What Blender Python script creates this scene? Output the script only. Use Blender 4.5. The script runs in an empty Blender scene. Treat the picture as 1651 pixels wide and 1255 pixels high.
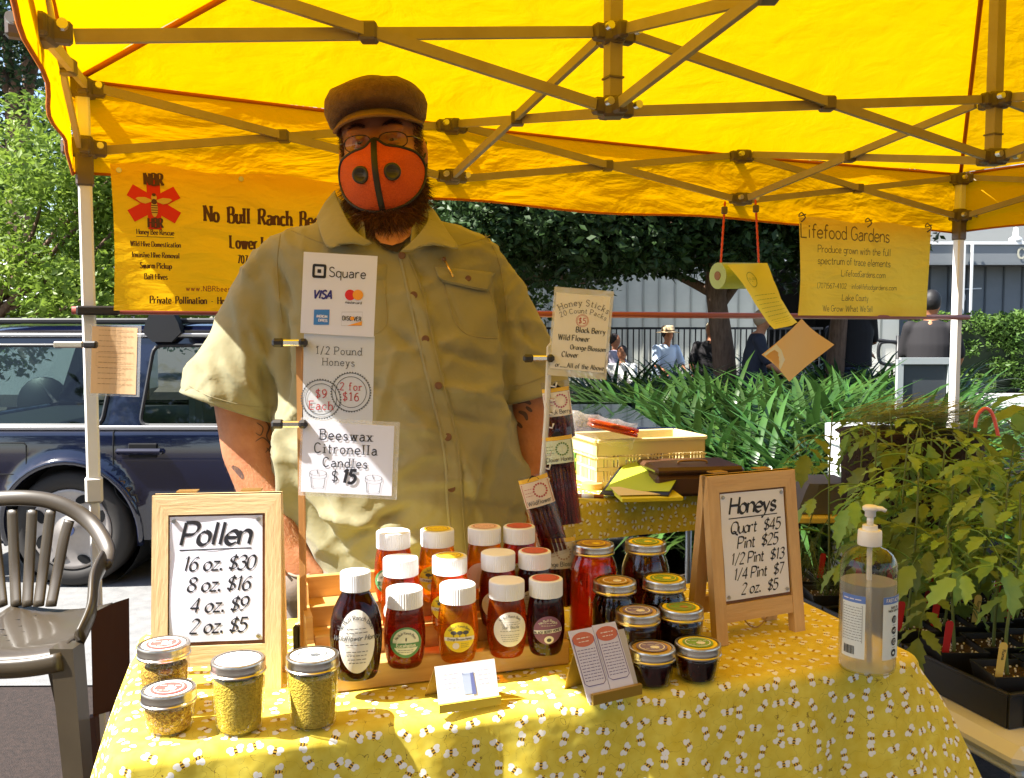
import bpy, bmesh, math, random
from mathutils import Vector, Matrix, Euler, noise
from mathutils.bvhtree import BVHTree
random.seed(7)
R = math.radians
PI = math.pi
SC = bpy.context.scene
COL = SC.collection

# ---------------------------------------------------------------- camera, world, sun, exposure
CAMZ = 1.35
PITCH = R(3.70)
FPX = 1500.0
cd = bpy.data.cameras.new('camera')
cam = bpy.data.objects.new('camera', cd)
COL.objects.link(cam)
cam.location = (0, 0, CAMZ)
cam.rotation_euler = (R(90) - PITCH, 0, 0)
cd.sensor_width = 36.0
cd.lens = 36.0 * FPX / 1651.0
cd.clip_start = 0.02
cd.clip_end = 3000
SC.camera = cam

SUN_EL = R(52)
SUN_H = Vector((-0.97, -0.24, 0)).normalized()           # horizontal direction towards the sun
TO_SUN = Vector((SUN_H.x * math.cos(SUN_EL), SUN_H.y * math.cos(SUN_EL), math.sin(SUN_EL)))
w = bpy.data.worlds.new('World')
SC.world = w
w.use_nodes = True
wn = w.node_tree.nodes
sky = wn.new('ShaderNodeTexSky')
sky.sky_type = 'NISHITA'
sky.sun_disc = False
sky.sun_elevation = SUN_EL
sky.sun_rotation = math.atan2(TO_SUN.x, TO_SUN.y)
sky.air_density = 1.0
sky.dust_density = 1.2
w.node_tree.links.new(sky.outputs[0], wn['Background'].inputs[0])
wn['Background'].inputs[1].default_value = 0.085
sl = bpy.data.lights.new('sun', 'SUN')
sl.energy = 5.0
sl.angle = R(0.5)
sl.color = (1.0, 0.96, 0.88)
so = bpy.data.objects.new('sun', sl)
COL.objects.link(so)
so.location = (-8, -2, 12)
so.rotation_euler = TO_SUN.to_track_quat('Z', 'Y').to_euler()
SC.view_settings.view_transform = 'Standard'
SC.view_settings.look = 'None'
SC.view_settings.gamma = 1.0
SC.view_settings.use_curve_mapping = False
SC.view_settings.exposure = 1.78
SC.cycles.max_bounces = 10
SC.cycles.transparent_max_bounces = 12
SC.cycles.transmission_bounces = 8
SC.cycles.diffuse_bounces = 4
SC.cycles.glossy_bounces = 4
SC.cycles.use_denoising = True
SC.cycles.sample_clamp_indirect = 6.0
SC.cycles.caustics_reflective = False
SC.cycles.caustics_refractive = False

def ray(u, v):
    a = (u - 825.5) / FPX
    b = (627.5 - v) / FPX
    return Vector((a, math.cos(PITCH) + b * math.sin(PITCH), -math.sin(PITCH) + b * math.cos(PITCH)))

def at(u, v, Y):
    "the world point that shows at pixel u, v of the photograph and lies at distance Y"
    d = ray(u, v)
    return Vector((0, 0, CAMZ)) + d * (Y / d.y)

def atz(u, v, z):
    d = ray(u, v)
    return Vector((0, 0, CAMZ)) + d * ((z - CAMZ) / d.z)

def atplane(u, v, p, n):
    d = ray(u, v)
    o = Vector((0, 0, CAMZ))
    return o + d * ((p - o).dot(n) / d.dot(n))

# ---------------------------------------------------------------- materials
MATS = {}
def lk(nt, a, b):
    nt.links.new(a, b)

def mat(name, col, rough=0.6, metal=0.0, var=0.0, vscale=8.0, bump=0.0, bscale=60.0, trans=0.0, ior=1.45, spec=0.5,
        alpha=1.0, sheen=0.0, coat=0.0, sss=0.0, col2=None, stretch=None, detail=3.0, emit=0.0, rvar=0.0, transl=0.0, orand=0.0):
    if name in MATS:
        return MATS[name]
    m = bpy.data.materials.new(name)
    m.use_nodes = True
    nt = m.node_tree
    N = nt.nodes
    b = N['Principled BSDF']
    b.inputs['Base Color'].default_value = (*col, 1)
    b.inputs['Roughness'].default_value = rough
    b.inputs['Metallic'].default_value = metal
    b.inputs['IOR'].default_value = ior
    b.inputs['Specular IOR Level'].default_value = spec
    b.inputs['Transmission Weight'].default_value = trans
    b.inputs['Alpha'].default_value = alpha
    b.inputs['Sheen Weight'].default_value = sheen
    b.inputs['Coat Weight'].default_value = coat
    b.inputs['Coat Roughness'].default_value = 0.03
    if sss:
        b.inputs['Subsurface Weight'].default_value = sss
        b.inputs['Subsurface Scale'].default_value = 0.01
    if emit:
        b.inputs['Emission Color'].default_value = (*col, 1)
        b.inputs['Emission Strength'].default_value = emit
    tc = N.new('ShaderNodeTexCoord')
    src = tc.outputs['Object']
    if stretch:
        mp = N.new('ShaderNodeMapping')
        mp.inputs['Scale'].default_value = stretch
        lk(nt, src, mp.inputs[0])
        src = mp.outputs[0]
    if var or col2:
        n = N.new('ShaderNodeTexNoise')
        n.inputs['Scale'].default_value = vscale
        n.inputs['Detail'].default_value = detail
        n.inputs['Roughness'].default_value = 0.6
        lk(nt, src, n.inputs['Vector'])
        r = N.new('ShaderNodeValToRGB')
        c2 = col2 if col2 else tuple(min(1, c * (1 + var)) for c in col)
        c1 = col if col2 else tuple(c * (1 - var) for c in col)
        r.color_ramp.elements[0].position = 0.32
        r.color_ramp.elements[1].position = 0.68
        r.color_ramp.elements[0].color = (*c1, 1)
        r.color_ramp.elements[1].color = (*c2, 1)
        lk(nt, n.outputs[0], r.inputs[0])
        lk(nt, r.outputs[0], b.inputs['Base Color'])
        if orand:
            oi = N.new('ShaderNodeObjectInfo'); hs = N.new('ShaderNodeHueSaturation')
            m1 = N.new('ShaderNodeMapRange'); m1.inputs[3].default_value = 1 - orand; m1.inputs[4].default_value = 1 + orand
            m2 = N.new('ShaderNodeMapRange'); m2.inputs[3].default_value = .5 - orand * .07; m2.inputs[4].default_value = .5 + orand * .05
            lk(nt, oi.outputs['Random'], m1.inputs[0]); lk(nt, oi.outputs['Random'], m2.inputs[0]); lk(nt, m1.outputs[0], hs.inputs['Value']); lk(nt, m2.outputs[0], hs.inputs['Hue'])
            lk(nt, r.outputs[0], hs.inputs['Color']); lk(nt, hs.outputs[0], b.inputs['Base Color'])
        if rvar:
            mr = N.new('ShaderNodeMapRange')
            mr.inputs[3].default_value = max(0, rough - rvar)
            mr.inputs[4].default_value = min(1, rough + rvar)
            lk(nt, n.outputs[0], mr.inputs[0])
            lk(nt, mr.outputs[0], b.inputs['Roughness'])
    if bump:
        n2 = N.new('ShaderNodeTexNoise')
        n2.inputs['Scale'].default_value = bscale
        n2.inputs['Detail'].default_value = 4
        lk(nt, src, n2.inputs['Vector'])
        bp = N.new('ShaderNodeBump')
        bp.inputs['Strength'].default_value = bump
        bp.inputs['Distance'].default_value = 0.01
        lk(nt, n2.outputs[0], bp.inputs['Height'])
        lk(nt, bp.outputs[0], b.inputs['Normal'])
    if transl:
        t = N.new('ShaderNodeBsdfTranslucent')
        mx = N.new('ShaderNodeMixShader')
        mx.inputs[0].default_value = transl
        if b.inputs['Base Color'].is_linked:
            lk(nt, b.inputs['Base Color'].links[0].from_socket, t.inputs[0])
        else:
            t.inputs[0].default_value = (*col, 1)
        lk(nt, b.outputs[0], mx.inputs[1])
        lk(nt, t.outputs[0], mx.inputs[2])
        lk(nt, mx.outputs[0], N['Material Output'].inputs[0])
    MATS[name] = m
    return m

# ---------------------------------------------------------------- objects
MW = {}
def thing(name, label, cat, loc=(0, 0, 0), rotz=0.0, group=None, rot=None):
    o = bpy.data.objects.new(name, None)
    COL.objects.link(o)
    o.empty_display_size = 0.05
    o.location = loc
    o.rotation_euler = rot if rot else (0, 0, rotz)
    MW[o.name] = Matrix.Translation(Vector(loc)) @ Euler(o.rotation_euler).to_matrix().to_4x4()
    tag(o, label, cat, group)
    return o

def tag(o, label=None, cat=None, group=None, kind=None):
    if label: o['label'] = label
    if cat: o['category'] = cat
    if group: o['group'] = group
    if kind: o['kind'] = kind
    return o

def link_mesh(name, me, m=None, parent=None):
    o = bpy.data.objects.new(name, me)
    COL.objects.link(o)
    if m is not None:
        for k in (m if isinstance(m, (list, tuple)) else [m]):
            me.materials.append(k)
    if parent is not None:
        o.parent = parent
        MW[o.name] = MW[parent.name]
    else:
        MW[o.name] = Matrix.Identity(4)
    return o

def copy_tree(o, parent=None):
    c = o.copy()
    COL.objects.link(c)
    if parent is not None:
        c.parent = parent
        c.matrix_parent_inverse = o.matrix_parent_inverse.copy()
    MW[c.name] = MW[o.name]
    for ch in list(o.children):
        copy_tree(ch, c)
    return c

def place(o, loc, rotz=0.0, scale=None, rot=None):
    o.location = loc
    o.rotation_euler = rot if rot else (0, 0, rotz)
    if scale is not None:
        o.scale = (scale, scale, scale) if isinstance(scale, (int, float)) else scale
    MW[o.name] = Matrix.Translation(Vector(loc)) @ Euler(o.rotation_euler).to_matrix().to_4x4()

class MB:
    "collects shapes for ONE mesh"
    def __init__(s):
        s.v = []; s.f = []; s.uv = {}; s.mi = []
        s.cur = 0
    def add(s, vs, fs):
        k = len(s.v)
        s.v.extend([Vector(p) for p in vs])
        for f in fs:
            s.f.append([i + k for i in f]); s.mi.append(s.cur)
        return s
    def box(s, c, d, M=None, bev=0.0):
        cx, cy, cz = c; x, y, z = d[0] / 2, d[1] / 2, d[2] / 2
        if bev:
            b = min(bev, x * .9, y * .9, z * .9)
            vs = []; fs = []
            for sx in (-1, 1):
                for sy in (-1, 1):
                    for sz in (-1, 1):
                        vs += [(sx * x, sy * (y - b), sz * (z - b)), (sx * (x - b), sy * y, sz * (z - b)), (sx * (x - b), sy * (y - b), sz * z)]
            bm = bmesh.new()
            bv = [bm.verts.new(p) for p in vs]
            bmesh.ops.convex_hull(bm, input=bv)
            bm.verts.index_update()
            vs = [v.co.copy() for v in bm.verts]
            fs = [[v.index for v in f.verts] for f in bm.faces]
            bm.free()
        else:
            vs = [Vector((a * x, bb * y, cc * z)) for a in (-1, 1) for bb in (-1, 1) for cc in (-1, 1)]
            fs = [(0, 1, 3, 2), (4, 6, 7, 5), (0, 4, 5, 1), (2, 3, 7, 6), (0, 2, 6, 4), (1, 5, 7, 3)]
        if M is not None:
            vs = [M @ Vector(p) for p in vs]
        return s.add([Vector(p) + Vector(c) for p in vs], fs)
    def bar(s, a, b, wd, ht, up=(0, 0, 1), bev=0.0):
        a = Vector(a); b = Vector(b); d = b - a; L = d.length
        x = d.normalized(); u = Vector(up)
        y = u.cross(x)
        if y.length < 1e-4: y = Vector((0, 1, 0)).cross(x)
        y.normalize(); z = x.cross(y)
        M = Matrix((x, y, z)).transposed()
        return s.box((a + b) / 2, (L, wd, ht), M, bev)
    def tube(s, pts, r, n=10, caps=True, closed=False):
        pts = [Vector(p) for p in pts]
        rs = r if isinstance(r, (list, tuple)) else [r] * len(pts)
        vs = []; fs = []
        prev = None
        m = len(pts)
        for i, p in enumerate(pts):
            if closed: t = pts[(i + 1) % m] - pts[i - 1]
            elif i == 0: t = pts[1] - p
            elif i == m - 1: t = p - pts[-2]
            else: t = pts[i + 1] - pts[i - 1]
            if t.length < 1e-9: t = Vector((0, 0, 1))
            t.normalize()
            if prev is None:
                a = Vector((0, 0, 1)) if abs(t.z) < 0.9 else Vector((1, 0, 0))
                x = a.cross(t).normalized()
            else:
                x = prev - t * prev.dot(t)
                x.normalize()
            prev = x; y = t.cross(x)
            for k in range(n):
                an = 2 * PI * k / n
                rr = rs[i]
                if isinstance(rr, (tuple, list)):
                    vs.append(p + x * math.cos(an) * rr[0] + y * math.sin(an) * rr[1])
                else:
                    vs.append(p + (x * math.cos(an) + y * math.sin(an)) * rr)
        for i in range(m if closed else m - 1):
            j = (i + 1) % m
            for k in range(n):
                l = (k + 1) % n
                fs.append((i * n + k, i * n + l, j * n + l, j * n + k))
        if caps and not closed:
            fs.append(list(range(n - 1, -1, -1)))
            fs.append(list(range((m - 1) * n, m * n)))
        return s.add(vs, fs)
    def lathe(s, prof, n=32, c=(0, 0, 0), sx=1.0, sy=1.0, M=None, caps=True):
        vs = []; fs = []
        for r, z in prof:
            for k in range(n):
                a = 2 * PI * k / n
                vs.append(Vector((r * sx * math.cos(a), r * sy * math.sin(a), z)))
        m = len(prof)
        for i in range(m - 1):
            for k in range(n):
                l = (k + 1) % n
                fs.append((i * n + k, i * n + l, (i + 1) * n + l, (i + 1) * n + k))
        if caps and prof[0][0] > 1e-6: fs.append(list(range(n - 1, -1, -1)))
        if caps and prof[-1][0] > 1e-6: fs.append(list(range((m - 1) * n, m * n)))
        if M is not None: vs = [M @ p for p in vs]
        return s.add([p + Vector(c) for p in vs], fs)
    def sphere(s, c, r, n=16, M=None):
        r = r if isinstance(r, (tuple, list)) else (r, r, r)
        prof = [(max(1e-7, math.sin(PI * i / (n // 2))), -math.cos(PI * i / (n // 2))) for i in range(n // 2 + 1)]
        k = len(s.v)
        s.lathe(prof, n)
        S = Matrix.Diagonal(Vector(r))
        for i in range(k, len(s.v)):
            p = S @ s.v[i]
            if M is not None: p = M @ p
            s.v[i] = p + Vector(c)
        return s
    def loft(s, rings, caps=True, closed=True):
        n = len(rings[0]); vs = [p for r in rings for p in r]; fs = []
        for i in range(len(rings) - 1):
            for k in range(n if closed else n - 1):
                l = (k + 1) % n
                fs.append((i * n + k, i * n + l, (i + 1) * n + l, (i + 1) * n + k))
        if caps and closed:
            fs.append(list(range(n - 1, -1, -1)))
            fs.append(list(range((len(rings) - 1) * n, len(rings) * n)))
        return s.add(vs, fs)
    def grid(s, fn, nu, nv):
        k = len(s.v)
        vs = [fn(i / nu, j / nv) for j in range(nv + 1) for i in range(nu + 1)]
        fs = [(j * (nu + 1) + i, j * (nu + 1) + i + 1, (j + 1) * (nu + 1) + i + 1, (j + 1) * (nu + 1) + i) for j in range(nv) for i in range(nu)]
        for j in range(nv + 1):
            for i in range(nu + 1):
                s.uv[k + j * (nu + 1) + i] = (i / nu, j / nv)
        return s.add(vs, fs)
    def prism(s, poly, a, b, fn=None):
        "polygon (x, z) pushed from y=a to y=b; fn maps (x,y,z)"
        n = len(poly)
        vs = [Vector((x, a, z)) for x, z in poly] + [Vector((x, b, z)) for x, z in poly]
        if fn: vs = [fn(p) for p in vs]
        fs = [list(range(n)), list(range(2 * n - 1, n - 1, -1))] + [(i, i + n, (i + 1) % n + n, (i + 1) % n) for i in range(n)]
        return s.add(vs, fs)
    def build(s, name, m=None, parent=None, world=False, smooth=False, loc=None, solid=0.0, angle=None):
        me = bpy.data.meshes.new(name)
        vs = s.v
        if world and parent is not None:
            inv = MW[parent.name].inverted()
            vs = [inv @ p for p in vs]
        if loc is not None:
            vs = [p - Vector(loc) for p in vs]
        me.from_pydata([tuple(p) for p in vs], [], s.f)
        if s.uv:
            ul = me.uv_layers.new(name='uv')
            for l in me.loops:
                q = s.uv.get(l.vertex_index)
                if q: ul.data[l.index].uv = q
        if any(s.mi):
            me.polygons.foreach_set('material_index', s.mi)
        if smooth:
            me.polygons.foreach_set('use_smooth', [True] * len(me.polygons))
            if angle is not None:
                bm = bmesh.new(); bm.from_mesh(me)
                for e in bm.edges:
                    if len(e.link_faces) == 2 and e.calc_face_angle(0) > R(angle): e.smooth = False
                bm.to_mesh(me); bm.free()
        me.update()
        o = link_mesh(name, me, m, parent)
        if loc is not None: o.location = loc
        if solid:
            md = o.modifiers.new('thickness', 'SOLIDIFY'); md.thickness = solid; md.offset = 0
        return o

def fixn(o):
    bm = bmesh.new(); bm.from_mesh(o.data)
    bmesh.ops.recalc_face_normals(bm, faces=bm.faces[:])
    bm.to_mesh(o.data); bm.free()
    return o

def remesh(mb, voxel, smooth=6, factor=0.5, tmp='tmp'):
    "merges overlapping closed shapes into one continuous skin and returns its mesh"
    me = bpy.data.meshes.new(tmp)
    me.from_pydata([tuple(p) for p in mb.v], [], mb.f)
    bm = bmesh.new(); bm.from_mesh(me)
    bmesh.ops.triangulate(bm, faces=[f for f in bm.faces if len(f.verts) > 4])
    bmesh.ops.recalc_face_normals(bm, faces=bm.faces[:])
    bm.to_mesh(me); bm.free()
    o = bpy.data.objects.new(tmp, me)
    COL.objects.link(o)
    a = o.modifiers.new('r', 'REMESH'); a.mode = 'VOXEL'; a.voxel_size = voxel
    if smooth:
        b = o.modifiers.new('s', 'SMOOTH'); b.iterations = smooth; b.factor = factor
    dg = bpy.context.evaluated_depsgraph_get()
    dg.update()
    out = bpy.data.meshes.new_from_object(o.evaluated_get(dg), depsgraph=dg)
    bpy.data.objects.remove(o)
    bpy.data.meshes.remove(me)
    out.polygons.foreach_set('use_smooth', [True] * len(out.polygons))
    return out

def capsule(mb, a, b, ra, rb, n=14):
    a = Vector(a); b = Vector(b)
    t = (b - a).normalized()
    pts = []; rs = []
    for k in (75, 50, 25):
        pts.append(a - t * ra * math.sin(R(k))); rs.append(ra * math.cos(R(k)))
    for k in range(5):
        f = k / 4
        pts.append(a.lerp(b, f)); rs.append(ra + (rb - ra) * f)
    for k in (25, 50, 75):
        pts.append(b + t * rb * math.sin(R(k))); rs.append(rb * math.cos(R(k)))
    mb.tube(pts, rs, n)

def catmull(pts, sub=4, closed=False):
    P = [Vector(p) for p in pts]; n = len(P); out = []
    rng = range(n) if closed else range(n - 1)
    for i in rng:
        p0 = P[i - 1] if (i > 0 or closed) else P[i]
        p1 = P[i]; p2 = P[(i + 1) % n]
        p3 = P[(i + 2) % n] if (closed or i + 2 < n) else p2
        for k in range(sub):
            t = k / sub
            out.append(0.5 * ((2 * p1) + (p2 - p0) * t + (2 * p0 - 5 * p1 + 4 * p2 - p3) * t * t + (3 * p1 - p0 - 3 * p2 + p3) * t ** 3))
    if not closed: out.append(P[-1])
    return out
# ---------------------------------------------------------------- lettering: pen strokes, made as flat print on the sheets
G = {}
def _g(ch, w, *st):
    G[ch] = (w, st)
_g('a', 5, 'c5,4.8 3,6 .8,5 0,3 .8,.8 2.6,0 5,1.5', '5,6 5,0')
_g('b', 5, '0,10 0,0', 'c0,4.4 2.5,6 4.6,5 5,3 4.5,.9 2.5,0 0,1.2')
_g('c', 4.6, 'c4.6,5 2.8,6 .8,5 0,3 .8,.9 2.8,0 4.7,1')
_g('d', 5, '5,10 5,0', 'c5,4.4 2.5,6 .5,5 0,3 .5,.9 2.5,0 5,1.2')
_g('e', 4.8, 'c.1,3 4.8,3.2 4.3,5.3 2.6,6 .6,4.9 0,3 .7,.9 2.8,0 4.8,1')
_g('f', 3.6, 'c4.1,9.3 3,10 1.9,9.3 1.5,8 1.5,4 1.5,0', '0,6 3.4,6')
_g('g', 5, 'c5,4.8 2.5,6 .5,5 0,3.2 .6,1.2 2.5,.4 5,1.6', 'c5,6 5,2 5,-1 4.4,-2.9 2.5,-3.4 .4,-2.6')
_g('h', 4.8, '0,10 0,0', 'c0,4.2 2,6 4,5.6 4.8,4 4.8,2 4.8,0')
_g('i', 2, '1,6 1,0', 'd1,8.4')
_g('j', 2.2, 'c1.5,6 1.5,2 1.5,-1.5 1,-3 -.6,-3.3', 'd1.5,8.4')
_g('k', 4.8, '0,10 0,0', '4.5,6 0,2.4', '1.6,3.7 4.8,0')
_g('l', 2, '1,10 1,0')
_g('m', 7.6, '0,6 0,0', 'c0,4.3 1.8,6 3.3,5.5 3.8,4 3.8,2 3.8,0', 'c3.8,4.3 5.4,6 7,5.5 7.6,4 7.6,2 7.6,0')
_g('n', 4.8, '0,6 0,0', 'c0,4.2 2,6 4,5.6 4.8,4 4.8,2 4.8,0')
_g('o', 5, 'c2.5,6 .6,5 0,3 .6,1 2.5,0 4.4,1 5,3 4.4,5 2.5,6')
_g('p', 5, '0,6 0,-3.2', 'c0,4.6 2.5,6 4.6,5 5,3 4.5,.9 2.5,0 0,1.2')
_g('q', 5, '5,6 5,-3.2', 'c5,4.6 2.5,6 .5,5 0,3 .5,.9 2.5,0 5,1.2')
_g('r', 3.6, '0,6 0,0', 'c0,3.8 1.3,5.6 2.6,6 3.7,5.6')
_g('s', 4.2, 'c4,5 2.2,6 .5,5.2 .6,3.7 2.2,3 3.9,2.3 4,.8 2,0 0,.9')
_g('t', 3.4, 'c1.4,8.6 1.4,5 1.4,1.4 2,.1 3.5,.5', '0,6 3.2,6')
_g('u', 4.8, 'c0,6 0,4 0,2 .8,.4 2.4,0 4.8,1.7', '4.8,6 4.8,0')
_g('v', 4.8, '0,6 2.4,0 4.8,6')
_g('w', 7, '0,6 1.8,0 3.5,5.6 5.2,0 7,6')
_g('x', 4.6, '0,6 4.6,0', '4.6,6 0,0')
_g('y', 4.8, '0,6 2.5,.2', 'c4.8,6 3.4,2.4 2,-1.5 .9,-3.2 -.3,-3.2')
_g('z', 4.4, '.2,6 4.4,6 0,0 4.6,0')
_g('A', 7, '0,0 3.5,10 7,0', '1.2,3.4 5.8,3.4')
_g('B', 6, '0,10 0,0', 'c0,10 3.6,10 5.2,8.8 5,6.4 3,5.4 0,5.4', 'c0,5.4 3.6,5.4 6,4.2 6,1.4 4,0 0,0')
_g('C', 6.6, 'c6.4,8.4 3.8,10 1,8.8 0,5 1,1.2 3.8,0 6.6,1.6')
_g('D', 6.8, '0,10 0,0', 'c0,10 3.4,10 6,8.6 6.8,5 6,1.4 3.4,0 0,0')
_g('E', 5.6, '0,10 0,0', '5.4,10 0,10', '0,5.3 4.2,5.3', '0,0 5.6,0')
_g('F', 5.4, '0,10 0,0', '5.4,10 0,10', '0,5.3 4.2,5.3')
_g('G', 7, 'c6.6,8.4 4,10 1,8.8 0,5 1,1.2 4,0 6.8,1.4', '6.8,1 6.8,4.6', '4.4,4.6 6.8,4.6')
_g('H', 6.6, '0,10 0,0', '6.6,10 6.6,0', '0,5.2 6.6,5.2')
_g('I', 2.4, '1.2,10 1.2,0')
_g('J', 4.4, 'c3.6,10 3.6,6 3.6,2 2.6,.1 0,.8')
_g('K', 6.4, '0,10 0,0', '6,10 0,4', '2,6 6.4,0')
_g('L', 5.4, '0,10 0,0', '0,0 5.4,0')
_g('M', 8.2, '0,0 .5,10', '.5,10 4.1,2.2 7.7,10', '7.7,10 8.2,0')
_g('N', 6.8, '0,10 0,0', '0,10 6.8,0', '6.8,0 6.8,10')
_g('O', 7.4, 'c3.7,10 1,8.8 0,5 1,1.2 3.7,0 6.4,1.2 7.4,5 6.4,8.8 3.7,10')
_g('P', 5.8, '0,10 0,0', 'c0,10 3.4,10 5.6,9 5.8,6.8 4,4.8 0,4.6')
_g('Q', 7.4, 'c3.7,10 1,8.8 0,5 1,1.2 3.7,0 6.4,1.2 7.4,5 6.4,8.8 3.7,10', 'c2.4,1.6 4.4,1.6 6,-.6 8,-1.4')
_g('R', 6.4, '0,10 0,0', 'c0,10 3.4,10 5.6,9 5.6,6.8 4,5.2 0,5', '3,5 6.6,0')
_g('S', 5.6, 'c5.2,8.6 3,10 .6,9 .4,6.8 2.8,5.3 5.2,4 5.4,1.4 2.8,0 0,1.4')
_g('T', 6.4, '3.2,10 3.2,0', '0,10 6.4,10')
_g('U', 6.6, 'c0,10 0,6 0,3 1.2,.5 3.3,0 5.4,.5 6.6,3 6.6,6 6.6,10')
_g('V', 6.6, '0,10 3.3,0 6.6,10')
_g('W', 9.4, '0,10 2.4,0 4.7,9 7,0 9.4,10')
_g('X', 6.2, '0,10 6.2,0', '6.2,10 0,0')
_g('Y', 6.2, '0,10 3.1,5 6.2,10', '3.1,5 3.1,0')
_g('Z', 6, '.2,10 6,10 0,0 6,0')
_g('0', 5.4, 'c2.7,10 .6,8.6 0,5 .6,1.4 2.7,0 4.8,1.4 5.4,5 4.8,8.6 2.7,10')
_g('1', 3.4, '0,8.2 2,10 2,0')
_g('2', 5.2, 'c.2,8 1.2,9.6 3,10 4.8,8.8 4.4,6.4 0,0', '0,0 5.2,0')
_g('3', 5.2, 'c.2,8.6 2.4,10 4.6,8.9 4.2,6.4 2,5.5', 'c2,5.5 4.6,5 5.2,2.6 3.8,.4 1.6,0 0,1')
_g('4', 5.8, '4.2,0 4.2,10 0,3 5.8,3')
_g('5', 5.2, '4.8,10 .8,10 .5,5.6', 'c.5,5.6 2.8,6.2 4.8,5 5.2,2.8 3.8,.5 1.6,0 0,.9')
_g('6', 5.2, 'c4.8,9.6 2.4,8.8 .5,6 0,3 1,.6 2.8,0 4.8,1 5,3.6 3.6,5.6 2,5.6 .2,3.8')
_g('7', 5, '0,10 5,10 1.6,0')
_g('8', 5.2, 'c2.6,10 .6,9 .6,7 2.6,5.4 4.8,4 5,1.4 2.6,0 .2,1.4 .4,4 2.6,5.4 4.6,7 4.6,9 2.6,10')
_g('9', 5.2, 'c.5,.4 2.8,1.2 4.7,4 5.2,7 4.2,9.4 2.4,10 .4,9 .2,6.4 1.6,4.4 3.2,4.4 5,6.2')
_g('$', 5.2, 'c5,8.4 2.8,9.4 .6,8.4 .5,6.4 2.6,5.1 4.8,3.8 5,1.6 2.6,.6 0,1.6', '3.2,11 2,-1')
_g('.', 1.6, 'd.8,.4')
_g(',', 1.6, '1,.6 .4,-1.4')
_g('-', 3.4, '0,3.6 3.4,3.6')
_g('/', 4, '0,-1 4,10.5')
_g('(', 2.4, 'c2.4,10.6 .4,8 0,4.6 .4,1.2 2.4,-1.6')
_g(')', 2.4, 'c0,10.6 2,8 2.4,4.6 2,1.2 0,-1.6')
_g('@', 7.6, 'c5,3.4 4,5 2.6,4.4 2.4,2.6 3.6,1.8 5,3 5,4.8 5.6,2.2 7,3 7.4,5 5.6,7.4 3,7.4 .6,5.4 .6,2.4 2.8,.2 5.8,.4')
_g('&', 6.4, 'c6.4,3.6 4.4,.6 2,0 .2,1.4 1,4 3.6,6.4 4,8.8 2.6,10 1.4,8.6 2.4,5.6 6.4,0')
_g('%', 4, '0,0 4,10')

_g('\x01', 5, 'c.5,5 2,6 3.9,5.6 4.6,4.4 4.6,2 4.6,0', 'c4.6,3.7 2.4,3.5 .4,2.6 .2,1 1.6,0 3.4,.4 4.6,1.6')
def strokes(ch):
    w, st = G[ch]
    out = []
    for s_ in st:
        kind = s_[0]
        body = s_[1:] if kind in 'cd' else s_
        pts = [tuple(float(q) for q in p.split(',')) for p in body.split(' ')]
        out.append((kind, pts))
    return w / 10, out

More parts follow.
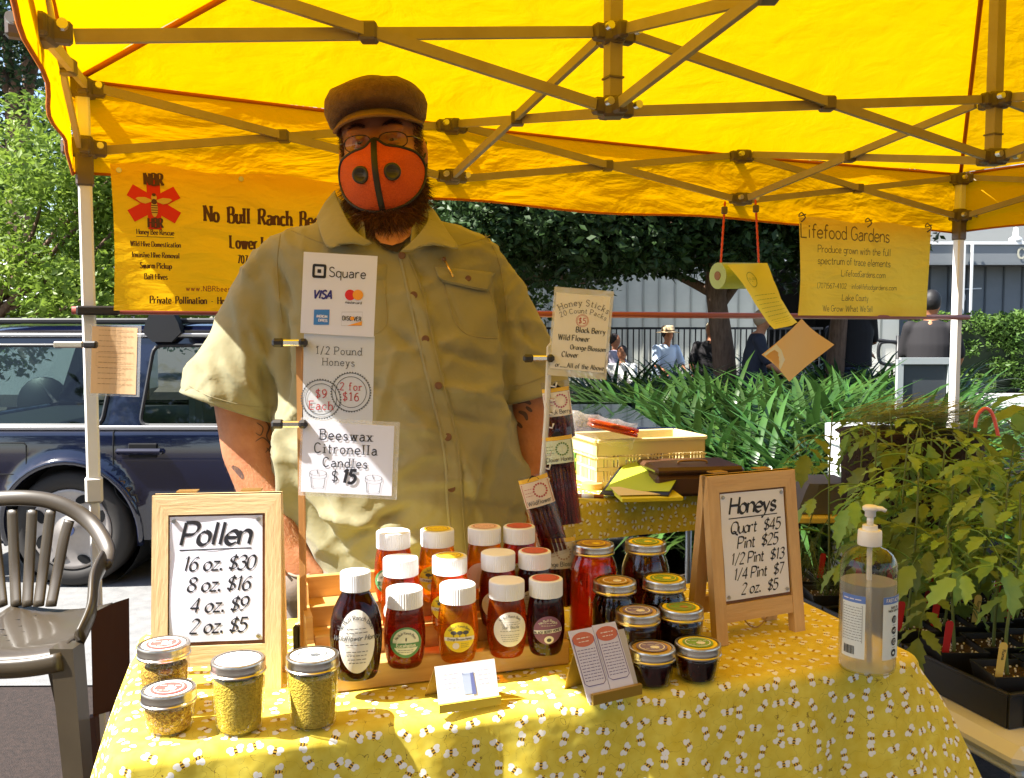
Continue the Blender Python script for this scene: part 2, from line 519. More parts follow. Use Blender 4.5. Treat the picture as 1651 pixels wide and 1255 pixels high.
def text_strips(txt, size, pen='round', weight=0.10, shear=0.0, xs=1.0, gap=0.17, sub=4, serif=0.0, space=0.42):
    "returns (list of strips [(left point, right point)...], total width); baseline on y=0"
    strips = []
    x = 0.0
    for ch in txt:
        if ch == ' ':
            x += space * xs; continue
        if ch not in G: continue
        if ch == 'a' and pen != 'nib': ch = '\x01'
        gw, st = strokes(ch)
        st2 = []
        for kind, pts in st:
            if kind in 'cd' or len(pts) < 3: st2.append((kind, pts)); continue
            for q_ in range(len(pts) - 1):
                (ax, ay), (bx, by) = pts[q_], pts[q_ + 1]
                L_ = math.hypot(bx - ax, by - ay); ex_ = weight * 10 * .28 / L_
                a0 = ex_ if q_ else 0; b0 = ex_ if q_ < len(pts) - 2 else 0
                st2.append(('s', [(ax - (bx - ax) * a0, ay - (by - ay) * a0), (bx + (bx - ax) * b0, by + (by - ay) * b0)]))
        for kind, pts in st2:
            P = [Vector((p[0] / 10, p[1] / 10, 0)) for p in pts]
            if kind == 'd':
                h = weight * 0.62
                c = P[0]
                P = [c - Vector((0, h, 0)), c + Vector((0, h, 0))]
                wd = weight * 1.2 / xs if xs else weight
            else:
                wd = None
            if kind == 'c': P = catmull(P, sub)
            Q = [Vector(((x + (p.x) * xs) + shear * p.y, p.y, 0)) for p in P]
            st_ = []
            for i, q in enumerate(Q):
                a = Q[max(0, i - 1)]; b = Q[min(len(Q) - 1, i + 1)]
                d = (b - a)
                if d.length < 1e-6: d = Vector((0, 1, 0))
                d.normalize()
                nrm = Vector((-d.y, d.x, 0))
                mit = 1.0
                if kind != 'c' and 0 < i < len(Q) - 1:
                    d1 = (Q[i] - Q[i - 1]).normalized()
                    mit = min(1.6, 1 / max(0.5, abs(nrm.dot(Vector((-d1.y, d1.x, 0))))))
                hw = weight / 2
                if pen == 'nib':
                    nb = Vector((math.cos(R(40)), math.sin(R(40)), 0))
                    hw = weight / 2 * abs(nrm.dot(nb)) + weight * 0.13
                elif pen == 'slab':
                    hw = weight / 2 * (0.45 + 0.55 * abs(d.y))
                if kind == 'd': hw = weight * 0.6
                st_.append(((q + nrm * hw * mit) * size, (q - nrm * hw * mit) * size))
            strips.append(st_)
            if serif and kind != 'd':
                for e, o_ in ((Q[0], Q[1]), (Q[-1], Q[-2])):
                    dv = (e - o_)
                    if dv.length > 1e-6 and abs(dv.normalized().y) > 0.8 and min(abs(e.y - k) for k in (0, .6, 1, -.32)) < 0.03:
                        th = weight * (0.5 if pen != 'slab' else 0.62)
                        sg = -1 if e.y > 0.3 else 1
                        y0, y1 = e.y, e.y + sg * th
                        if e.y > .3 or e.y < .3:
                            a_ = Vector((e.x - serif * 1.0, y0, 0)) * size; b_ = Vector((e.x - serif, y1, 0)) * size
                            c_ = Vector((e.x + serif, y0, 0)) * size; d_ = Vector((e.x + serif, y1, 0)) * size
                            strips.append([(a_, b_), (c_, d_)])
        x += gw * xs + gap * (xs if pen == 'slab' else 1)
    return strips, max(0, x - gap) * size

class Ink(MB):
    "flat print: strips are laid on a surface through fn(x, y, lift)"
    def text(s, txt, x, y, size, fn, align='c', lift=0.0006, rot=0.0, arc=None, **kw):
        st, w_ = text_strips(txt, size, **kw)
        x0 = x - (w_ / 2 if align == 'c' else (w_ if align == 'r' else 0))
        cr, sr = math.cos(rot), math.sin(rot)
        for si, strip in enumerate(st):
            vs = []
            lf = lift + (si % 5) * 0.00003
            for a, b in strip:
                for p in (a, b):
                    if arc:
                        ang = (p.x - w_ / 2) / arc
                        rr = arc + p.y
                        q = Vector((x + rr * math.sin(ang), y + rr * math.cos(ang) - arc, 0))
                    else:
                        px, py = p.x + x0 - x, p.y
                        q = Vector((x + px * cr - py * sr, y + px * sr + py * cr, 0))
                    vs.append(fn(q.x, q.y, lf))
            fs = [(2 * i, 2 * i + 1, 2 * i + 3, 2 * i + 2) for i in range(len(strip) - 1)]
            s.add(vs, fs)
        return w_
    def line(s, pts, wd, fn, lift=0.0006, closed=False):
        P = [Vector((p[0], p[1], 0)) for p in pts]
        if closed: P = P + [P[0], P[1]]
        vs = []
        for i, q in enumerate(P):
            a = P[max(0, i - 1)]; b = P[min(len(P) - 1, i + 1)]
            d = (b - a).normalized(); n_ = Vector((-d.y, d.x, 0)) * wd / 2
            vs += [fn(q.x + n_.x, q.y + n_.y, lift), fn(q.x - n_.x, q.y - n_.y, lift)]
        s.add(vs, [(2 * i, 2 * i + 1, 2 * i + 3, 2 * i + 2) for i in range(len(P) - 1)])
    def poly(s, pts, fn, lift=0.0005):
        s.add([fn(p[0], p[1], lift) for p in pts], [list(range(len(pts)))])
    def disc(s, x, y, rx, ry, fn, lift=0.0005, n=28):
        vs = [fn(x, y, lift)] + [fn(x + rx * math.cos(2 * PI * i / n), y + ry * math.sin(2 * PI * i / n), lift) for i in range(n)]
        s.add(vs, [(0, 1 + i, 1 + (i + 1) % n) for i in range(n)])
    def ring(s, x, y, r, wd, fn, lift=0.0006, n=40, a0=0, a1=2 * PI, sy=1.0):
        k = len(s.v)
        vs = []
        for i in range(n + 1):
            a = a0 + (a1 - a0) * i / n
            for rr in (r, r + wd):
                vs.append(fn(x + rr * math.cos(a), y + rr * sy * math.sin(a), lift))
        s.add(vs, [(2 * i, 2 * i + 1, 2 * i + 3, 2 * i + 2) for i in range(n)])
    def scribble(s, x0, x1, y, h, fn, lift=0.0006, wd=None):
        "a line of print too small to read: short word-long dashes"
        x = x0
        while x < x1:
            L = random.uniform(0.8, 2.6) * h
            e = min(x1, x + L)
            s.line([(x, y), (e, y)], wd or h * 0.42, fn, lift)
            x = e + h * 0.5

def fit(ib, tx, x, y, width, fn, align='c', **kw):
    "lettering scaled to a given width"
    keep = {k: v for k, v in kw.items() if k not in ('lift', 'rot', 'arc')}
    st, w1 = text_strips(tx, 1.0, **keep)
    ib.text(tx, x, y, width / w1, fn, align=align, **kw)

def plane_fn(o, ex, ey):
    o = Vector(o); ex = Vector(ex).normalized(); ey = Vector(ey)
    ey = (ey - ex * ey.dot(ex)).normalized()
    n_ = ex.cross(ey).normalized()
    def fn(x, y, lift=0.0):
        return o + ex * x + ey * y + n_ * lift
    return fn
INK = mat('black_ink', (0.012, 0.012, 0.018), 0.6)
INKRED = mat('red_ink', (0.5, 0.06, 0.06), 0.6)
INKGREY = mat('grey_ink', (0.10, 0.11, 0.12), 0.6)
# ---------------------------------------------------------------- ground, road, paths
m_ground = mat('packed_ground', (0.05, 0.038, 0.028), 0.9, var=0.35, vscale=3, bump=0.5, bscale=80, col2=(0.085, 0.065, 0.05), detail=8)
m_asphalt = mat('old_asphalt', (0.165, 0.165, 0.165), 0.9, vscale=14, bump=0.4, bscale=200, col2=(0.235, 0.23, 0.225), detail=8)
m_shaded_asph = mat('shaded_asphalt', (0.014, 0.009, 0.007), 0.9, vscale=60, bump=0.5, bscale=220, col2=(0.036, 0.022, 0.017), detail=8)
m_conc = mat('pale_concrete', (0.36, 0.36, 0.35), 0.85, vscale=5, col2=(0.45, 0.45, 0.44), bump=0.15, bscale=80, detail=8)
m_soil = mat('garden_soil', (0.05, 0.033, 0.02), 0.95, vscale=20, col2=(0.09, 0.06, 0.035), bump=0.6, bscale=50)

def sheet(name, pts, z, m):
    b = MB(); b.add([(x, y, z) for x, y in pts], [list(range(len(pts)))])
    o = b.build(name, m); tag(o, kind='structure'); return o
sheet('ground', [(-400, -200), (400, -200), (400, 800), (-400, 800)], 0.0, m_ground)
sheet('market_lot', [(-7, -4), (7, -4), (7, 3.55), (-7, 3.35)], 0.004, m_shaded_asph)  # shade over the near ground is put into its dark colour, ending at this edge
sheet('road', [(-60, 3.35), (-7, 3.35), (0.9, 3.47), (0.9, 9.0), (-60, 9.0)], 0.008, m_asphalt)
sheet('path', [(3.2, 13.2), (60, 13.2), (60, 19.4), (3.2, 19.4)], 0.008, m_conc)
b = MB()
def bedz(i, j):
    x = 0.78 + 5.2 * i; y = 4.3 + 9 * j
    return Vector((x, y, 0.01 + 0.10 * math.sin(PI * min(1, max(0, i))) * math.sin(PI * min(1, j)) + 0.03 * noise.noise(Vector((x * 2, y * 2, 0)))))
b.grid(bedz, 24, 36)
tag(b.build('planting_bed', m_soil, smooth=True), kind='structure')
b = MB(); b.bar((0.74, 4.2, 0.04), (0.74, 13.3, 0.04), 0.12, 0.15, bev=0.02)
b.bar((0.8, 4.22, 0.04), (5.9, 4.22, 0.04), 0.12, 0.15, bev=0.02)
tag(b.build('bed_kerb', m_conc), kind='structure')

# ---------------------------------------------------------------- trees and bushes
def leafmat(name, c1, c2, tl=0.35, rough=0.45):
    m = mat(name, c1, rough, col2=c2, vscale=1.7, detail=6, transl=tl, spec=0.3)
    return m
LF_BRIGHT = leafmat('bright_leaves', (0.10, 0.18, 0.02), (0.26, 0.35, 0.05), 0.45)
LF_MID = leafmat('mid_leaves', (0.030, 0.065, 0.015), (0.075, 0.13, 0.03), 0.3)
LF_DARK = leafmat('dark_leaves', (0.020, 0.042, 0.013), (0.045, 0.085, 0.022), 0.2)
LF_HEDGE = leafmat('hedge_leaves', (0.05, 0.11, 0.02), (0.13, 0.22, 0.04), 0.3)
BARK = mat('bark', (0.11, 0.065, 0.042), 0.9, col2=(0.20, 0.12, 0.08), vscale=14, bump=0.7, bscale=30, stretch=(3, 3, 0.6))

def leaf_cloud(mb, clumps, n, size, seed=1, droop=0.3, narrow=0.5):
    rnd = random.Random(seed)
    tot = sum(r[0] * r[1] * r[2] for c, r in clumps)
    for c, r in clumps:
        k = int(n * r[0] * r[1] * r[2] / tot) + 1
        c = Vector(c)
        for _ in range(k):
            while True:
                p = Vector((rnd.uniform(-1, 1), rnd.uniform(-1, 1), rnd.uniform(-1, 1)))
                if 0.25 < p.length < 1: break
            p = p * (0.75 + 0.25 * rnd.random()) / max(p.length, .5) ** 0.4
            q = c + Vector((p.x * r[0], p.y * r[1], p.z * r[2]))
            s_ = size * rnd.uniform(0.6, 1.35)
            a = Vector((rnd.gauss(0, 1), rnd.gauss(0, 1), rnd.gauss(0, .6) - droop)).normalized()
            u_ = Vector((rnd.gauss(0, 1), rnd.gauss(0, 1), rnd.gauss(0, 1)))
            sd = a.cross(u_).normalized() * s_ * narrow
            nn = a.cross(sd).normalized() * s_ * 0.12
            tip = q + a * s_ * 2; mid = q + a * s_ * 0.9
            i = len(mb.v)
            mb.v += [q, mid + sd + nn, tip, mid - sd + nn]
            mb.f += [[i, i + 1, i + 2], [i, i + 2, i + 3]]
            mb.mi += [0, 0]

def clump_set(c, r, n, cr, seed):
    rnd = random.Random(seed); out = []
    c = Vector(c)
    while len(out) < n:
        p = Vector((rnd.uniform(-1, 1), rnd.uniform(-1, 1), rnd.uniform(-1, 1)))
        if p.length > 1: continue
        k = cr * rnd.uniform(0.55, 1.25)
        out.append((c + Vector((p.x * r[0], p.y * r[1], p.z * r[2])), (k, k, k * 0.62)))
    return out

def tree(name, label, base, h_trunk, tr, cc, cr, nc, csize, nl, ls, m, seed, group=None, lean=(0, 0), extra=None, limbs=7):
    rnd = random.Random(seed)
    base = Vector(base)
    t = thing(name, label, 'tree', base, group=group)
    tb = MB()
    top = Vector((lean[0], lean[1], h_trunk))
    pts = catmull([(0, 0, -0.05), (top.x * .25 + rnd.uniform(-.05, .05), top.y * .2, h_trunk * .35), (top.x * .6, top.y * .6, h_trunk * .7), top], 5)
    rs = [tr * (1.25 - 0.55 * i / (len(pts) - 1)) for i in range(len(pts))]
    rs[0] = tr * 1.6
    tb.tube(pts, rs, 12)
    tb.build('trunk', BARK, t, smooth=True)
    lb = MB()
    ccl = Vector(cc) - base
    clumps = clump_set(ccl, cr, nc, csize, seed)
    for k in range(limbs):
        e = clumps[k % len(clumps)][0]
        st = pts[int(len(pts) * 0.6) + k % max(1, len(pts) - int(len(pts) * 0.6))]
        mid = st.lerp(e, 0.5) + Vector((rnd.uniform(-.2, .2), rnd.uniform(-.2, .2), rnd.uniform(0, .3)))
        pp = catmull([st, mid, e], 5)
        lb = MB()
        lb.tube(pp, [tr * 0.5 * (1 - 0.8 * i / (len(pp) - 1)) for i in range(len(pp))], 8)
        lb.build('branch', BARK, t, smooth=True)
    if extra: clumps += [(Vector(c) - base, r) for c, r in extra]
    cb = MB(); leaf_cloud(cb, clumps, nl, ls, seed + 50)
    cb.build('crown', m, t)
    return t

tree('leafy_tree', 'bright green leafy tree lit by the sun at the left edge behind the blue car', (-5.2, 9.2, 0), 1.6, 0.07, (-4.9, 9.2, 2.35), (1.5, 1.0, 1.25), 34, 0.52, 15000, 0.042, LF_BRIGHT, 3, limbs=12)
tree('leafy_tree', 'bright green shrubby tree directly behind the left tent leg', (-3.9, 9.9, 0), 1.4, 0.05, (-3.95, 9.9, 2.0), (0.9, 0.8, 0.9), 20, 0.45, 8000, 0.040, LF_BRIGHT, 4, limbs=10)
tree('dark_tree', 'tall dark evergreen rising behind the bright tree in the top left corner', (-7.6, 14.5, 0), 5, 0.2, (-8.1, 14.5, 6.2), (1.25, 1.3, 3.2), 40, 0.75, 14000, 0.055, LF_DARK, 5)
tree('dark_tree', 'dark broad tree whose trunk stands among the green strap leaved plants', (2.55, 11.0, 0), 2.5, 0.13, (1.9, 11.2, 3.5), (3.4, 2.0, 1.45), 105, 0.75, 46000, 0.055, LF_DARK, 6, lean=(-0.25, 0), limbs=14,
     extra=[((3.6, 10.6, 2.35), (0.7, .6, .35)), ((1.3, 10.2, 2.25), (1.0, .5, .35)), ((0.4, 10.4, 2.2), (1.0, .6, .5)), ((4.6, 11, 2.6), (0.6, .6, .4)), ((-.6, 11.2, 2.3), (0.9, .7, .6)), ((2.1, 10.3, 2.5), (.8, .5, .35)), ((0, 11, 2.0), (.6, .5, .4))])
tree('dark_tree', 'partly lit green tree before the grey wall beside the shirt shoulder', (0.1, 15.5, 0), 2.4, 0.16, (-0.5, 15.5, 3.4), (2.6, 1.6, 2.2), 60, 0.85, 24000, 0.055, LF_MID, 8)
tree('far_tree', 'far tree rising over the grey wooden building on the right', (9.5, 28, 0), 3, 0.2, (9.5, 28, 6.5), (4, 2, 2.5), 40, 1.3, 9000, 0.12, LF_DARK, 9)
tree('far_tree', 'far pale green tree behind the white tents on the left', (-11, 26, 0), 2, 0.2, (-11, 26, 4.0), (5, 2, 3), 50, 1.3, 12000, 0.12, LF_MID, 11)
tree('far_tree', 'far dark tree behind the white tents beside the yellow banner', (-5, 30, 0), 2, 0.2, (-5.5, 30, 4), (5, 2, 3.4), 50, 1.4, 12000, 0.13, LF_DARK, 12)
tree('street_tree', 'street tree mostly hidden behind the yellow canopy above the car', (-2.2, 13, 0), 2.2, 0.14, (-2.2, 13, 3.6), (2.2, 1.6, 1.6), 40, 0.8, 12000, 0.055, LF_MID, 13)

BOUGH = [((-1.0 + 5.6 * random.random(), 9.9 + 1.6 * random.random(), 2.12 + .85 * random.random()), (.48, .4, .26)) for _ in range(60)]
t = thing('low_boughs', 'low hanging dark leafy boughs filling the gap under the yellow canopy edge', 'tree', (3.9, 11.4, 0))
tb = MB(); tb.tube([(0, 0, 0), (.1, 0, 1.5), (-.1, -.1, 3.2)], [.13, .10, .06], 10); tb.build('trunk', BARK, t, smooth=True)
tb = MB(); tb.tube(catmull([(-.1, -.1, 2.9), (-1.4, -.5, 2.9), (-3.0, -.8, 2.6), (-4.4, -.8, 2.5)], 5), [.06 - .0028 * q for q in range(16)], 8); tb.build('branch', BARK, t, smooth=True)
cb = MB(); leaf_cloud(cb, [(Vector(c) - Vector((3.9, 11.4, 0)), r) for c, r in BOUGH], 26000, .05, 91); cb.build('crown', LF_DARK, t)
# unseen trees added behind the camera for the car and jars to mirror
for k, (x, y) in enumerate(((-7.5, -9), (-2, -10.5), (4, -9.5))):
    tree('mirror_tree', ('left', 'middle', 'right')[k] + ' round tree added unseen behind the camera for reflections', (x, y, 0), 2.4, .2, (x, y, 4.8), (3.0, 2, 3.0), 44, 1.3, 6000, .15, LF_MID, 60 + k, limbs=3)

# hedge
t = thing('hedge', 'long clipped green hedge in front of the grey building at the right', 'hedge', (12, 20.1, 0))
hb = MB(); hb.box((0, 0, 0.8), (6.6, 0.9, 1.45), bev=0.12)
hb.build('hedge_core', mat('hedge_core', (0.012, 0.022, 0.008), 0.9), t)
hb = MB(); rnd = random.Random(5)
cl = []
for i in range(130):
    x = -3.35 + 6.7 * rnd.random(); f = rnd.random()
    if f < 0.62: c = (x, -0.5 + rnd.uniform(-.04, .06), rnd.uniform(0.12, 1.5))
    else: c = (x, rnd.uniform(-.5, .45), 1.52 + rnd.uniform(-.05, .06))
    cl.append((c, (0.27, 0.14, 0.2)))
leaf_cloud(hb, cl, 22000, 0.045, 21)
hb.build('hedge_leaves', LF_HEDGE, t)

# agapanthus clumps
def blade(mb, base, az, L, wd, bend, seg=6):
    d = Vector((math.cos(az), math.sin(az), 0)); sd = Vector((-d.y, d.x, 0))
    p = Vector(base); ang = R(78) - bend * 0.15
    k = len(mb.v)
    for i in range(seg + 1):
        f = i / seg
        ww = wd * (0.55 + 1.1 * f - 1.55 * f ** 3) if f < 1 else 0.001
        ww = max(ww, 0.001)
        mb.v += [p + sd * ww / 2 + Vector((0, 0, ww * .15)), p, p - sd * ww / 2 + Vector((0, 0, ww * .15))]
        p = p + (d * math.cos(ang) + Vector((0, 0, math.sin(ang)))) * (L / seg)
        ang -= bend / seg * (0.5 + 1.1 * f)
    for i in range(seg):
        a = k + 3 * i
        mb.f += [[a, a + 3, a + 4, a + 1], [a + 1, a + 4, a + 5, a + 2]]; mb.mi += [0, 0]
AGA = mat('strap_leaves', (0.022, 0.060, 0.012), 0.30, col2=(0.062, 0.13, 0.025), vscale=2.5, transl=0.25, spec=0.6, orand=.35)
aga_me = []
for s_ in range(4):
    rnd = random.Random(100 + s_); mb = MB()
    for i in range(95):
        az = rnd.uniform(0, 2 * PI); r_ = rnd.uniform(0, .16)
        blade(mb, (math.cos(az) * r_, math.sin(az) * r_, 0), az + rnd.uniform(-.7, .7), rnd.uniform(.5, .98), rnd.uniform(.026, .044), rnd.uniform(1.0, 2.5))
    me = bpy.data.meshes.new('strap_leaf_clump'); me.from_pydata([tuple(v) for v in mb.v], [], mb.f)
    me.polygons.foreach_set('use_smooth', [True] * len(me.polygons)); me.materials.append(AGA)
    aga_me.append(me)
rnd = random.Random(77)
spots = []
for row, y in enumerate([4.6, 5.1, 5.65, 6.3, 7.0, 7.9, 8.9, 10.0, 11.3, 12.6]):
    n_ = 8 + row // 3
    for i in range(n_):
        x = 1.02 + (0.42 * y - 0.9 + (0.4 if row > 4 else 0)) * (i + rnd.uniform(.1, .9)) / n_
        spots.append((x, y + rnd.uniform(-.15, .15)))
for i, (x, y) in enumerate(spots):
    o = bpy.data.objects.new('strap_leaf_plant', aga_me[i % 4]); COL.objects.link(o)
    o.location = (x, y, 0.06); o.rotation_euler = (0, 0, rnd.uniform(0, 6.28)); k = rnd.uniform(.95, 1.25) * (1.22 if y > 6 else 1.08)
    o.scale = (k, k, k)
    tag(o, 'lily plant with long arching green strap leaves in the bed behind the stall', 'plant', 'strap leaved plants massed in the bed')

# ---------------------------------------------------------------- buildings
WALL_A = mat('grey_green_boards', (0.40, 0.41, 0.36), 0.8, col2=(0.48, 0.49, 0.43), vscale=1.5, detail=6)
WALL_B = mat('slate_grey_boards', (0.19, 0.205, 0.215), 0.75, col2=(0.23, 0.245, 0.255), vscale=1.5, detail=6)
DARKIN = mat('dark_interior', (0.02, 0.02, 0.02), 0.9)
WHITE = mat('white_paint', (0.78, 0.78, 0.76), 0.5)
BLK = mat('black_metal', (0.015, 0.015, 0.017), 0.45)
t = thing('hall', 'pale grey board building with a wide dark doorway behind the broad tree', 'building', (2, 20, 0))
def wpart(name, x0, x1, z0, z1, y0, y1, m=WALL_A, parent=None):
    b = MB(); b.box(((x0 + x1) / 2, (y0 + y1) / 2, (z0 + z1) / 2), (x1 - x0, y1 - y0, z1 - z0))
    return b.build(name, m, parent, world=True)
wpart('wall', -6, 5.47, 0, 4.6, 20, 20.25, parent=t)
wpart('lintel_wall', 5.47, 7.32, 2.82, 4.6, 20, 20.25, parent=t)
wpart('wall', 7.32, 8.3, 0, 4.6, 20, 20.25, mat('sunlit_boards', (0.60, 0.59, 0.52), 0.8), parent=t)  # lit end of the wall: sunlight put into a paler board colour
wpart('roof', -6.4, 8.6, 4.6, 4.85, 19.3, 26, mat('roof_grey', (0.22, 0.22, 0.22), .8), parent=t)
wpart('interior_back', 5.0, 7.6, 0, 3.2, 23, 23.1, DARKIN, parent=t)
wpart('interior_side', 5.3, 5.4, 0, 3.2, 20.3, 23, DARKIN, parent=t)
wpart('interior_side', 7.5, 7.6, 0, 3.2, 20.3, 23, DARKIN, parent=t)
wpart('lintel', 5.4, 7.4, 2.78, 2.86, 19.95, 20.0, WHITE, parent=t)
x = -1.6
bb = None
while x < 8.25:
    if not (5.4 < x < 7.36):
        if bb is None:
            b = MB(); b.box((0, 0, 2.3), (0.035, 0.02, 4.56)); bb = b.build('batten', mat('batten_grey', (0.30, 0.31, 0.27), .8), t)
            bb.location = (x - 2, -0.012, 0)
        else:
            c = bb.copy(); COL.objects.link(c); c.parent = t; c.location = (x - 2, -0.012, 0)
    x += 0.34
t = thing('annex_building', 'slate grey board building with a fascia and raised letters at the right edge', 'building', (12, 23, 0))
wpart('wall', 9.7, 19, 0, 2.95, 23.3, 23.6, WALL_B, parent=t)
wpart('fascia', 9.6, 19, 2.95, 3.38, 22.7, 22.85, mat('fascia_grey', (0.22, 0.235, 0.245), .7), parent=t)
wpart('soffit', 9.6, 19, 2.9, 2.949, 22.7, 23.3, WALL_B, parent=t)
wpart('flashing', 9.6, 19, 3.385, 3.46, 22.66, 22.86, WHITE, parent=t)
wpart('roof', 9.6, 19, 3.2, 3.38, 22.86, 27, WALL_B, parent=t)
wpart('upper_wall', 9.0, 19, 3.465, 5.6, 24.6, 24.9, mat('upper_boards', (0.33, 0.33, 0.31), .8), parent=t)
bb = None
x = 9.95
while x < 17:
    if bb is None:
        b = MB(); b.box((0, 0, 1.46), (0.04, 0.02, 2.9)); bb = b.build('batten', mat('batten_dark', (0.10, 0.11, 0.115), .8), t)
        bb.location = (x - 12, 0.287, 0)
    else:
        c = bb.copy(); COL.objects.link(c); c.parent = t; c.location = (x - 12, 0.287, 0)
    x += 0.46
ib = Ink()
fn = plane_fn((12.25, 22.69, 3.06), (1, 0, 0), (0, 0, 1))
ib.text('COMMUNITY', 0, 0, 0.24, fn, align='l', weight=.2, lift=0.01)
ib.build('lettering', mat('cream_letters', (.55, .52, .40), .6), t, world=True)
lb = MB(); lb.lathe([(0.16, 0), (0.15, .08), (.07, .14), (.05, .34), (.0, .36)], 14, c=(at(1637, 400, 22.8).x, 22.8, 3.46)); lb.build('roof_vent', WHITE, t, world=True, smooth=True)
lb = MB()
for k, u in enumerate((1549, 1558, 1571)):
    x = at(u, 400, 22.5).x
    lb.bar((x, 22.6, 3.38), (x, 22.6, 2.2 - .5 * k), 0.05, 0.05)
lb.build('downpipe', WHITE, t, world=True)
lb = MB(); p = at(1546, 480, 23.2); lb.sphere(p, (.16, .12, .2), 14); lb.bar((p.x, 23.1, p.z + .2), (p.x + .5, 23.1, p.z + .22), .03, .03)
lb.build('wall_lamp', WHITE, t, world=True, smooth=True)

# railings
t = thing('railing_fence', 'long black vertical bar railing before the pale wall', 'fence', (2.5, 16.5, 0))
lb = MB(); lb.bar((-3.2, 0, 1.36), (3.0, 0, 1.36), 0.04, 0.04); lb.build('top_rail', BLK, t)
lb = MB(); lb.bar((-3.2, 0, 0.2), (3.0, 0, 0.2), 0.04, 0.04); lb.build('bottom_rail', BLK, t)
lb = MB(); lb.box((0, 0, .77), (.022, .022, 1.16)); bar0 = lb.build('bar', BLK, t)
bar0.location = (-3.15, 0, 0)
for i in range(1, 62):
    c = bar0.copy(); COL.objects.link(c); c.parent = t; c.location = (-3.15 + i * .1, 0, 0)
t = thing('handrail', 'black tubular handrail beside the pale wall near the chalkboard', 'handrail', at(1440, 600, 14))
lb = MB()
lb.tube([at(1396, 546, 14), at(1440, 552, 14), at(1456, 556, 14)], 0.028, 8); lb.build('top_rail', BLK, t, world=True, smooth=True)
lb = MB(); lb.tube(catmull([at(1450, 552, 14), at(1424, 552, 14), at(1417, 560, 14), at(1417, 578, 14), at(1424, 587, 14), at(1450, 589, 14)], 4), 0.028, 8); lb.build('rail_loop', BLK, t, world=True, smooth=True)
lb = MB(); lb.tube([(at(1449, 540, 14).x, 14, 1.25), (at(1449, 540, 14).x, 14, 0)], 0.04, 8); lb.build('post', BLK, t, world=True, smooth=True)

# sandwich board
t = thing('board_stand', 'grey chalkboard panel in a pale frame standing behind the right tent leg', 'sign board', (at(1490, 600, 7.2).x, 7.2, 0))
pa = at(1453, 580, 7.2); pb = at(1534, 580, 7.2)
zt = pa.z
lb = MB(); lb.box((0, 0, zt / 2), ((pb.x - pa.x) - .06, .02, zt - .06)); lb.build('panel', mat('slate_panel', (.055, .06, .068), .7), t)
FR = mat('pale_frame', (.38, .40, .40), .5)
for x_ in (-1, 1):
    lb = MB(); lb.box((x_ * (pb.x - pa.x) / 2, -.01, zt / 2), (.045, .04, zt)); lb.build('frame_side', FR, t)
lb = MB(); lb.box((0, -.012, zt - .01), ((pb.x - pa.x), .042, .05)); lb.build('frame_top', FR, t)

# stone planter edge / boulder under the people
t = thing('boulder', 'brown rough boulder at the edge of the strap leaved plants', 'boulder', (at(1412, 640, 8.6).x, 8.6, .42))
rb = MB(); rb.sphere((0, 0, -.15), (.32, .26, .34), 20)
for v in rb.v: v += v.normalized() * .07 * noise.noise(v * 5)
rb.build('rock', mat('rock', (.06, .035, .025), .9, col2=(.12, .08, .055), vscale=8, bump=.6, bscale=20), t, smooth=True)

# far white market tents behind the left trees
m_wt = mat('white_canvas', (0.8, 0.8, 0.8), 0.7, transl=0.3)
def white_tent(label, x, y, w_, zt, ze):
    t = thing('white_tent', label, 'tent', (x, y, 0), group='white tents across the street')
    b = MB(); h = w_ / 2
    b.add([(-h, -h, ze), (h, -h, ze), (h, h, ze), (-h, h, ze), (0, 0, zt)], [(0, 1, 4), (1, 2, 4), (2, 3, 4), (3, 0, 4)])
    b.build('roof', m_wt, t)
    b = MB(); b.add([(-h, -h, ze), (h, -h, ze), (h, h, ze), (-h, h, ze), (-h, -h, ze - .3), (h, -h, ze - .3), (h, h, ze - .3), (-h, h, ze - .3)], [(0, 1, 5, 4), (1, 2, 6, 5), (2, 3, 7, 6), (3, 0, 4, 7)])
    b.build('valance', m_wt, t)
    for sx in (-1, 1):
        for sy in (-1, 1):
            b = MB(); b.bar((sx * h * .97, sy * h * .97, 0), (sx * h * .97, sy * h * .97, ze), .05, .05, up=(0, 1, 0)); b.build('leg', WHITE, t)
white_tent('white peaked tent across the street just left of the yellow banner', -6.6, 17, 3.0, 2.95, 2.15)
white_tent('white tent across the street nearer the left edge of the photo', -9.4, 18, 3.0, 2.75, 1.95)
t = thing('white_van', 'white van parked across the street behind the left trees', 'van', (-7.6, 13.2, 0))
b = MB(); b.box((0, 0, 1.1), (4.6, 1.8, 1.6), bev=.18); b.build('body', mat('white_gloss', (.8, .8, .8), .25, coat=.5), t)
for x_ in (-1.5, -.2, 1.1):
    b = MB(); b.box((x_, -.905, 1.4), (1.0, .02, .5), bev=.008); b.build('window', mat('dark_glass', (.02, .025, .03), .05), t)
for x_ in (-1.4, 1.4):
    b = MB(); b.lathe([(.34, -.1), (.36, -.06), (.36, .06), (.34, .1)], 20, M=Matrix.Rotation(R(90), 3, 'X'), c=(x_, -.85, .36)); b.build('wheel', BLK, t, smooth=True)
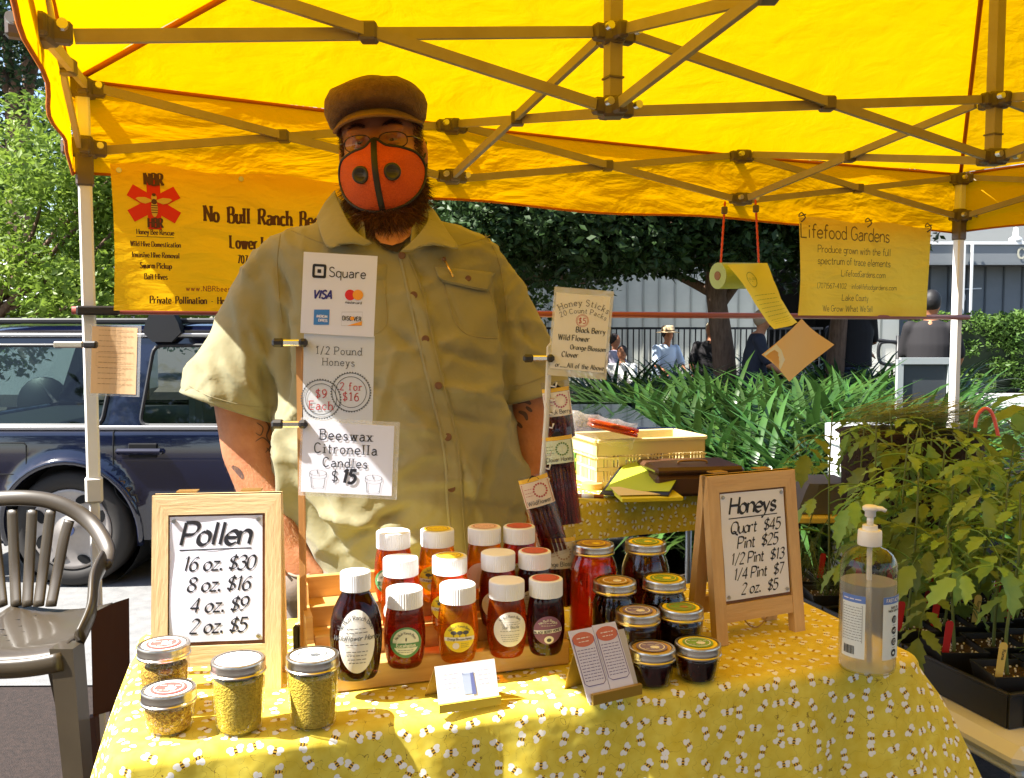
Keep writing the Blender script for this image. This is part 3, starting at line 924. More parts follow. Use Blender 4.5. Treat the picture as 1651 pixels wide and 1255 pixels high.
# ---------------------------------------------------------------- the yellow canopy
TL = Vector((-1.122, 2.475, 0)); TD = Vector((0.897, 0.442, 0)); TN = Vector((0.389, -0.921, 0)); TS = 3.36; TG = TS / 3
ZE, ZB, ZV, ZP = 1.977, 1.823, 1.757, 2.83
def tp(i, j, z=0.0):
    "tent point: i along the back from the left leg, j towards the camera, in metres"
    p = TL + TD * i + TN * j; p.z = z; return p
FN = [[Vector((TL.x + TD.x * d, TL.y + TD.y * d)) for d in (0, 1.042, 2.183, 3.352)], [Vector(p) for p in ((-.75, 1.51), (.216, 2.03), (1.33, 2.61), (2.36, 3.10))]]
FN.append([a + Vector(d) for a, d in zip(FN[1], ((.40, -.93), (.41, -.94), (.43, -.92), (.45, -.90)))]); FN.append([a + Vector(d) for a, d in zip(FN[2], ((.40, -.93), (.41, -.94), (.43, -.92), (.45, -.90)))])
def fp(i, j, z=0.0):
    "frame point from the surveyed joints of the folding frame"
    a, b = i / TG, j / TG
    ia, ib_ = max(0, min(2, int(a))), max(0, min(2, int(b))); fa, fb = a - ia, b - ib_
    p = (FN[ib_][ia] * (1 - fa) + FN[ib_][ia + 1] * fa) * (1 - fb) + (FN[ib_ + 1][ia] * (1 - fa) + FN[ib_ + 1][ia + 1] * fa) * fb
    return Vector((p.x, p.y, z))
def canopy_mat(name, c, tl, vs=6):
    m = bpy.data.materials.new(name); m.use_nodes = True; nt = m.node_tree; N = nt.nodes
    b = N['Principled BSDF']; b.inputs['Roughness'].default_value = .75; b.inputs['Base Color'].default_value = (*c, 1); b.inputs['Specular IOR Level'].default_value = .2
    t = N.new('ShaderNodeBsdfTranslucent'); mx = N.new('ShaderNodeMixShader'); mx.inputs[0].default_value = tl
    tc = N.new('ShaderNodeTexCoord'); n1 = N.new('ShaderNodeTexNoise'); n1.inputs['Scale'].default_value = vs; n1.inputs['Detail'].default_value = 5; n1.inputs['Distortion'].default_value = .4
    mp = N.new('ShaderNodeMapping'); mp.inputs['Scale'].default_value = (1, 1, 2.5)
    lk(nt, tc.outputs['Object'], mp.inputs[0]); lk(nt, mp.outputs[0], n1.inputs[0])
    bp = N.new('ShaderNodeBump'); bp.inputs['Strength'].default_value = .75; bp.inputs['Distance'].default_value = .035
    lk(nt, n1.outputs[0], bp.inputs['Height']); lk(nt, bp.outputs[0], b.inputs['Normal']); lk(nt, bp.outputs[0], t.inputs['Normal'])
    t.inputs[0].default_value = (*c, 1)
    lk(nt, b.outputs[0], mx.inputs[1]); lk(nt, t.outputs[0], mx.inputs[2]); lk(nt, mx.outputs[0], N['Material Output'].inputs[0])
    return m
CAN = canopy_mat('yellow_canopy_cloth', (0.90, 0.53, 0.0), 0.27)
VAL = canopy_mat('yellow_valance_cloth', (0.90, 0.46, 0.0), 0.50, 4)
SEAM = mat('canopy_seam', (0.55, 0.16, 0.0), 0.8, transl=.25)
FRM = mat('frame_enamel', (0.31, 0.25, 0.17), 0.45, spec=.4, col2=(.37, .31, .21), vscale=12, detail=8)
BRK = mat('bracket_plastic', (0.13, 0.10, 0.085), 0.5)
BOLT = mat('bolt_steel', (0.6, 0.6, 0.6), 0.3, metal=1)

tent = thing('canopy_tent', 'bright yellow pop up canopy over the stall on a folding cream frame', 'canopy tent', tp(0, 0))
e = 0.03
C4 = [fp(-e, -e, ZE + .03), fp(TS + e, -e, ZE + .03), fp(TS + e, TS + e, ZE + .03), fp(-e, TS + e, ZE + .03)]
PK = fp(TS / 2, TS / 2, ZP)
rnd = random.Random(3)
for k in range(4):
    a, c = C4[k], C4[(k + 1) % 4]
    b = MB()
    def f(i, j, a=a, c=c):
        p = a.lerp(c, i).lerp(PK, j * 0.999)
        sag = -0.05 * math.sin(PI * i) * (1 - j) * (0.4 + j) + .012 * noise.noise(Vector((p.x * 3, p.y * 3, k))) * (1 - j)
        return p + Vector((0, 0, sag))
    b.grid(f, 26, 22)
    b.build('roof_panel', CAN, tent, world=True, smooth=True)
    # hip seam
    b = MB(); q = [a.lerp(PK, t_ / 12) + Vector((0, 0, -.012)) for t_ in range(13)]
    b.tube(q, .008, 5); b.build('hip_seam', SEAM, tent, world=True, smooth=True)
    b = MB(); q = [a.lerp(c, t_ / 12) + Vector((0, 0, -.004 - .05 * 0.4 * math.sin(PI * t_ / 12))) for t_ in range(13)]
    b.tube(q, .006, 5); b.build('eave_seam', SEAM, tent, world=True, smooth=True)
    b = MB()
    out = (c - a).normalized().cross(Vector((0, 0, 1)))
    def f(i, j, a=a, c=c, out=out):
        p = a.lerp(c, i)
        zt = p.z - .05 * .4 * math.sin(PI * i)
        z = zt + (ZV + .006 * math.sin(i * 23) - .01 * math.sin(PI * i) - zt) * j
        return Vector((p.x, p.y, z)) + out * (-.005 * j * math.sin(i * 31 + k) + .006 * noise.noise(Vector((i * 14, j * 3, k))))
    b.grid(f, 60, 6)
    b.build('valance', VAL, tent, world=True, smooth=True)
    b = MB(); q = [f(t_ / 40, .985) for t_ in range(41)]
    b.tube(q, .004, 4); b.build('valance_hem', SEAM, tent, world=True, smooth=True)

def bar(p, q, wd=.012, ht=.022, name='truss_bar'):
    b = MB(); b.bar(p, q, wd, ht); return b.build(name, FRM, tent, world=True)
def bracket(p, s=1.0):
    b = MB(); b.box(p, (.055 * s, .055 * s, .05 * s), bev=.006)
    b.bar(p - TD * .055 * s, p + TD * .055 * s, .03 * s, .04 * s, bev=.005)
    b.bar(p - TN * .055 * s, p + TN * .055 * s, .03 * s, .04 * s, bev=.005)
    o = b.build('bracket', BRK, tent, world=True)
    for dd in (TN, ):
        for sg in (-1, 1):
            c = p + dd * .058 * s + TD * sg * .04 * s
            b = MB(); b.tube([c - dd * .01, c + dd * .004], .0085, 10); b.build('bolt', BOLT, tent, world=True)
def scissor(p0, p1, off):
    "p0, p1 plan points; two crossing bars with a pivot block"
    d = (p1 - p0).normalized() * .05
    o1 = off * .009
    a0 = Vector((p0.x, p0.y, ZE)) + d + o1; a1 = Vector((p1.x, p1.y, ZB)) - d + o1
    b0 = Vector((p0.x, p0.y, ZB)) + d - o1; b1 = Vector((p1.x, p1.y, ZE)) - d - o1
    bar(a0, a1); bar(b0, b1)
    c = (a0 + a1 + b0 + b1) / 4
    m = MB(); m.box(c, (.034, .04, .034), bev=.004); m.build('pivot_block', BRK, tent, world=True)
G3 = [0, TG, 2 * TG, TS]
for j in range(4):
    for i in range(4):
        corner = i in (0, 3) and j in (0, 3)
        for z in (ZE, ZB):
            bracket(fp(G3[i], G3[j], z), 1.0 if corner else .88)
        if 0 < i < 3 and 0 < j < 3:
            zr = ZP - .12
            b = MB(); b.bar(fp(G3[i], G3[j], ZB), fp(G3[i], G3[j], ZE + .50), .030, .030, up=TN); b.build('king_post', FRM, tent, world=True)
            b = MB(); b.bar(fp(G3[i], G3[j], ZB + .06), fp(G3[i], G3[j], ZB + .064), .036, .036, up=TN); b.build('post_ring', BRK, tent, world=True)
for j in range(4):
    for i in range(3):
        scissor(fp(G3[i], G3[j]), fp(G3[i + 1], G3[j]), TN)
for i in range(4):
    for j in range(3):
        scissor(fp(G3[i], G3[j]), fp(G3[i], G3[j + 1]), TD)
for (i, j) in ((0, 0), (TS, 0), (TS, TS), (0, TS)):
    b = MB(); b.bar(fp(i, j, 0.90), fp(i, j, ZE + .02), .034, .034, up=TN, bev=.005); b.build('leg', mat('leg_enamel', (.80, .79, .76), .35), tent, world=True)
    b = MB(); b.bar(fp(i, j, 0.01), fp(i, j, 0.90), .026, .026, up=TN, bev=.004); b.build('inner_leg', mat('leg_enamel', (.80, .79, .76), .35), tent, world=True)
    b = MB(); b.bar(fp(i, j, 0.885), fp(i, j, 0.955), .044, .044, up=TN, bev=.006); b.build('leg_collar', mat('collar_plastic', (.62, .60, .56), .5), tent, world=True)
    b = MB(); b.box(fp(i, j, 0.006), (.1, .1, .008)); b.build('foot_plate', FRM, tent, world=True)
    b = MB(); b.bar(fp(i, j, ZB - .10), fp(i, j, ZB + .03), .044, .044, up=TN, bev=.005); b.build('slider', BRK, tent, world=True)

# rail across the back
ZR = 1.398
t = thing('tent_rail', 'reddish brown metal rail running between the two back legs of the canopy', 'rail', tp(TS / 2, 0, ZR))
b = MB(); b.tube([tp(-.04, .03, ZR), tp(TS + .03, .03, ZR)], .0105, 12); b.build('tube', mat('rail_paint', (.30, .07, .05), .4), t, world=True, smooth=True)
b = MB()
b.bar(tp(-.03, .03, ZR), tp(.075, .03, ZR), .034, .024, bev=.004); b.build('end_clamp', mat('black_plastic', (.02, .018, .018), .4), t, world=True)

# --- banners
def back_at(u, v, j=0.05):
    return atplane(u, v, tp(0, j, 1.5), Vector((TD.y, -TD.x, 0)))
BAN = canopy_mat('banner_vinyl', (0.95, 0.56, 0.01), 0.45, 5)
def banner(name, label, u0, u1, vt0, vb0, wid=None, j=0.06, m=BAN, zt=None, zb=None, sagk=1.0):
    p = back_at(u0, (vt0 + vb0) / 2, j); q = back_at(u1, (vt0 + vb0) / 2, j)
    i0 = (p - tp(0, j)).dot(TD); i1 = (q - tp(0, j)).dot(TD)
    i0 = (Vector((p.x, p.y, 0)) - tp(0, j)).length * (1 if (Vector((p.x, p.y, 0)) - tp(0, j)).dot(TD) > 0 else -1)
    i1 = (Vector((q.x, q.y, 0)) - tp(0, j)).length
    if wid: i1 = i0 + wid
    zt = zt or back_at(u0, vt0, j).z; zb = zb or back_at(u0, vb0, j).z
    W, H = i1 - i0, zt - zb
    t = thing(name, label, 'banner', tp(i0, j, zb))
    fwd = Vector((TD.y, -TD.x, 0))
    def fn(x, y, lift=0.0):
        i = x / W; jj = y / H
        wave = .018 * math.sin(i * 5.5 + .5) * (1 - .5 * jj) + .008 * math.sin(i * 17 + jj * 4) * (1 - jj)
        dx = .012 * math.sin(jj * 3) * (0.5 - i)
        return tp(i0 + x + dx, j, zb + y + .006 * sagk * math.sin(i * 12.0) * (jj > .98)) + fwd * (wave + lift)
    b = MB(); b.grid(lambda i, jj: fn(i * W, jj * H), 40, 12)
    b.build('sheet', m, t, world=True, smooth=True)
    return t, fn, W, H
BROWN = mat('banner_print', (0.075, 0.022, 0.012), 0.6)
t, fn, W, H = banner('ranch_banner', 'deep yellow ranch banner with a red star and bee hanging behind the man', 180, 700, 272, 507, wid=.665, zt=ZV + .02, zb=ZR - .0)
k = H / 0.37
ib = Ink(); S = dict(pen='slab', weight=.20, xs=.60, serif=.12, gap=.26)
fit(ib, 'No  Bull  Ranch  Bees', .232, .237 * k, .335, fn, align='l', **S); fit(ib, 'Lower Lake, CA', .300, .170 * k, .20, fn, align='l', **S)
ib.text('707-', .32, .13 * k, .022, fn, align='l', **S)
S2 = dict(pen='slab', weight=.19, xs=.62, serif=.10, gap=.24)
xs_ = .102
for tx, y, w_ in (('Honey Bee Rescue', .196, .092), ('Wild Hive Domestication', .165, .125), ('Invasive Hive Removal', .137, .118), ('Swarm Pickup', .109, .078), ('Bait Hives', .081, .056)):
    fit(ib, tx, xs_, y * k, w_, fn, **S2)
ib.line([(xs_ - .048, .190 * k), (xs_ + .048, .190 * k)], .0014, fn)
fit(ib, 'Private  Pollination  -  Honey', .088, .019 * k, .215, fn, align='l', **S2)
ib.text('NBR', xs_, .322 * k, .030, fn, lift=.0050, **dict(S, weight=.26)); ib.text('HBR', xs_, .214 * k, .024, fn, lift=.0050, **dict(S, weight=.24))
tag(ib.build('lettering', BROWN, t, world=True), kind='stuff')
ib = Ink(); fit(ib, 'www.NBRbees.com', .18, .053 * k, .155, fn, align='l', weight=.13, serif=.12, xs=.9, gap=.3)
ib.build('web_address', mat('red_print', (.25, .03, .01), .6), t, world=True)
ib = Ink(); cx, cy = xs_, .274 * k
for a in (90, 30, 150, 210, 270, 330):
    ca, sa = math.cos(R(a)), math.sin(R(a))
    L_, hw = (.068, .017) if a not in (90, 270) else (.066, .017)
    ib.poly([(cx - sa * hw, cy + ca * hw), (cx + ca * L_ - sa * hw, cy + sa * L_ + ca * hw), (cx + ca * L_ + sa * hw, cy + sa * L_ - ca * hw), (cx + sa * hw, cy - ca * hw)][::-1], fn, lift=.0025 + a * 1e-6)
ib.build('red_star', mat('banner_red', (.62, .015, .003), .6), t, world=True)
ib = Ink()
for sx in (-1, 1):
    ib.poly([(cx + sx * .004, cy + .010), (cx + sx * .022, cy + .017), (cx + sx * .040, cy + .016), (cx + sx * .046, cy + .012), (cx + sx * .034, cy + .003), (cx + sx * .022, cy + .000), (cx + sx * .006, cy + .006)][::sx], fn, lift=.0040)
ib.disc(cx, cy - .012, .0085, .022, fn, lift=.0041); ib.disc(cx, cy + .017, .007, .008, fn, lift=.0041)
ib.build('bee_emblem', mat('bee_gold', (.62, .42, .06), .6), t, world=True)
ib = Ink()
for q in range(4): ib.line([(cx - .008, cy - .004 - q * .006), (cx + .008, cy - .004 - q * .006)], .0022, fn, lift=.0048)
ib.disc(cx, cy + .006, .007, .007, fn, lift=.0048); ib.disc(cx, cy + .024, .005, .004, fn, lift=.0048)
ib.build('bee_stripes', BROWN, t, world=True)
for x in (.02, W / 2, W - .02):
    b = MB(); p0 = fn(x, H - .015, .001); p1 = fn(x, H - .015, .003)
    b.tube([p0, p1], .007, 10); b.build('grommet', BOLT, t, world=True)

t, fn, W, H = banner('garden_banner', 'yellow garden produce banner hanging by the right back leg', 1285, 1500, 371, 515, m=canopy_mat('garden_vinyl', (0.93, 0.66, 0.07), 0.5, 5), zt=ZV + .005, zb=ZR + .002)
ib = Ink(); S = dict(weight=.10, xs=1.0, serif=.06, gap=.15)
for tx, cx_f, w_f, y in (('Lifefood Gardens', .345, .67, .80), ('Produce grown with the full', .41, .57, .655), ('spectrum of trace elements', .41, .57, .535), ('LifefoodGardens.com', .475, .37, .415), ('(707)567-4102   info@lifefoodgardens.com', .435, .63, .285), ('Lake County', .415, .22, .16), ('We Grow What We Sell', .365, .41, .045)):
    fit(ib, tx, cx_f * W, y * H, w_f * W, fn, **S)
tag(ib.build('lettering', mat('garden_print', (.16, .10, .02), .6), t, world=True), kind='stuff')
for x in (.01, W / 2, W - .02):
    b = MB(); c = fn(x, H - .002, .0)
    b.tube(catmull([c + Vector((0, 0, -.015)), c + Vector((.012, -.01, 0)), c + Vector((0, 0, .02)), c + Vector((-.012, -.01, .004)), c + Vector((.014, -.01, .012))], 3), .0026, 6); b.build('tie', BRK, t, world=True)

# --- permit sheet clamped to the left leg
t = thing('permit_sheet', 'sheet in a clear sleeve clamped to the left tent leg in front of the car', 'paper notice', at(186, 590, 2.36))
ex = Vector((1, .12, -.04)).normalized()
o = at(143, 638, 2.38)
H_ = at(147, 522, 2.38).z - o.z; W_ = .125
fnp = plane_fn(o, ex, (0.03, .05, 1))
def fnb(x, y, l=0.0): return fnp(x, y, l - .012 * math.sin(PI * x / W_))
b = MB(); b.grid(lambda i, j: fnb(i * W_, j * H_), 8, 8); b.build('sleeve', mat('clear_sleeve', (.9, .9, .9), .15, alpha=.22, spec=.6), t, world=True)
b = MB(); b.grid(lambda i, j: fnb(.004 + i * (W_ - .014), .006 + j * (H_ - .012), .0012), 8, 8); b.build('paper', mat('buff_paper', (.74, .50, .28), .8, transl=.2), t, world=True)
ib = Ink()
for q in range(11): ib.scribble(.02, .105 - .02 * (q % 3 == 2), H_ * (.92 - q * .075), .004, fnb, lift=.0022, wd=.0013)
ib.line([(.015, H_ * .6), (.108, H_ * .6), (.108, H_ * .42), (.015, H_ * .42)], .0008, fnb, lift=.0022, closed=True)
tag(ib.build('printing', mat('faint_ink', (.35, .2, .1), .6), t, world=True), kind='stuff')
def clamp(label, u0, u1, v, Y, jaw='r', h=.012):
    a = at(u0, v, Y); c = at(u1, v, Y)
    t = thing('spring_clip', label, 'clip', (a + c) / 2)
    f = .62
    if jaw == 'r': j0, j1, k0, k1 = a, a.lerp(c, f), a.lerp(c, f), c
    b = MB(); m1 = a.lerp(c, .68)
    if jaw == 'x':
        b.bar(a, m1, .012, h, bev=.003); b.build('chrome_body', mat('chrome', (.75, .7, .62), .2, metal=1), t, world=True)
        b = MB(); b.bar(m1, c, .018, h * 1.1, bev=.004); b.build('black_grip', mat('black_plastic', (.02, .018, .018), .4), t, world=True)
    else:
        b.bar(a.lerp(c, .25), a.lerp(c, .8), .010, h * .8, bev=.002); b.build('chrome_body', mat('chrome', (.75, .7, .62), .2, metal=1), t, world=True)
        b = MB(); b.bar(a, a.lerp(c, .35), .016, h * 1.15, bev=.004); b.build('black_grip', mat('black_plastic', (.02, .018, .018), .4), t, world=True)
        b = MB(); b.bar(a.lerp(c, .75), c, .014, h * 1.1, bev=.004); b.build('black_jaw', mat('black_plastic', (.02, .018, .018), .4), t, world=True)
    return t
clamp('chrome clip with a black grip holding the permit sheet on the left tent leg', 87, 157, 556, 2.33, 'x', h=.016)

# --- produce bag roll hanging from the back frame
CORD = mat('orange_cord', (.62, .07, .02), .6)
p1 = back_at(1158, 432, .1); p2 = back_at(1231, 430, .1)
t = thing('bag_roll', 'roll of pale green produce bags hung on two red cords with its loose end blowing', 'bag roll', (p1 + p2) / 2)
ax = (p2 - p1).normalized()
rc = (p1 + p2) / 2 + Vector((0, 0, -.03))
rl0 = back_at(1157, 445, .1); rl1 = back_at(1228, 445, .1)
b = MB(); b.tube([rl0, rl0.lerp(rl1, .5), rl1], .046, 24); b.build('roll', mat('bag_green', (.50, .60, .22), .4, transl=.4), t, world=True, smooth=True, angle=50)
b = MB(); b.tube([rl0 - ax * .002, rl0 + ax * .002], .016, 14); b.build('core', mat('card_core', (.22, .11, .05), .8), t, world=True)
for a_, c_ in ((back_at(1169, 325, .1), rl0 + ax * .01), (back_at(1218, 322, .1), rl1 - ax * .01)):
    b = MB(); n_ = 26
    b.tube([a_.lerp(c_, q / n_) for q in range(n_ + 1)], [.0045 if q % 2 else .0032 for q in range(n_ + 1)], 6); b.build('cord', CORD, t, world=True, smooth=True)
    b = MB(); b.box(a_.lerp(c_, .12), (.02, .016, .026), bev=.003); b.build('cord_hook', BRK, t, world=True)
fwd = Vector((TD.y, -TD.x, 0))
edge = [((1172, 427), (1238, 424)), ((1192, 455), (1244, 452)), ((1215, 490), (1256, 482)), ((1240, 520), (1275, 506)), ((1252, 531), (1290, 520))]
b = MB()
rows = []
for k_, (l_, r_) in enumerate(edge):
    pa = back_at(*l_, .16 + .02 * k_); pb = back_at(*r_, .16 + .02 * k_)
    rows.append((pa, pb))
def f(i, j):
    q = j * (len(rows) - 1); k_ = min(int(q), len(rows) - 2); fr = q - k_
    a_ = rows[k_][0].lerp(rows[k_ + 1][0], fr); c_ = rows[k_][1].lerp(rows[k_ + 1][1], fr)
    return a_.lerp(c_, i) + fwd * .012 * math.sin(i * 6 + j * 5)
b.grid(f, 10, 20); b.build('loose_bag', mat('bag_yellow', (.80, .70, .12), .35, transl=.45), t, world=True, smooth=True)
ib = Ink()
def fs(x, y, l=0.0): return f(x, y) + fwd * (l + .002)
ib.ring(.42, .22, .17, .018, fs, sy=.55); ib.text('Life Food', .42, .20, .05, fs, weight=.12, xs=1.6)
for q in range(9): ib.scribble(.2, .85, .42 + q * .055, .03, fs, wd=.006)
tag(ib.build('printing', mat('bag_print', (.25, .30, .05), .6), t, world=True), kind='stuff')
rows2 = (back_at(1228, 572, .25), back_at(1275, 616, .25), back_at(1343, 556, .25), back_at(1292, 514, .25))
t = thing('paper_bag', 'square tan paper sheet in plastic blowing below the bag roll', 'paper sheet', rows2[1])
b = MB()
def f2(i, j): return rows2[0].lerp(rows2[1], i).lerp(rows2[3].lerp(rows2[2], i), j) + fwd * .01 * math.sin(i * 4 + j * 3)
b.grid(f2, 10, 10); b.build('sheet', mat('tan_paper', (.80, .50, .18), .5, transl=.35), t, world=True, smooth=True)
ib = Ink(); ib.poly([(0.02, .02), (.55, .02), (.45, .2), (.2, .28), (.02, .3)], lambda x, y, l: f2(x, y) + fwd * (.001 + l)); ib.build('white_patch', WHITE, t, world=True)
# ---------------------------------------------------------------- the stall table
TA = R(17)
E1 = Vector((math.cos(TA), math.sin(TA), 0)); E2 = Vector((-math.sin(TA), math.cos(TA), 0))
T0 = Vector((-0.502, 1.143, 0)); TW, TDp = 1.22, 0.50
ZT = 0.814
def bee_cloth():
    m = bpy.data.materials.new('bee_print_cloth'); m.use_nodes = True; nt = m.node_tree; N = nt.nodes
    b = N['Principled BSDF']; b.inputs['Roughness'].default_value = .85; b.inputs['Specular IOR Level'].default_value = .15
    def node(t, **k):
        n = N.new(t)
        for a, v in k.items(): setattr(n, a, v)
        return n
    def math_(op, a, c=None, d=None):
        n = node('ShaderNodeMath', operation=op)
        for i, x in enumerate((a, c, d)):
            if x is None: continue
            if isinstance(x, (int, float)): n.inputs[i].default_value = x
            else: lk(nt, x, n.inputs[i])
        return n.outputs[0]
    uv = node('ShaderNodeTexCoord').outputs['UV']
    mp = node('ShaderNodeMapping'); mp.inputs['Scale'].default_value = (1 / .0325,) * 3; lk(nt, uv, mp.inputs[0])
    vo = node('ShaderNodeTexVoronoi', voronoi_dimensions='2D', feature='F1'); vo.inputs['Scale'].default_value = 1; vo.inputs['Randomness'].default_value = .52
    lk(nt, mp.outputs[0], vo.inputs['Vector'])
    sub = node('ShaderNodeVectorMath', operation='SUBTRACT'); lk(nt, mp.outputs[0], sub.inputs[0]); lk(nt, vo.outputs['Position'], sub.inputs[1])
    sc = node('ShaderNodeSeparateColor'); lk(nt, vo.outputs['Color'], sc.inputs[0])
    rot = node('ShaderNodeVectorRotate', rotation_type='Z_AXIS'); lk(nt, sub.outputs[0], rot.inputs['Vector'])
    lk(nt, math_('MULTIPLY', sc.outputs[0], 6.28), rot.inputs['Angle'])
    xyz = node('ShaderNodeSeparateXYZ'); lk(nt, rot.outputs[0], xyz.inputs[0])
    X, Y = xyz.outputs[0], xyz.outputs[1]
    ax = math_('ABSOLUTE', X)
    def ell(x, y, cx, cy, rx, ry):
        dx = math_('DIVIDE', math_('SUBTRACT', x, cx), rx); dy = math_('DIVIDE', math_('SUBTRACT', y, cy), ry)
        d = math_('ADD', math_('MULTIPLY', dx, dx), math_('MULTIPLY', dy, dy))
        return math_('LESS_THAN', d, 1.0)
    wing = math_('MAXIMUM', ell(ax, Y, .20, .07, .145, .112), ell(ax, Y, .165, -.08, .10, .08))
    body = ell(X, Y, 0, -.02, .072, .19)
    stripe = math_('GREATER_THAN', math_('SINE', math_('MULTIPLY', Y, 50)), .1)
    # dotted flight trails
    n1 = node('ShaderNodeTexNoise'); n1.inputs['Scale'].default_value = 1.3; n1.inputs['Detail'].default_value = 1; lk(nt, mp.outputs[0], n1.inputs[0])
    tr = math_('LESS_THAN', math_('ABSOLUTE', math_('SUBTRACT', n1.outputs[0], .5)), .0028)
    n2 = node('ShaderNodeTexNoise'); n2.inputs['Scale'].default_value = 26; lk(nt, mp.outputs[0], n2.inputs[0])
    tr = math_('MULTIPLY', tr, math_('GREATER_THAN', n2.outputs[0], .47))
    n3 = node('ShaderNodeTexNoise'); n3.inputs['Scale'].default_value = 1.2; n3.inputs['Detail'].default_value = 5; lk(nt, mp.outputs[0], n3.inputs[0])
    rp = node('ShaderNodeValToRGB'); lk(nt, n3.outputs[0], rp.inputs[0])
    rp.color_ramp.elements[0].position = .3; rp.color_ramp.elements[1].position = .7
    rp.color_ramp.elements[0].color = (.66, .50, .045, 1); rp.color_ramp.elements[1].color = (.77, .65, .10, 1)
    def mix(f, a, c):
        n = node('ShaderNodeMix', data_type='RGBA'); lk(nt, f, n.inputs[0])
        for i, x in ((6, a), (7, c)):
            if isinstance(x, tuple): n.inputs[i].default_value = (*x, 1)
            else: lk(nt, x, n.inputs[i])
        return n.outputs[2]
    c = mix(tr, rp.outputs[0], (.20, .12, .03))
    c = mix(wing, c, (.85, .84, .80))
    bc = mix(stripe, (.70, .42, .05), (.05, .03, .015))
    c = mix(body, c, bc)
    lk(nt, c, b.inputs['Base Color'])
    n4 = node('ShaderNodeTexNoise'); n4.inputs['Scale'].default_value = 10; n4.inputs['Detail'].default_value = 3; lk(nt, node('ShaderNodeTexCoord').outputs['Object'], n4.inputs[0])
    bp = node('ShaderNodeBump'); bp.inputs['Strength'].default_value = .55; bp.inputs['Distance'].default_value = .012; lk(nt, n4.outputs[0], bp.inputs['Height']); lk(nt, bp.outputs[0], b.inputs['Normal'])
    return m
BEE = bee_cloth()

def cloth(name, label, o, ang, W, D, z, drop, flare=.10, corner=.35, seed=1, lbk=1.0, fold=.012, r=.02):
    rnd = random.Random(seed)
    t = MB(); rc = .025
    pts = []
    def corner_pts(cx, cy, a0):
        for k in range(9):
            a = a0 + R(90) * k / 8
            pts.append((Vector((cx + rc * math.cos(a), cy + rc * math.sin(a), 0)), Vector((math.cos(a), math.sin(a), 0)), 1.0 - abs(k - 4) / 5))
    def edge(p, q, n_, cnt):
        for k in range(1, cnt):
            f = k / cnt
            dd = min(f, 1 - f) * (Vector(q) - Vector(p)).length
            pts.append((Vector((*p, 0)).lerp(Vector((*q, 0)), f), Vector((*n_, 0)), .2 * math.exp(-dd / .05)))
    corner_pts(rc, rc, PI)
    edge((rc, 0), (W - rc, 0), (0, -1), 150)
    corner_pts(W - rc, rc, 1.5 * PI)
    edge((W, rc), (W, D - rc), (1, 0), 60)
    corner_pts(W - rc, D - rc, 0)
    edge((W - rc, D), (rc, D), (0, 1), 150)
    k_ = len(pts); corner_pts(rc, D - rc, PI / 2); pts[k_:] = [(a_, b_, c_ * lbk) for a_, b_, c_ in pts[k_:]]
    edge((0, D - rc), (0, rc), (-1, 0), 60)
    n = len(pts)
    M = Matrix.Rotation(ang, 4, 'Z'); M.translation = Vector((o[0], o[1], 0))
    c0 = Vector((W / 2, D / 2, 0))
    rings = []
    uvs = []
    for f in (0.0, .35, .7, .93):
        ring = []
        for p, nn, cw in pts:
            q = c0.lerp(p, f)
            ring.append(M @ Vector((q.x, q.y, z + .0030 * noise.noise(Vector((q.x * 7, q.y * 9, seed))) + (-.0016 * math.exp(-((q.x - W * .5) / .005) ** 2) - .0012 * math.exp(-((q.y - D * .45) / .005) ** 2) + .0018 * math.sin(q.x * 40 + q.y * 25) * math.exp(-((q.y) / .12) ** 2)) + .0015 * noise.noise(Vector((q.x * 25, q.y * 6, seed)))))); uvs.append((q.x, q.y))
        rings.append(ring)
    for k in range(5):
        a = R(90) * k / 4
        ring = []
        for p, nn, cw in pts:
            q = p + nn * (r * math.sin(a) - r * .2)
            ring.append(M @ Vector((q.x, q.y, z - r * (1 - math.cos(a))))); qq = p + nn * (r * a); uvs.append((qq.x, qq.y))
        rings.append(ring)
    ns = 16
    per = 0
    plen = [0]
    for i in range(1, n): plen.append(plen[-1] + (pts[i][0] - pts[i - 1][0]).length)
    for k in range(1, ns + 1):
        s_ = drop * k / ns
        ring = []
        for i, (p, nn, cw) in enumerate(pts):
            ph = plen[i]
            fo = fold * (s_ / .3) ** .8 * (math.sin(ph * 31 + seed) + .6 * math.sin(ph * 53 + 2 * seed) + .5 * math.sin(ph * 17))
            out = flare * s_ + corner * cw * (s_ ** .75) + fo
            q = p + nn * (r * .8 + out)
            zz = z - r - s_ * (1 - .18 * min(cw, 1.4))
            ring.append(M @ Vector((q.x, q.y, zz))); qq = p + nn * (r * PI / 2 + s_); uvs.append((qq.x, qq.y))
        rings.append(ring)
    t.loft(rings, caps=False)
    me = bpy.data.meshes.new(name)
    me.from_pydata([tuple(v - Vector((o[0], o[1], 0))) for v in t.v], [], t.f)
    ul = me.uv_layers.new(name='uv')
    for l in me.loops: ul.data[l.index].uv = uvs[l.vertex_index]
    me.polygons.foreach_set('use_smooth', [True] * len(me.polygons))
    ob = link_mesh(name, me, BEE); ob.location = (o[0], o[1], 0)
    tag(ob, label, 'tablecloth')
    return ob
def folding_table(name, label, o, ang, W, D, z, mtop):
    t = thing(name, label, 'table', (o[0], o[1], 0), ang)
    b = MB(); b.box((W / 2, D / 2, z - .024), (W, D, .035), bev=.008); b.build('table_top', mtop, t)
    for x in (.06, W - .06):
        for y in (.05, D - .05):
            b = MB(); b.tube([(x, y, z - .042), (x, y, 0.005)], .013, 10); b.build('leg', m_leg, t, smooth=True)
    return t
m_leg = mat('grey_steel', (.30, .30, .30), .4, metal=.7)
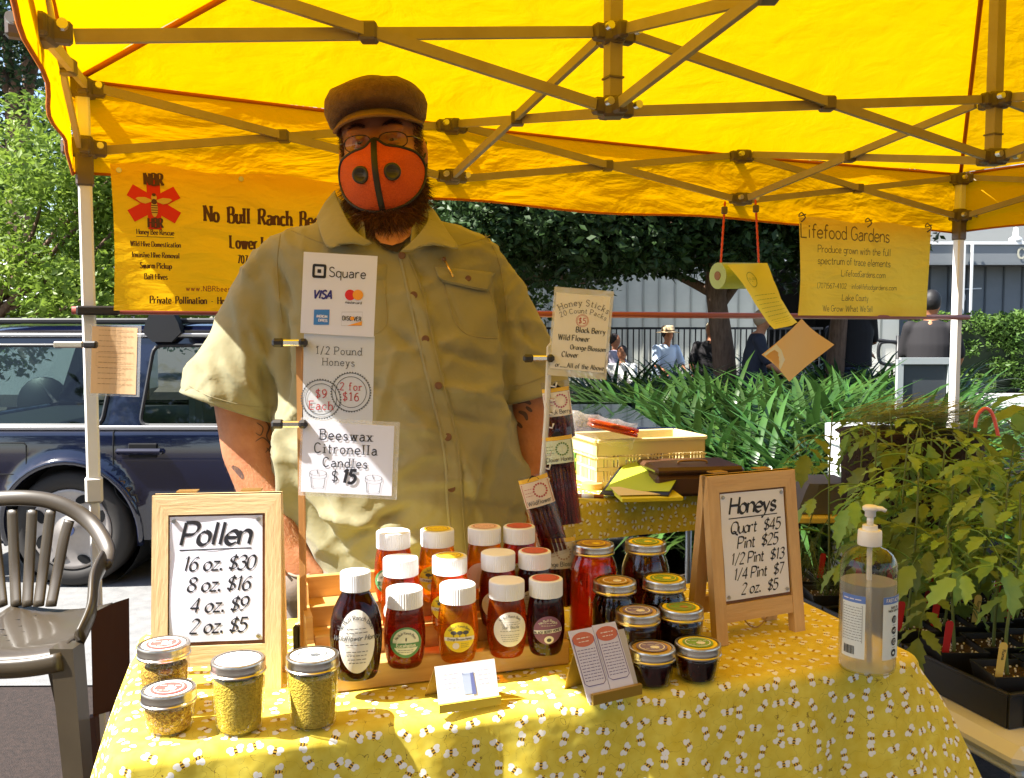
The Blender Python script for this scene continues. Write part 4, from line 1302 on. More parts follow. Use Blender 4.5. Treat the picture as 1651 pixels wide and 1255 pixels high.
folding_table('folding_table', 'folding table under the bee print cloth at the front of the stall', T0, TA, TW, TDp, ZT - .006, WHITE)
cloth('tablecloth', 'yellow bee print tablecloth draped over the front table with all the jars', T0, TA, TW, TDp, ZT, .78, flare=.06, corner=.24, seed=2, fold=.016, lbk=1.3)

WOOD = mat('pine_wood', (.50, .30, .12), .55, col2=(.64, .42, .19), vscale=9, stretch=(6, 6, .7), detail=6, bump=.12, bscale=40, rvar=.1)
WOODL = mat('pale_pine', (.60, .42, .20), .5, col2=(.72, .54, .30), vscale=9, stretch=(6, 6, .7), detail=6, bump=.12, bscale=40)
WOODH = mat('pale_pine_across', (.60, .42, .20), .5, col2=(.72, .54, .30), vscale=9, stretch=(.7, 6, 6), detail=6, bump=.12, bscale=40)
WOODX = mat('pine_across', (.50, .30, .12), .55, col2=(.64, .42, .19), vscale=9, stretch=(.7, 6, 6), detail=6, bump=.12, bscale=40)
BAMB = mat('bamboo', (.55, .30, .09), .4, col2=(.68, .42, .15), vscale=10, stretch=(.6, 7, 7), detail=5, coat=.2)
PAPER = mat('white_paper', (.74, .76, .88), .75)
BOARD = mat('brown_board', (.16, .065, .03), .7, col2=(.24, .10, .05), vscale=20)
SCREW = mat('screw_steel', (.5, .5, .48), .3, metal=1)

def easel(name, label, foot_l, foot_r, wd, H, lines, title, title_size, wl, wx, tilt=.035, splay=.055):
    "two hinged picture frames standing as an A"
    fl, fr = Vector(foot_l), Vector(foot_r)
    ang = math.atan2(fr.y - fl.y, fr.x - fl.x)
    t = thing(name, label, 'sign', fl, ang)
    fw = .0235; th = .016
    W = wd
    def panel(front=True):
        sgn = 1 if front else -1
        pb = t
        y0 = 0 if front else splay + tilt
        def T(x, y, z):            # lean
            yy = y0 + sgn * tilt * z / H + (y if front else -y) * 1.0
            return Vector((x, yy, z))
        def bx(nm, x0, x1, z0, z1, m, ya=0, yb=th, miter=None):
            b = MB()
            b.prism([(x0, z0), (x1, z0), (x1, z1), (x0, z1)] if miter is None else miter, ya, yb, lambda p: T(p.x, p.y, p.z))
            return fixn(b.build(nm, m, t))
        bx('stile', -fw / 2, fw / 2, 0, H, wl, miter=[(-fw / 2, 0), (fw / 2, 0), (fw / 2, H - .0285), (-fw / 2, H)])
        bx('stile', W - fw / 2, W + fw / 2, 0, H, wl, miter=[(W - fw / 2, 0), (W + fw / 2, 0), (W + fw / 2, H), (W - fw / 2, H - .0285)])
        bx('top_rail', 0, 0, 0, 0, wx, miter=[(-fw / 2 + .0004, H - .0003), (fw / 2, H - .0288), (W - fw / 2, H - .0288), (W + fw / 2 - .0004, H - .0003)])
        bx('bottom_rail', fw / 2 + .0003, W - fw / 2 - .0003, .036, .066, wx, .001, th - .001)
        if front:
            bx('board', fw / 2 + .0004, W - fw / 2 - .0004, .067, H - .0292, BOARD, .005, .010)
        return T
    T = panel(True); panel(False)
    for x in (W * .2, W * .78):
        b = MB(); b.box((x, tilt + splay / 2 + .004, H + .001), (.03, .02, .002)); b.build('hinge', m_brass, t)
    x0, x1 = fw / 2 + .002, W - fw / 2 - .004
    z0, z1 = .072, H - .032
    def fn(x, z, l=0.0):
        u_ = (x - x0) / (x1 - x0); w_ = (z - z0) / (z1 - z0)
        cur = .0015 * math.sin(w_ * 5) * (1 - u_) + .001 * math.sin(u_ * 6)
        return T(x, .0028 - l - abs(cur), z)
    b = MB(); b.grid(lambda i, j: fn(x0 + i * (x1 - x0), z0 + j * (z1 - z0)), 24, 28); b.build('paper', PAPER, t, smooth=True)
    for x in (x0 + .006, x1 - .006):
        for z in (z0 + .006, z1 - .006):
            b = MB(); p = fn(x, z, 0); b.tube([p + Vector((0, .001, 0)), p - Vector((0, .0028, 0))], [.0034, .0028], 10); b.build('screw', SCREW, t)
    ib = Ink(); cx = (x0 + x1) / 2
    K = dict(pen='nib', weight=.17, shear=.24, gap=.11)
    tz = z1 - (.042 if len(lines) == 4 else .036)
    st, w_ = text_strips(title, title_size, **K)
    ib.text(title, cx - .002, tz, title_size, fn, lift=.0004, **K)
    ib.line([(cx - w_ * .54, tz - .0075), (cx + w_ * .52, tz - .0062)], .0018, fn, lift=.0004)
    for k, (tx, sz, ox) in enumerate(lines):
        ib.text(tx, cx + ox, tz - .0065 - ((.031 + .0305 * k) if len(lines) == 4 else (.0265 + .0260 * k)), sz, fn, lift=.0004, **dict(K, weight=.14, space=.36))
    tag(ib.build('lettering', INK, t), kind='stuff')
    return t
m_brass = mat('brass', (.45, .28, .10), .4, metal=.8)
def foot(u, v): 
    p = atz(u, v, ZT); return p
fl = foot(256, 1119); fr = foot(440, 1111)
easel('price_sign', 'pale wooden easel sign headed Pollen at the left of the table', fl, fr, (fr - fl).length, .288,
      [('16 oz. $30', .0205, .003), ('8 oz. $16', .0205, .003), ('4 oz. $9', .0205, .003), ('2 oz. $5', .0205, .002)], 'Pollen', .033, WOODL, WOODH)
fl = foot(1166, 1042); fr = foot(1282, 1021)
t = easel('price_sign', 'brown wooden easel sign headed Honeys right of the mason jars', fl, fr, (fr - fl).length + .012, .285,
      [('Quart  $45', .0195, .002), ('Pint  $25', .0195, .004), ('1/2 Pint  $13', .0185, .002), ('1/4 Pint  $7', .0185, .002), ('2 oz.  $5', .0185, .002)], 'Honeys', .028, WOOD, WOODX)
b = MB()
cp = [Vector((.055 + .06 * q / 22, .018, .037 - .022 * math.sin(PI * q / 22))) for q in range(23)]
for q in range(22):
    b.tube([cp[q], cp[q + 1]], [.0017, .0011], 6)
o = b.build('chain', m_brass, t); tag(o, kind='stuff')

# ---- stepped bamboo shelf
SO = atz(524, 1131, ZT) ; SO = Vector((-.292, 1.327, ZT)); SA = R(18.5)
t = thing('jar_riser', 'stepped bamboo riser holding the white capped honey jars', 'shelf', SO, SA)
SW = .405
def sb(nm, x0, x1, y0, y1, z0, z1, m=BAMB, bev=.002):
    b = MB(); b.box(((x0 + x1) / 2, (y0 + y1) / 2, (z0 + z1) / 2), (x1 - x0, y1 - y0, z1 - z0), bev=bev); return b.build(nm, m, t)
sb('front_board', 0, SW, 0, .012, .001, .040)
sb('tier', .012, SW - .012, .0125, .068, .024, .031)
sb('riser_board', .012, SW - .012, .0685, .0775, .001, .066)
sb('tier', .012, SW - .012, .078, .128, .055, .062)
sb('riser_board', .012, SW - .012, .1285, .1375, .001, .096)
sb('tier', .012, SW - .012, .138, .192, .084, .091)
sb('back_board', .012, SW - .012, .1925, .2015, .001, .128)
for x in (0.0, SW - .011):
    b = MB(); b.prism([(.0125, .001), (.202, .001), (.202, .128), (.138, .128), (.128, .098), (.078, .094), (.068, .062), (.0125, .050)], x, x + .011, lambda p: Vector((p.y, p.x, p.z)))
    fixn(b.build('side_panel', BAMB, t))

# ---- glass and honey
def thin_glass(name, col=(.97, .98, .97), rough=.02):
    m = bpy.data.materials.new(name); m.use_nodes = True; nt = m.node_tree; N = nt.nodes
    N.remove(N['Principled BSDF'])
    tr = N.new('ShaderNodeBsdfTransparent'); tr.inputs[0].default_value = (*col, 1)
    gl = N.new('ShaderNodeBsdfGlossy'); gl.inputs['Roughness'].default_value = rough
    lw = N.new('ShaderNodeLayerWeight'); lw.inputs[0].default_value = .5; pw = N.new('ShaderNodeMath'); pw.operation = 'POWER'; pw.inputs[1].default_value = 3.5; lk(nt, lw.outputs['Facing'], pw.inputs[0]); fr = N.new('ShaderNodeMath'); fr.operation = 'MULTIPLY_ADD'; fr.inputs[1].default_value = .85; fr.inputs[2].default_value = .045; lk(nt, pw.outputs[0], fr.inputs[0])
    mx = N.new('ShaderNodeMixShader'); lk(nt, fr.outputs[0], mx.inputs[0]); lk(nt, tr.outputs[0], mx.inputs[1]); lk(nt, gl.outputs[0], mx.inputs[2])
    lk(nt, mx.outputs[0], N['Material Output'].inputs[0]); return m
GLASS = thin_glass('clear_glass')
def honey(name, col, tint, tr=.35):
    m = bpy.data.materials.new(name); m.use_nodes = True; nt = m.node_tree; N = nt.nodes
    b = N['Principled BSDF']; b.inputs['Base Color'].default_value = (*col, 1); b.inputs['Roughness'].default_value = .04
    b.inputs['Transmission Weight'].default_value = .82; b.inputs['IOR'].default_value = 1.42
    t_ = N.new('ShaderNodeBsdfTransparent'); t_.inputs[0].default_value = (*tint, 1)
    mx = N.new('ShaderNodeMixShader'); mx.inputs[0].default_value = tr
    lk(nt, b.outputs[0], mx.inputs[1]); lk(nt, t_.outputs[0], mx.inputs[2]); lk(nt, mx.outputs[0], N['Material Output'].inputs[0]); return m
H_AMB = honey('amber_honey', (.95, .42, .015), (.96, .46, .03), .45)
H_RED = honey('red_honey', (.82, .17, .008), (.85, .20, .012), .40)
H_BRN = honey('brown_honey', (.36, .045, .008), (.38, .05, .008), .25)
H_DRK = honey('dark_honey', (.05, .008, .005), (.05, .008, .004), .15)
H_PUR = honey('berry_honey', (.11, .008, .01), (.12, .01, .01), .18)
H_RUBY = honey('ruby_honey', (.60, .035, .010), (.62, .04, .012), .33)
CAPW = mat('cap_plastic', (.78, .79, .82), .4)
LABW = mat('label_white', (.78, .76, .70), .6)
LABG = mat('label_green', (.09, .26, .10), .6); LABY = mat('label_yellow', (.85, .66, .03), .6)
LABP = mat('label_purple', (.22, .09, .16), .6); REDP = mat('print_red', (.55, .10, .07), .6); PINKP = mat('print_pink', (.75, .50, .45), .6)
ORP = mat('print_orange', (.75, .38, .05), .6)
QP = [(0, .70), (.03, .80), (.12, .90), (.28, .985), (.42, 1.0), (.56, .965), (.68, .90), (.74, .85), (.775, .80), (.79, .75), (.80, .73)]
QB = [(0, .72), (.03, .80), (.12, .90), (.28, .98), (.42, 1.0), (.55, .95), (.66, .84), (.74, .68), (.79, .56), (.81, .52), (.83, .52)]
def prof_w(prof, f):
    for (a, wa), (c, wc) in zip(prof, prof[1:]):
        if a <= f <= c: return wa + (wc - wa) * (f - a) / (c - a)
    return prof[-1][1]
RIB = None
def honey_jar(label, pos, rot, H, W, hm, lab, captop=None, big=False):
    t = thing('honey_jar', label, 'honey jar', pos, rot, 'white capped honey jars on the stepped riser')
    prof = QB if big else QP
    hw = W / 2; dpt = .74
    b = MB(); pr = [(0.0, .004), (hw * .5, .001)] + [(w_ * hw, f * H + .0008) for f, w_ in prof] + [(0.0, prof[-1][0] * H + .001)]
    b.lathe(pr, 40, sy=dpt); b.build('jar_body', hm, t, smooth=True, angle=60)
    cw = hw * (.58 if big else .88); ch = H * (.17 if big else .225); z0 = H - ch
    b = MB(); n = 96
    vs = []
    prc = [(.96, 0, 1), (1.0, .0006, 1), (1.0, ch - .003, 1), (.985, ch - .001, 0), (.94, ch, 0)]
    for r_, z, rib in prc:
        for k in range(n):
            a = 2 * PI * k / n; rr = cw * r_ * (1 - (.018 if (rib and k % 2) else 0))
            vs.append((rr * math.cos(a), rr * math.sin(a), z0 + z))
    fs = [(i * n + k, i * n + (k + 1) % n, (i + 1) * n + (k + 1) % n, (i + 1) * n + k) for i in range(len(prc) - 1) for k in range(n)]
    fs.append(list(range((len(prc) - 1) * n, len(prc) * n)))
    b.add(vs, fs); b.build('cap', CAPW, t)
    if captop:
        ib = Ink(); fn = lambda x, y, l: Vector((x, y, H + .0002 + l))
        ib.disc(0, 0, cw * .8, cw * .8, fn, lift=.0004); ib.build('cap_label', captop, t)
        ib = Ink(); ib.ring(0, 0, cw * .62, cw * .05, fn, lift=.0007); ib.scribble(-cw * .5, cw * .5, cw * .05, .004, fn, lift=.0007); ib.scribble(-cw * .4, cw * .4, -cw * .25, .003, fn, lift=.0007)
        tag(ib.build('cap_print', mat('label_print_dark', (.25, .12, .08), .6), t), kind='stuff')
    # label on the curved face
    def fn(x, y, l=0.0):
        f = y / H; w_ = prof_w(prof, f) * hw
        q = max(-.995, min(.995, x / w_))
        nn = Vector((q, -math.sqrt(1 - q * q) / dpt, 0)).normalized()
        return Vector((x, -w_ * dpt * math.sqrt(1 - q * q), y)) + nn * (.0006 + l)
    kind = lab
    cx, cy = (0.0, H * .36)
    rx, ry = (hw * .72, hw * .74)
    if kind == 'tall': cx, cy, rx, ry = 0.0, H * .385, hw * .66, H * .295
    if kind == 'round': cx, cy, rx, ry = 0.002, H * .40, hw * .78, hw * .86
    if kind == 'rear': cx, cy = -hw * .15, H * .33
    if kind == 'rear_yellow' or kind == 'rear_green' or kind == 'rear_pink': rx, ry, cx, cy = hw * .7, hw * .7, -hw * .25, H * .35
    base = {'green': LABG, 'yellow': LABY, 'purple': LABP, 'rear_yellow': LABY, 'rear_green': LABG, 'rear_pink': PINKP}.get(kind, LABW)
    def disc_lab(x, y, ax_, ay_, m, lift, nm):
        b = MB(); vs = [fn(x, y, lift)]; n_ = 36; fs = []
        for rr in (.35, .7, 1.0):
            for k in range(n_): vs.append(fn(x + ax_ * rr * math.cos(2 * PI * k / n_), y + ay_ * rr * math.sin(2 * PI * k / n_), lift))
        fs = [(0, 1 + (k + 1) % n_, 1 + k) for k in range(n_)]
        for q in range(2):
            for k in range(n_):
                a_, c_ = 1 + q * n_ + k, 1 + q * n_ + (k + 1) % n_
                fs.append((a_, c_, c_ + n_, a_ + n_))
        b.add(vs, fs); return b.build(nm, m, t)
    disc_lab(cx, cy, rx, ry, base, 0, 'label')
    ib = Ink(); dk = Ink()
    if kind in ('tall', 'round', 'rear'):
        n_l = 9 if kind == 'tall' else 6
        nm_ = {'tall': 'Wildflower Honey', 'round': 'Star Thistle', 'rear': 'Clover'}[kind]
        dk.text('No Bull Ranch Bees', cx, cy + ry * .70, ry * .13, fn, weight=.13, xs=.8, arc=rx * .85, lift=.0004, sub=2)
        dk.text(nm_, cx, cy + ry * .06, ry * .16, fn, weight=.12, shear=.3, xs=.85, lift=.0004, sub=2)
        for q in (.42, .3, -.08, -.3, -.42, -.55, -.66):
            ww = math.sqrt(max(.05, 1 - q * q)) * .62 * rx
            dk.scribble(cx - ww, cx + ww, cy + ry * q, ry * .06, fn, lift=.0004, wd=ry * .022)
        tag(dk.build('lettering', mat('label_ink', (.08, .08, .08), .6), t), kind='stuff')
    elif kind in ('green', 'rear_green'):
        disc_lab(cx, cy + ry * .04, rx * .84, ry * .84, mat('label_cream', (.72, .74, .58), .6), .0003, 'label_inner')
        ib.poly([(cx - rx * .96, cy - ry * .05), (cx + rx * .96, cy - ry * .05), (cx + rx * .93, cy - ry * .32), (cx - rx * .93, cy - ry * .32)], fn, lift=.0006)
        ib.v[:] = []; ib.f[:] = []; ib.mi[:] = []
        k0 = 14
        ib.add([fn(cx - rx * .95 + 2 * rx * .95 * i / k0, cy - ry * q, .0006) for q in (.02, .32) for i in range(k0 + 1)], [(i, i + 1, k0 + 2 + i, k0 + 1 + i) for i in range(k0)])
        ib.build('label_band', LABG, t)
        dk.text('Eucalyptus', cx, cy - ry * .26, ry * .22, fn, weight=.2, xs=.85, lift=.0009, sub=2); dk.build('band_lettering', mat('label_cream', (.72, .74, .58), .6), t)
        dk = Ink(); dk.text('No Bull Ranch Bees', cx, cy + ry * .56, ry * .15, fn, weight=.14, xs=.8, arc=rx * .6, lift=.0006, sub=2)
        dk.disc(cx, cy + ry * .22, ry * .05, ry * .12, fn, lift=.0006)
        for q in (-.48, -.62): dk.scribble(cx - rx * .5, cx + rx * .5, cy + ry * q, ry * .08, fn, lift=.0006)
        tag(dk.build('lettering', mat('label_ink', (.08, .08, .08), .6), t), kind='stuff')
    elif kind in ('yellow', 'rear_yellow'):
        k0 = 14
        ib.add([fn(cx - rx * .97 + 2 * rx * .97 * i / k0, cy - ry * q, .0004) for q in (-.02, .22) for i in range(k0 + 1)], [(i, i + 1, k0 + 2 + i, k0 + 1 + i) for i in range(k0)])
        ib.disc(cx - rx * .25, cy - ry * .55, rx * .22, ry * .22, fn, lift=.0004); ib.build('label_band', LABW, t)
        dk.text('Orange Blossom Honey', cx, cy - ry * .17, ry * .14, fn, weight=.18, xs=.8, lift=.0008, sub=2)
        dk.text('No Bull Ranch Bees', cx, cy + ry * .68, ry * .15, fn, weight=.13, xs=.8, arc=rx * .8, lift=.0006, sub=2)
        for q in (-.4, 0, .4): dk.disc(cx + rx * q, cy + ry * .32, rx * .2, ry * .13, fn, lift=.0006); dk.line([(cx + rx * q, cy + ry * .05), (cx + rx * q, cy + ry * .25)], ry * .05, fn)
        for q in (-.4, -.52, -.64): dk.scribble(cx + rx * .08, cx + rx * .6, cy + ry * q, ry * .06, fn, lift=.0006)
        tag(dk.build('lettering', mat('label_ink', (.08, .08, .08), .6), t), kind='stuff')
    elif kind == 'purple':
        k0 = 14
        ib.add([fn(cx - rx * .97 + 2 * rx * .97 * i / k0, cy - ry * (q - .14 * i / k0), .0004) for q in (0, .27) for i in range(k0 + 1)], [(i, i + 1, k0 + 2 + i, k0 + 1 + i) for i in range(k0)])
        ib.disc(cx + rx * .05, cy - ry * .66, rx * .34, ry * .28, fn, lift=.0004); ib.build('label_band', LABW, t)
        dk.text('BLACK BERRY HONEY', cx, cy - ry * .16, ry * .17, fn, weight=.22, xs=.8, lift=.0008, rot=R(7), sub=2)
        dk.disc(cx + rx * .05, cy - ry * .68, rx * .16, ry * .13, fn, lift=.0008)
        tag(dk.build('lettering', mat('label_ink', (.08, .08, .08), .6), t), kind='stuff')
        dk = Ink(); dk.text('No Bull Ranch', cx, cy + ry * .62, ry * .17, fn, weight=.14, xs=.9, arc=rx * .8, lift=.0006, sub=2)
        for q in (.5, .34): dk.scribble(cx - rx * .5, cx + rx * .5, cy + ry * q, ry * .08, fn, lift=.0006)
        tag(dk.build('pale_print', mat('label_cream', (.72, .74, .58), .6), t), kind='stuff')
    return t
def jar_top(u, v, z): return atz(u, v, z)
def put_jar(label, u, v, zb, H, W, *a, **k):
    p = atz(u, v, zb + H); p.z = zb
    honey_jar(label, p, SA * .5 - math.atan2(p.x, p.y) * .3, H, W, *a, **k)
zf = ZT + .0312
put_jar('tall nearly black honey bottle with a long white oval label, left end of front row', 573, 921, zf, .156, .0755, H_DRK, 'tall', big=True)
put_jar('dark red honey jar with a green and white round label in the front row', 652, 948, zf, .119, .0625, H_BRN, 'green')
put_jar('amber honey jar with a bright yellow label in the front row', 738, 941, zf, .119, .0625, H_AMB, 'yellow', captop=None)
put_jar('red amber honey jar with a white round label in the front row', 817, 935, zf, .119, .0625, H_RED, 'round')
put_jar('very dark honey jar with a purple berry label, right end of front row', 880, 932, zf, .119, .060, H_PUR, 'purple', captop=REDP)
zm = ZT + .0622
put_jar('plain white capped red honey jar in the middle row behind the green labelled jar', 646, 899, zm, .119, .0625, H_RED, 'rear')
put_jar('amber honey jar with yellow printed cap in the middle row', 725, 896, zm, .119, .0625, H_AMB, 'rear_yellow', captop=LABY)
put_jar('dark brown honey jar with plain cap in the middle row behind the white labelled jar', 803, 890, zm, .119, .0625, H_BRN, 'rear')
put_jar('dark berry honey jar with red printed cap in the middle row', 862, 888, zm, .119, .060, H_PUR, 'rear', captop=REDP)
zr = ZT + .0912
put_jar('red honey jar with plain white cap at the left end of the back row', 634, 856, zr, .119, .0625, H_RED, 'rear_green')
put_jar('amber honey jar with yellow printed cap in the back row', 705, 853, zr, .119, .0625, H_AMB, 'rear_yellow', captop=LABY)
put_jar('light amber honey jar with pale pink cap in the back row', 781, 849, zr, .119, .0625, H_AMB, 'rear_pink', captop=PINKP)
put_jar('red brown honey jar with red printed cap, right end of back row', 837, 848, zr, .119, .060, H_RUBY, 'rear', captop=REDP)

# ---- mason jars
BAND = mat('jar_band', (.60, .56, .50), .28, metal=1.0)
def pollen_mat(name, c1, c2):
    m = mat(name, c1, .8, col2=c2, vscale=260, detail=2, bump=.8, bscale=380); return m
POL_Y = pollen_mat('pollen_yellow', (.58, .38, .025), (.78, .56, .06)); POL_B = pollen_mat('pollen_grain', (.28, .12, .015), (.80, .52, .07))
def mason(label, u, v, h, r, contents, top=None, topc=None, group='silver banded mason jars', kind='straight', rot=0.0, fill=1.0, facets=False):
    p = atz(u, v, ZT + h); p.z = ZT + .0005
    t = thing('mason_jar', label, 'mason jar', p, rot, group)
    lr = .0355; zb = h - .0175
    if kind == 'straight': pr = [(0, .003), (r * .62, .001), (r * .80, .0005), (r * .87, .004), (r * .95, h * .35), (r, zb - .010), (r * .98, zb - .004), (lr * .88, zb - .001), (lr * .88, h - .003)]
    elif kind == 'squat': pr = [(0, .003), (r * .66, .001), (r * .80, .0005), (r * .86, .004), (r * .95, h * .35), (r, zb - .006), (r * .98, zb - .002), (lr * .88, zb), (lr * .88, h - .003)]
    else: pr = [(0, .003), (r * .8, .001), (r * .93, .0005), (r, .007), (r, zb * .72), (r * .985, zb * .80), (r * .93, zb * .87), (r * .85, zb * .93), (lr * .90, zb - .003), (lr * .88, zb), (lr * .88, h - .003)]
    b = MB(); b.lathe(pr, 40); b.build('glass', GLASS, t, smooth=True, angle=70)
    fz = []
    for (a0, y0), (a1, y1) in zip(pr[1:], pr[2:]):
        for q in range(4): fz.append((a0 + (a1 - a0) * q / 4, y0 + (y1 - y0) * q / 4))
    ci = [(0.0, .0042)] + [(max(0, a - .0022), z + .003) for a, z in fz if z < zb * fill] 
    ci.append((ci[-1][0] * .98, ci[-1][1] + .002)); ci.append((0.0, ci[-1][1] + .0005))
    b = MB(); b.lathe(ci, 36); b.build('contents', contents, t, smooth=True, angle=60)
    n = 110; b = MB(); vs = []
    prc = [(lr * .96, zb - .0005, 0), (lr * 1.02, zb, 0), (lr * 1.025, zb + .002, 0), (lr * .985, zb + .0035, 0), (lr * 1.0, zb + .006, 0), (lr, zb + .007, 1), (lr, h - .004, 1), (lr * .995, h - .002, 0), (lr * .97, h - .0005, 0), (lr * .92, h, 0), (lr * .86, h - .0004, 0)]
    for r_, z, rib in prc:
        for k in range(n):
            a = 2 * PI * k / n; rr = r_ * (1 - (.014 if (rib and k % 2) else 0)); vs.append((rr * math.cos(a), rr * math.sin(a), z))
    fs = [(i * n + k, i * n + (k + 1) % n, (i + 1) * n + (k + 1) % n, (i + 1) * n + k) for i in range(len(prc) - 1) for k in range(n)]
    b.add(vs, fs); b.build('band', BAND, t, smooth=True, angle=35)
    b = MB(); b.lathe([(lr * .86, h - .0025), (lr * .84, h - .0012), (lr * .80, h - .0008), (lr * .74, h - .0014), (0, h - .0014)], 36)
    b.build('lid', mat('lid_gold', (.78, .50, .14), .35, metal=.7) if not topc else topc, t, smooth=True)
    if top:
        fn = lambda x, y, l: Vector((x, y, h - .0006 + l))
        ib = Ink(); ib.disc(0, 0, lr * .66, lr * .66, fn, lift=.0004); ib.build('lid_label', top[0], t)
        ib = Ink(); ib.ring(0, 0, lr * .50, lr * .05, fn, lift=.0008)
        ib.disc(.004, -.003, lr * .20, lr * .16, fn, lift=.0008)
        ib.scribble(-lr * .4, lr * .4, lr * .18, .004, fn, lift=.0008); ib.scribble(-lr * .4, lr * .35, -lr * .28, .003, fn, lift=.0008)
        tag(ib.build('lid_print', top[1], t), kind='stuff')
    return t
LW = mat('lid_white', (.78, .78, .76), .45); LR = mat('lid_redprint', (.60, .10, .09), .5); LG = mat('lid_green', (.20, .36, .06), .5); LV = mat('lid_violet', (.22, .17, .36), .5); LGD = mat('lid_goldprint', (.42, .22, .04), .5)
mason('glass jar of brown pollen grains with a red and white lid, back left', 264, 1037, .096, .034, POL_B, top=(LR, LW), topc=LW, group='pollen jars', rot=.3, fill=.85)
mason('short glass jar of brown pollen grains, red and white lid, front left corner', 272, 1109, .058, .0335, POL_B, top=(LR, LW), topc=LW, group='pollen jars', kind='squat', fill=.92)
mason('jar of fine yellow pollen with a plain white lid in front of the pollen sign', 384, 1062, .097, .0345, POL_Y, topc=LW, group='pollen jars', fill=.9)
mason('jar of fine yellow pollen with a marked white lid beside the tall dark bottle', 504, 1055, .097, .0345, POL_Y, top=(LW, INKGREY), topc=LW, group='pollen jars', fill=.9)
mason('tall red quart honey jar with a gold lid beside the honey stick packs', 957, 876, .168, .042, H_RUBY, kind='shoulder', top=(LGD, LABY))
mason('tall nearly black quart honey jar with a yellow and green lid', 1041, 873, .168, .0415, H_DRK, kind='shoulder', top=(LG, LABY), topc=LABY)
mason('dark pint honey jar with brown printed lid before the red quart', 991, 936, .124, .0375, H_DRK, kind='shoulder', top=(LGD, LW))
mason('black pint honey jar with light green lid before the black quart', 1071, 932, .124, .0375, H_DRK, kind='shoulder', top=(LG, LABY), topc=LABY)
mason('dark half pint honey jar with violet printed lid', 1028, 984, .092, .0350, H_PUR, top=(LV, LW))
mason('black half pint honey jar with dark green printed lid', 1098, 978, .092, .0350, H_DRK, top=(LG, LGD), topc=LABY)
mason('smallest dark red honey jar with violet lid beside the brochures', 1051, 1043, .057, .0335, H_PUR, kind='squat', top=(LV, LW))
mason('smallest brown black honey jar with green lid, right front of the mason jars', 1125, 1036, .057, .0335, H_DRK, kind='squat', top=(LG, LW), topc=LABY)

# ---- card holders
def holder(name, label, tl, tr, br, bl, Yb, kind):
    P = [atz(br[0], br[1], ZT + .004), atz(bl[0], bl[1], ZT + .004)]
    o = P[1]; ex = (P[0] - P[1]); W = ex.length; ex.normalize()
    nrm = Vector((ex.y, -ex.x, 0))
    back = -nrm
    H = .066 if kind == 'card' else .097
    ey = Vector((0, 0, 1)) + back * .42
    fn = plane_fn(o, ex, ey)
    t = thing(name, label, 'card holder', o)
    return t, fn, W, H, ex, back
t, fn, W, H, ex, back = holder('card_holder', 'small folded card with a blue printed jar standing before the bamboo riser', (694, 1088), (798, 1073), (806, 1136), (709, 1151), 0, 'card')
H = .063
b = MB(); b.prism([(0, 0), (W, 0), (W + .0, H), (0, H)], 0, .0015, lambda p: fn(p.x, p.z, p.y)); fixn(b.build('card', mat('glossy_card', (.80, .80, .80), .3), t, world=True))
b = MB(); top_ = fn(0, H, -.001); o0 = fn(0, 0, -.001)
def lam(p):  # back support sheet
    q = o0 + ex * p.x; tt = fn(p.x, H * .96, -.002); bb_ = q + back * .075 - Vector((0, 0, .003)); return bb_.lerp(tt, p.z) + Vector((0, 0, p.y))
b.prism([(0, 0), (W, 0), (W, 1), (0, 1)], 0, .001, lam); fixn(b.build('back_flap', BEE, t, world=True))
b = MB(); b.bar(fn(-.001, .006, .003), fn(W + .001, .006, .003), .004, .012); b.build('front_lip', mat('yellow_card', (.75, .55, .05), .5), t, world=True)
ib = Ink(); ib.poly([(W * .43, H * .32), (W * .60, H * .32), (W * .62, H * .78), (W * .42, H * .78)], fn, lift=.0019)
ib.build('jar_picture', mat('pale_blue_print', (.42, .50, .66), .5), t, world=True)
ib = Ink(); ib.poly([(W * .56, H * .30), (W * .63, H * .30), (W * .61, H * .76), (W * .56, H * .76)], fn, lift=.0023); ib.ring(W * .52, H * .78, W * .09, W * .01, fn, lift=.0023, sy=.3)
for q in range(4): ib.scribble(W * .12, W * .36, H * (.8 - q * .1), .003, fn, lift=.0019, wd=.0006); ib.scribble(W * .68, W * .9, H * (.8 - q * .1), .003, fn, lift=.0019, wd=.0006)
ib.scribble(W * .3, W * .7, H * .18, .003, fn, lift=.0019, wd=.0008)
tag(ib.build('printing', mat('blue_print', (.14, .17, .40), .5), t, world=True), kind='stuff')

t, fn, W, H, ex, back = holder('brochure_holder', 'two purple printed brochures side by side in a folded stand before the small jars', (921, 1035), (1008, 1022), (1032, 1119), (955, 1137), 0, 'bro')
H = .105
b = MB(); b.prism([(-.002, 0), (W + .002, 0), (W - .002, H * .9), (-.008, H * .9)], -.004, -.002, lambda p: fn(p.x, p.z, p.y)); fixn(b.build('stand_front', mat('grey_card', (.45, .42, .40), .5), t, world=True))
b = MB()
def lam(p):
    q = fn(p.x, 0, -.005) + back * .07; q.z = ZT + .001; tt = fn(p.x, H * .86, -.006); return q.lerp(tt, p.z) + back * p.y
b.prism([(0, 0), (W, 0), (W, 1), (0, 1)], 0, .0015, lam); fixn(b.build('stand_back', mat('bronze_card', (.35, .22, .03), .3, metal=.3), t, world=True))
b = MB(); b.bar(fn(-.001, .007, .004), fn(W + .001, .007, .004), .006, .015); b.build('front_lip', mat('bronze_card', (.35, .22, .03), .3, metal=.3), t, world=True)
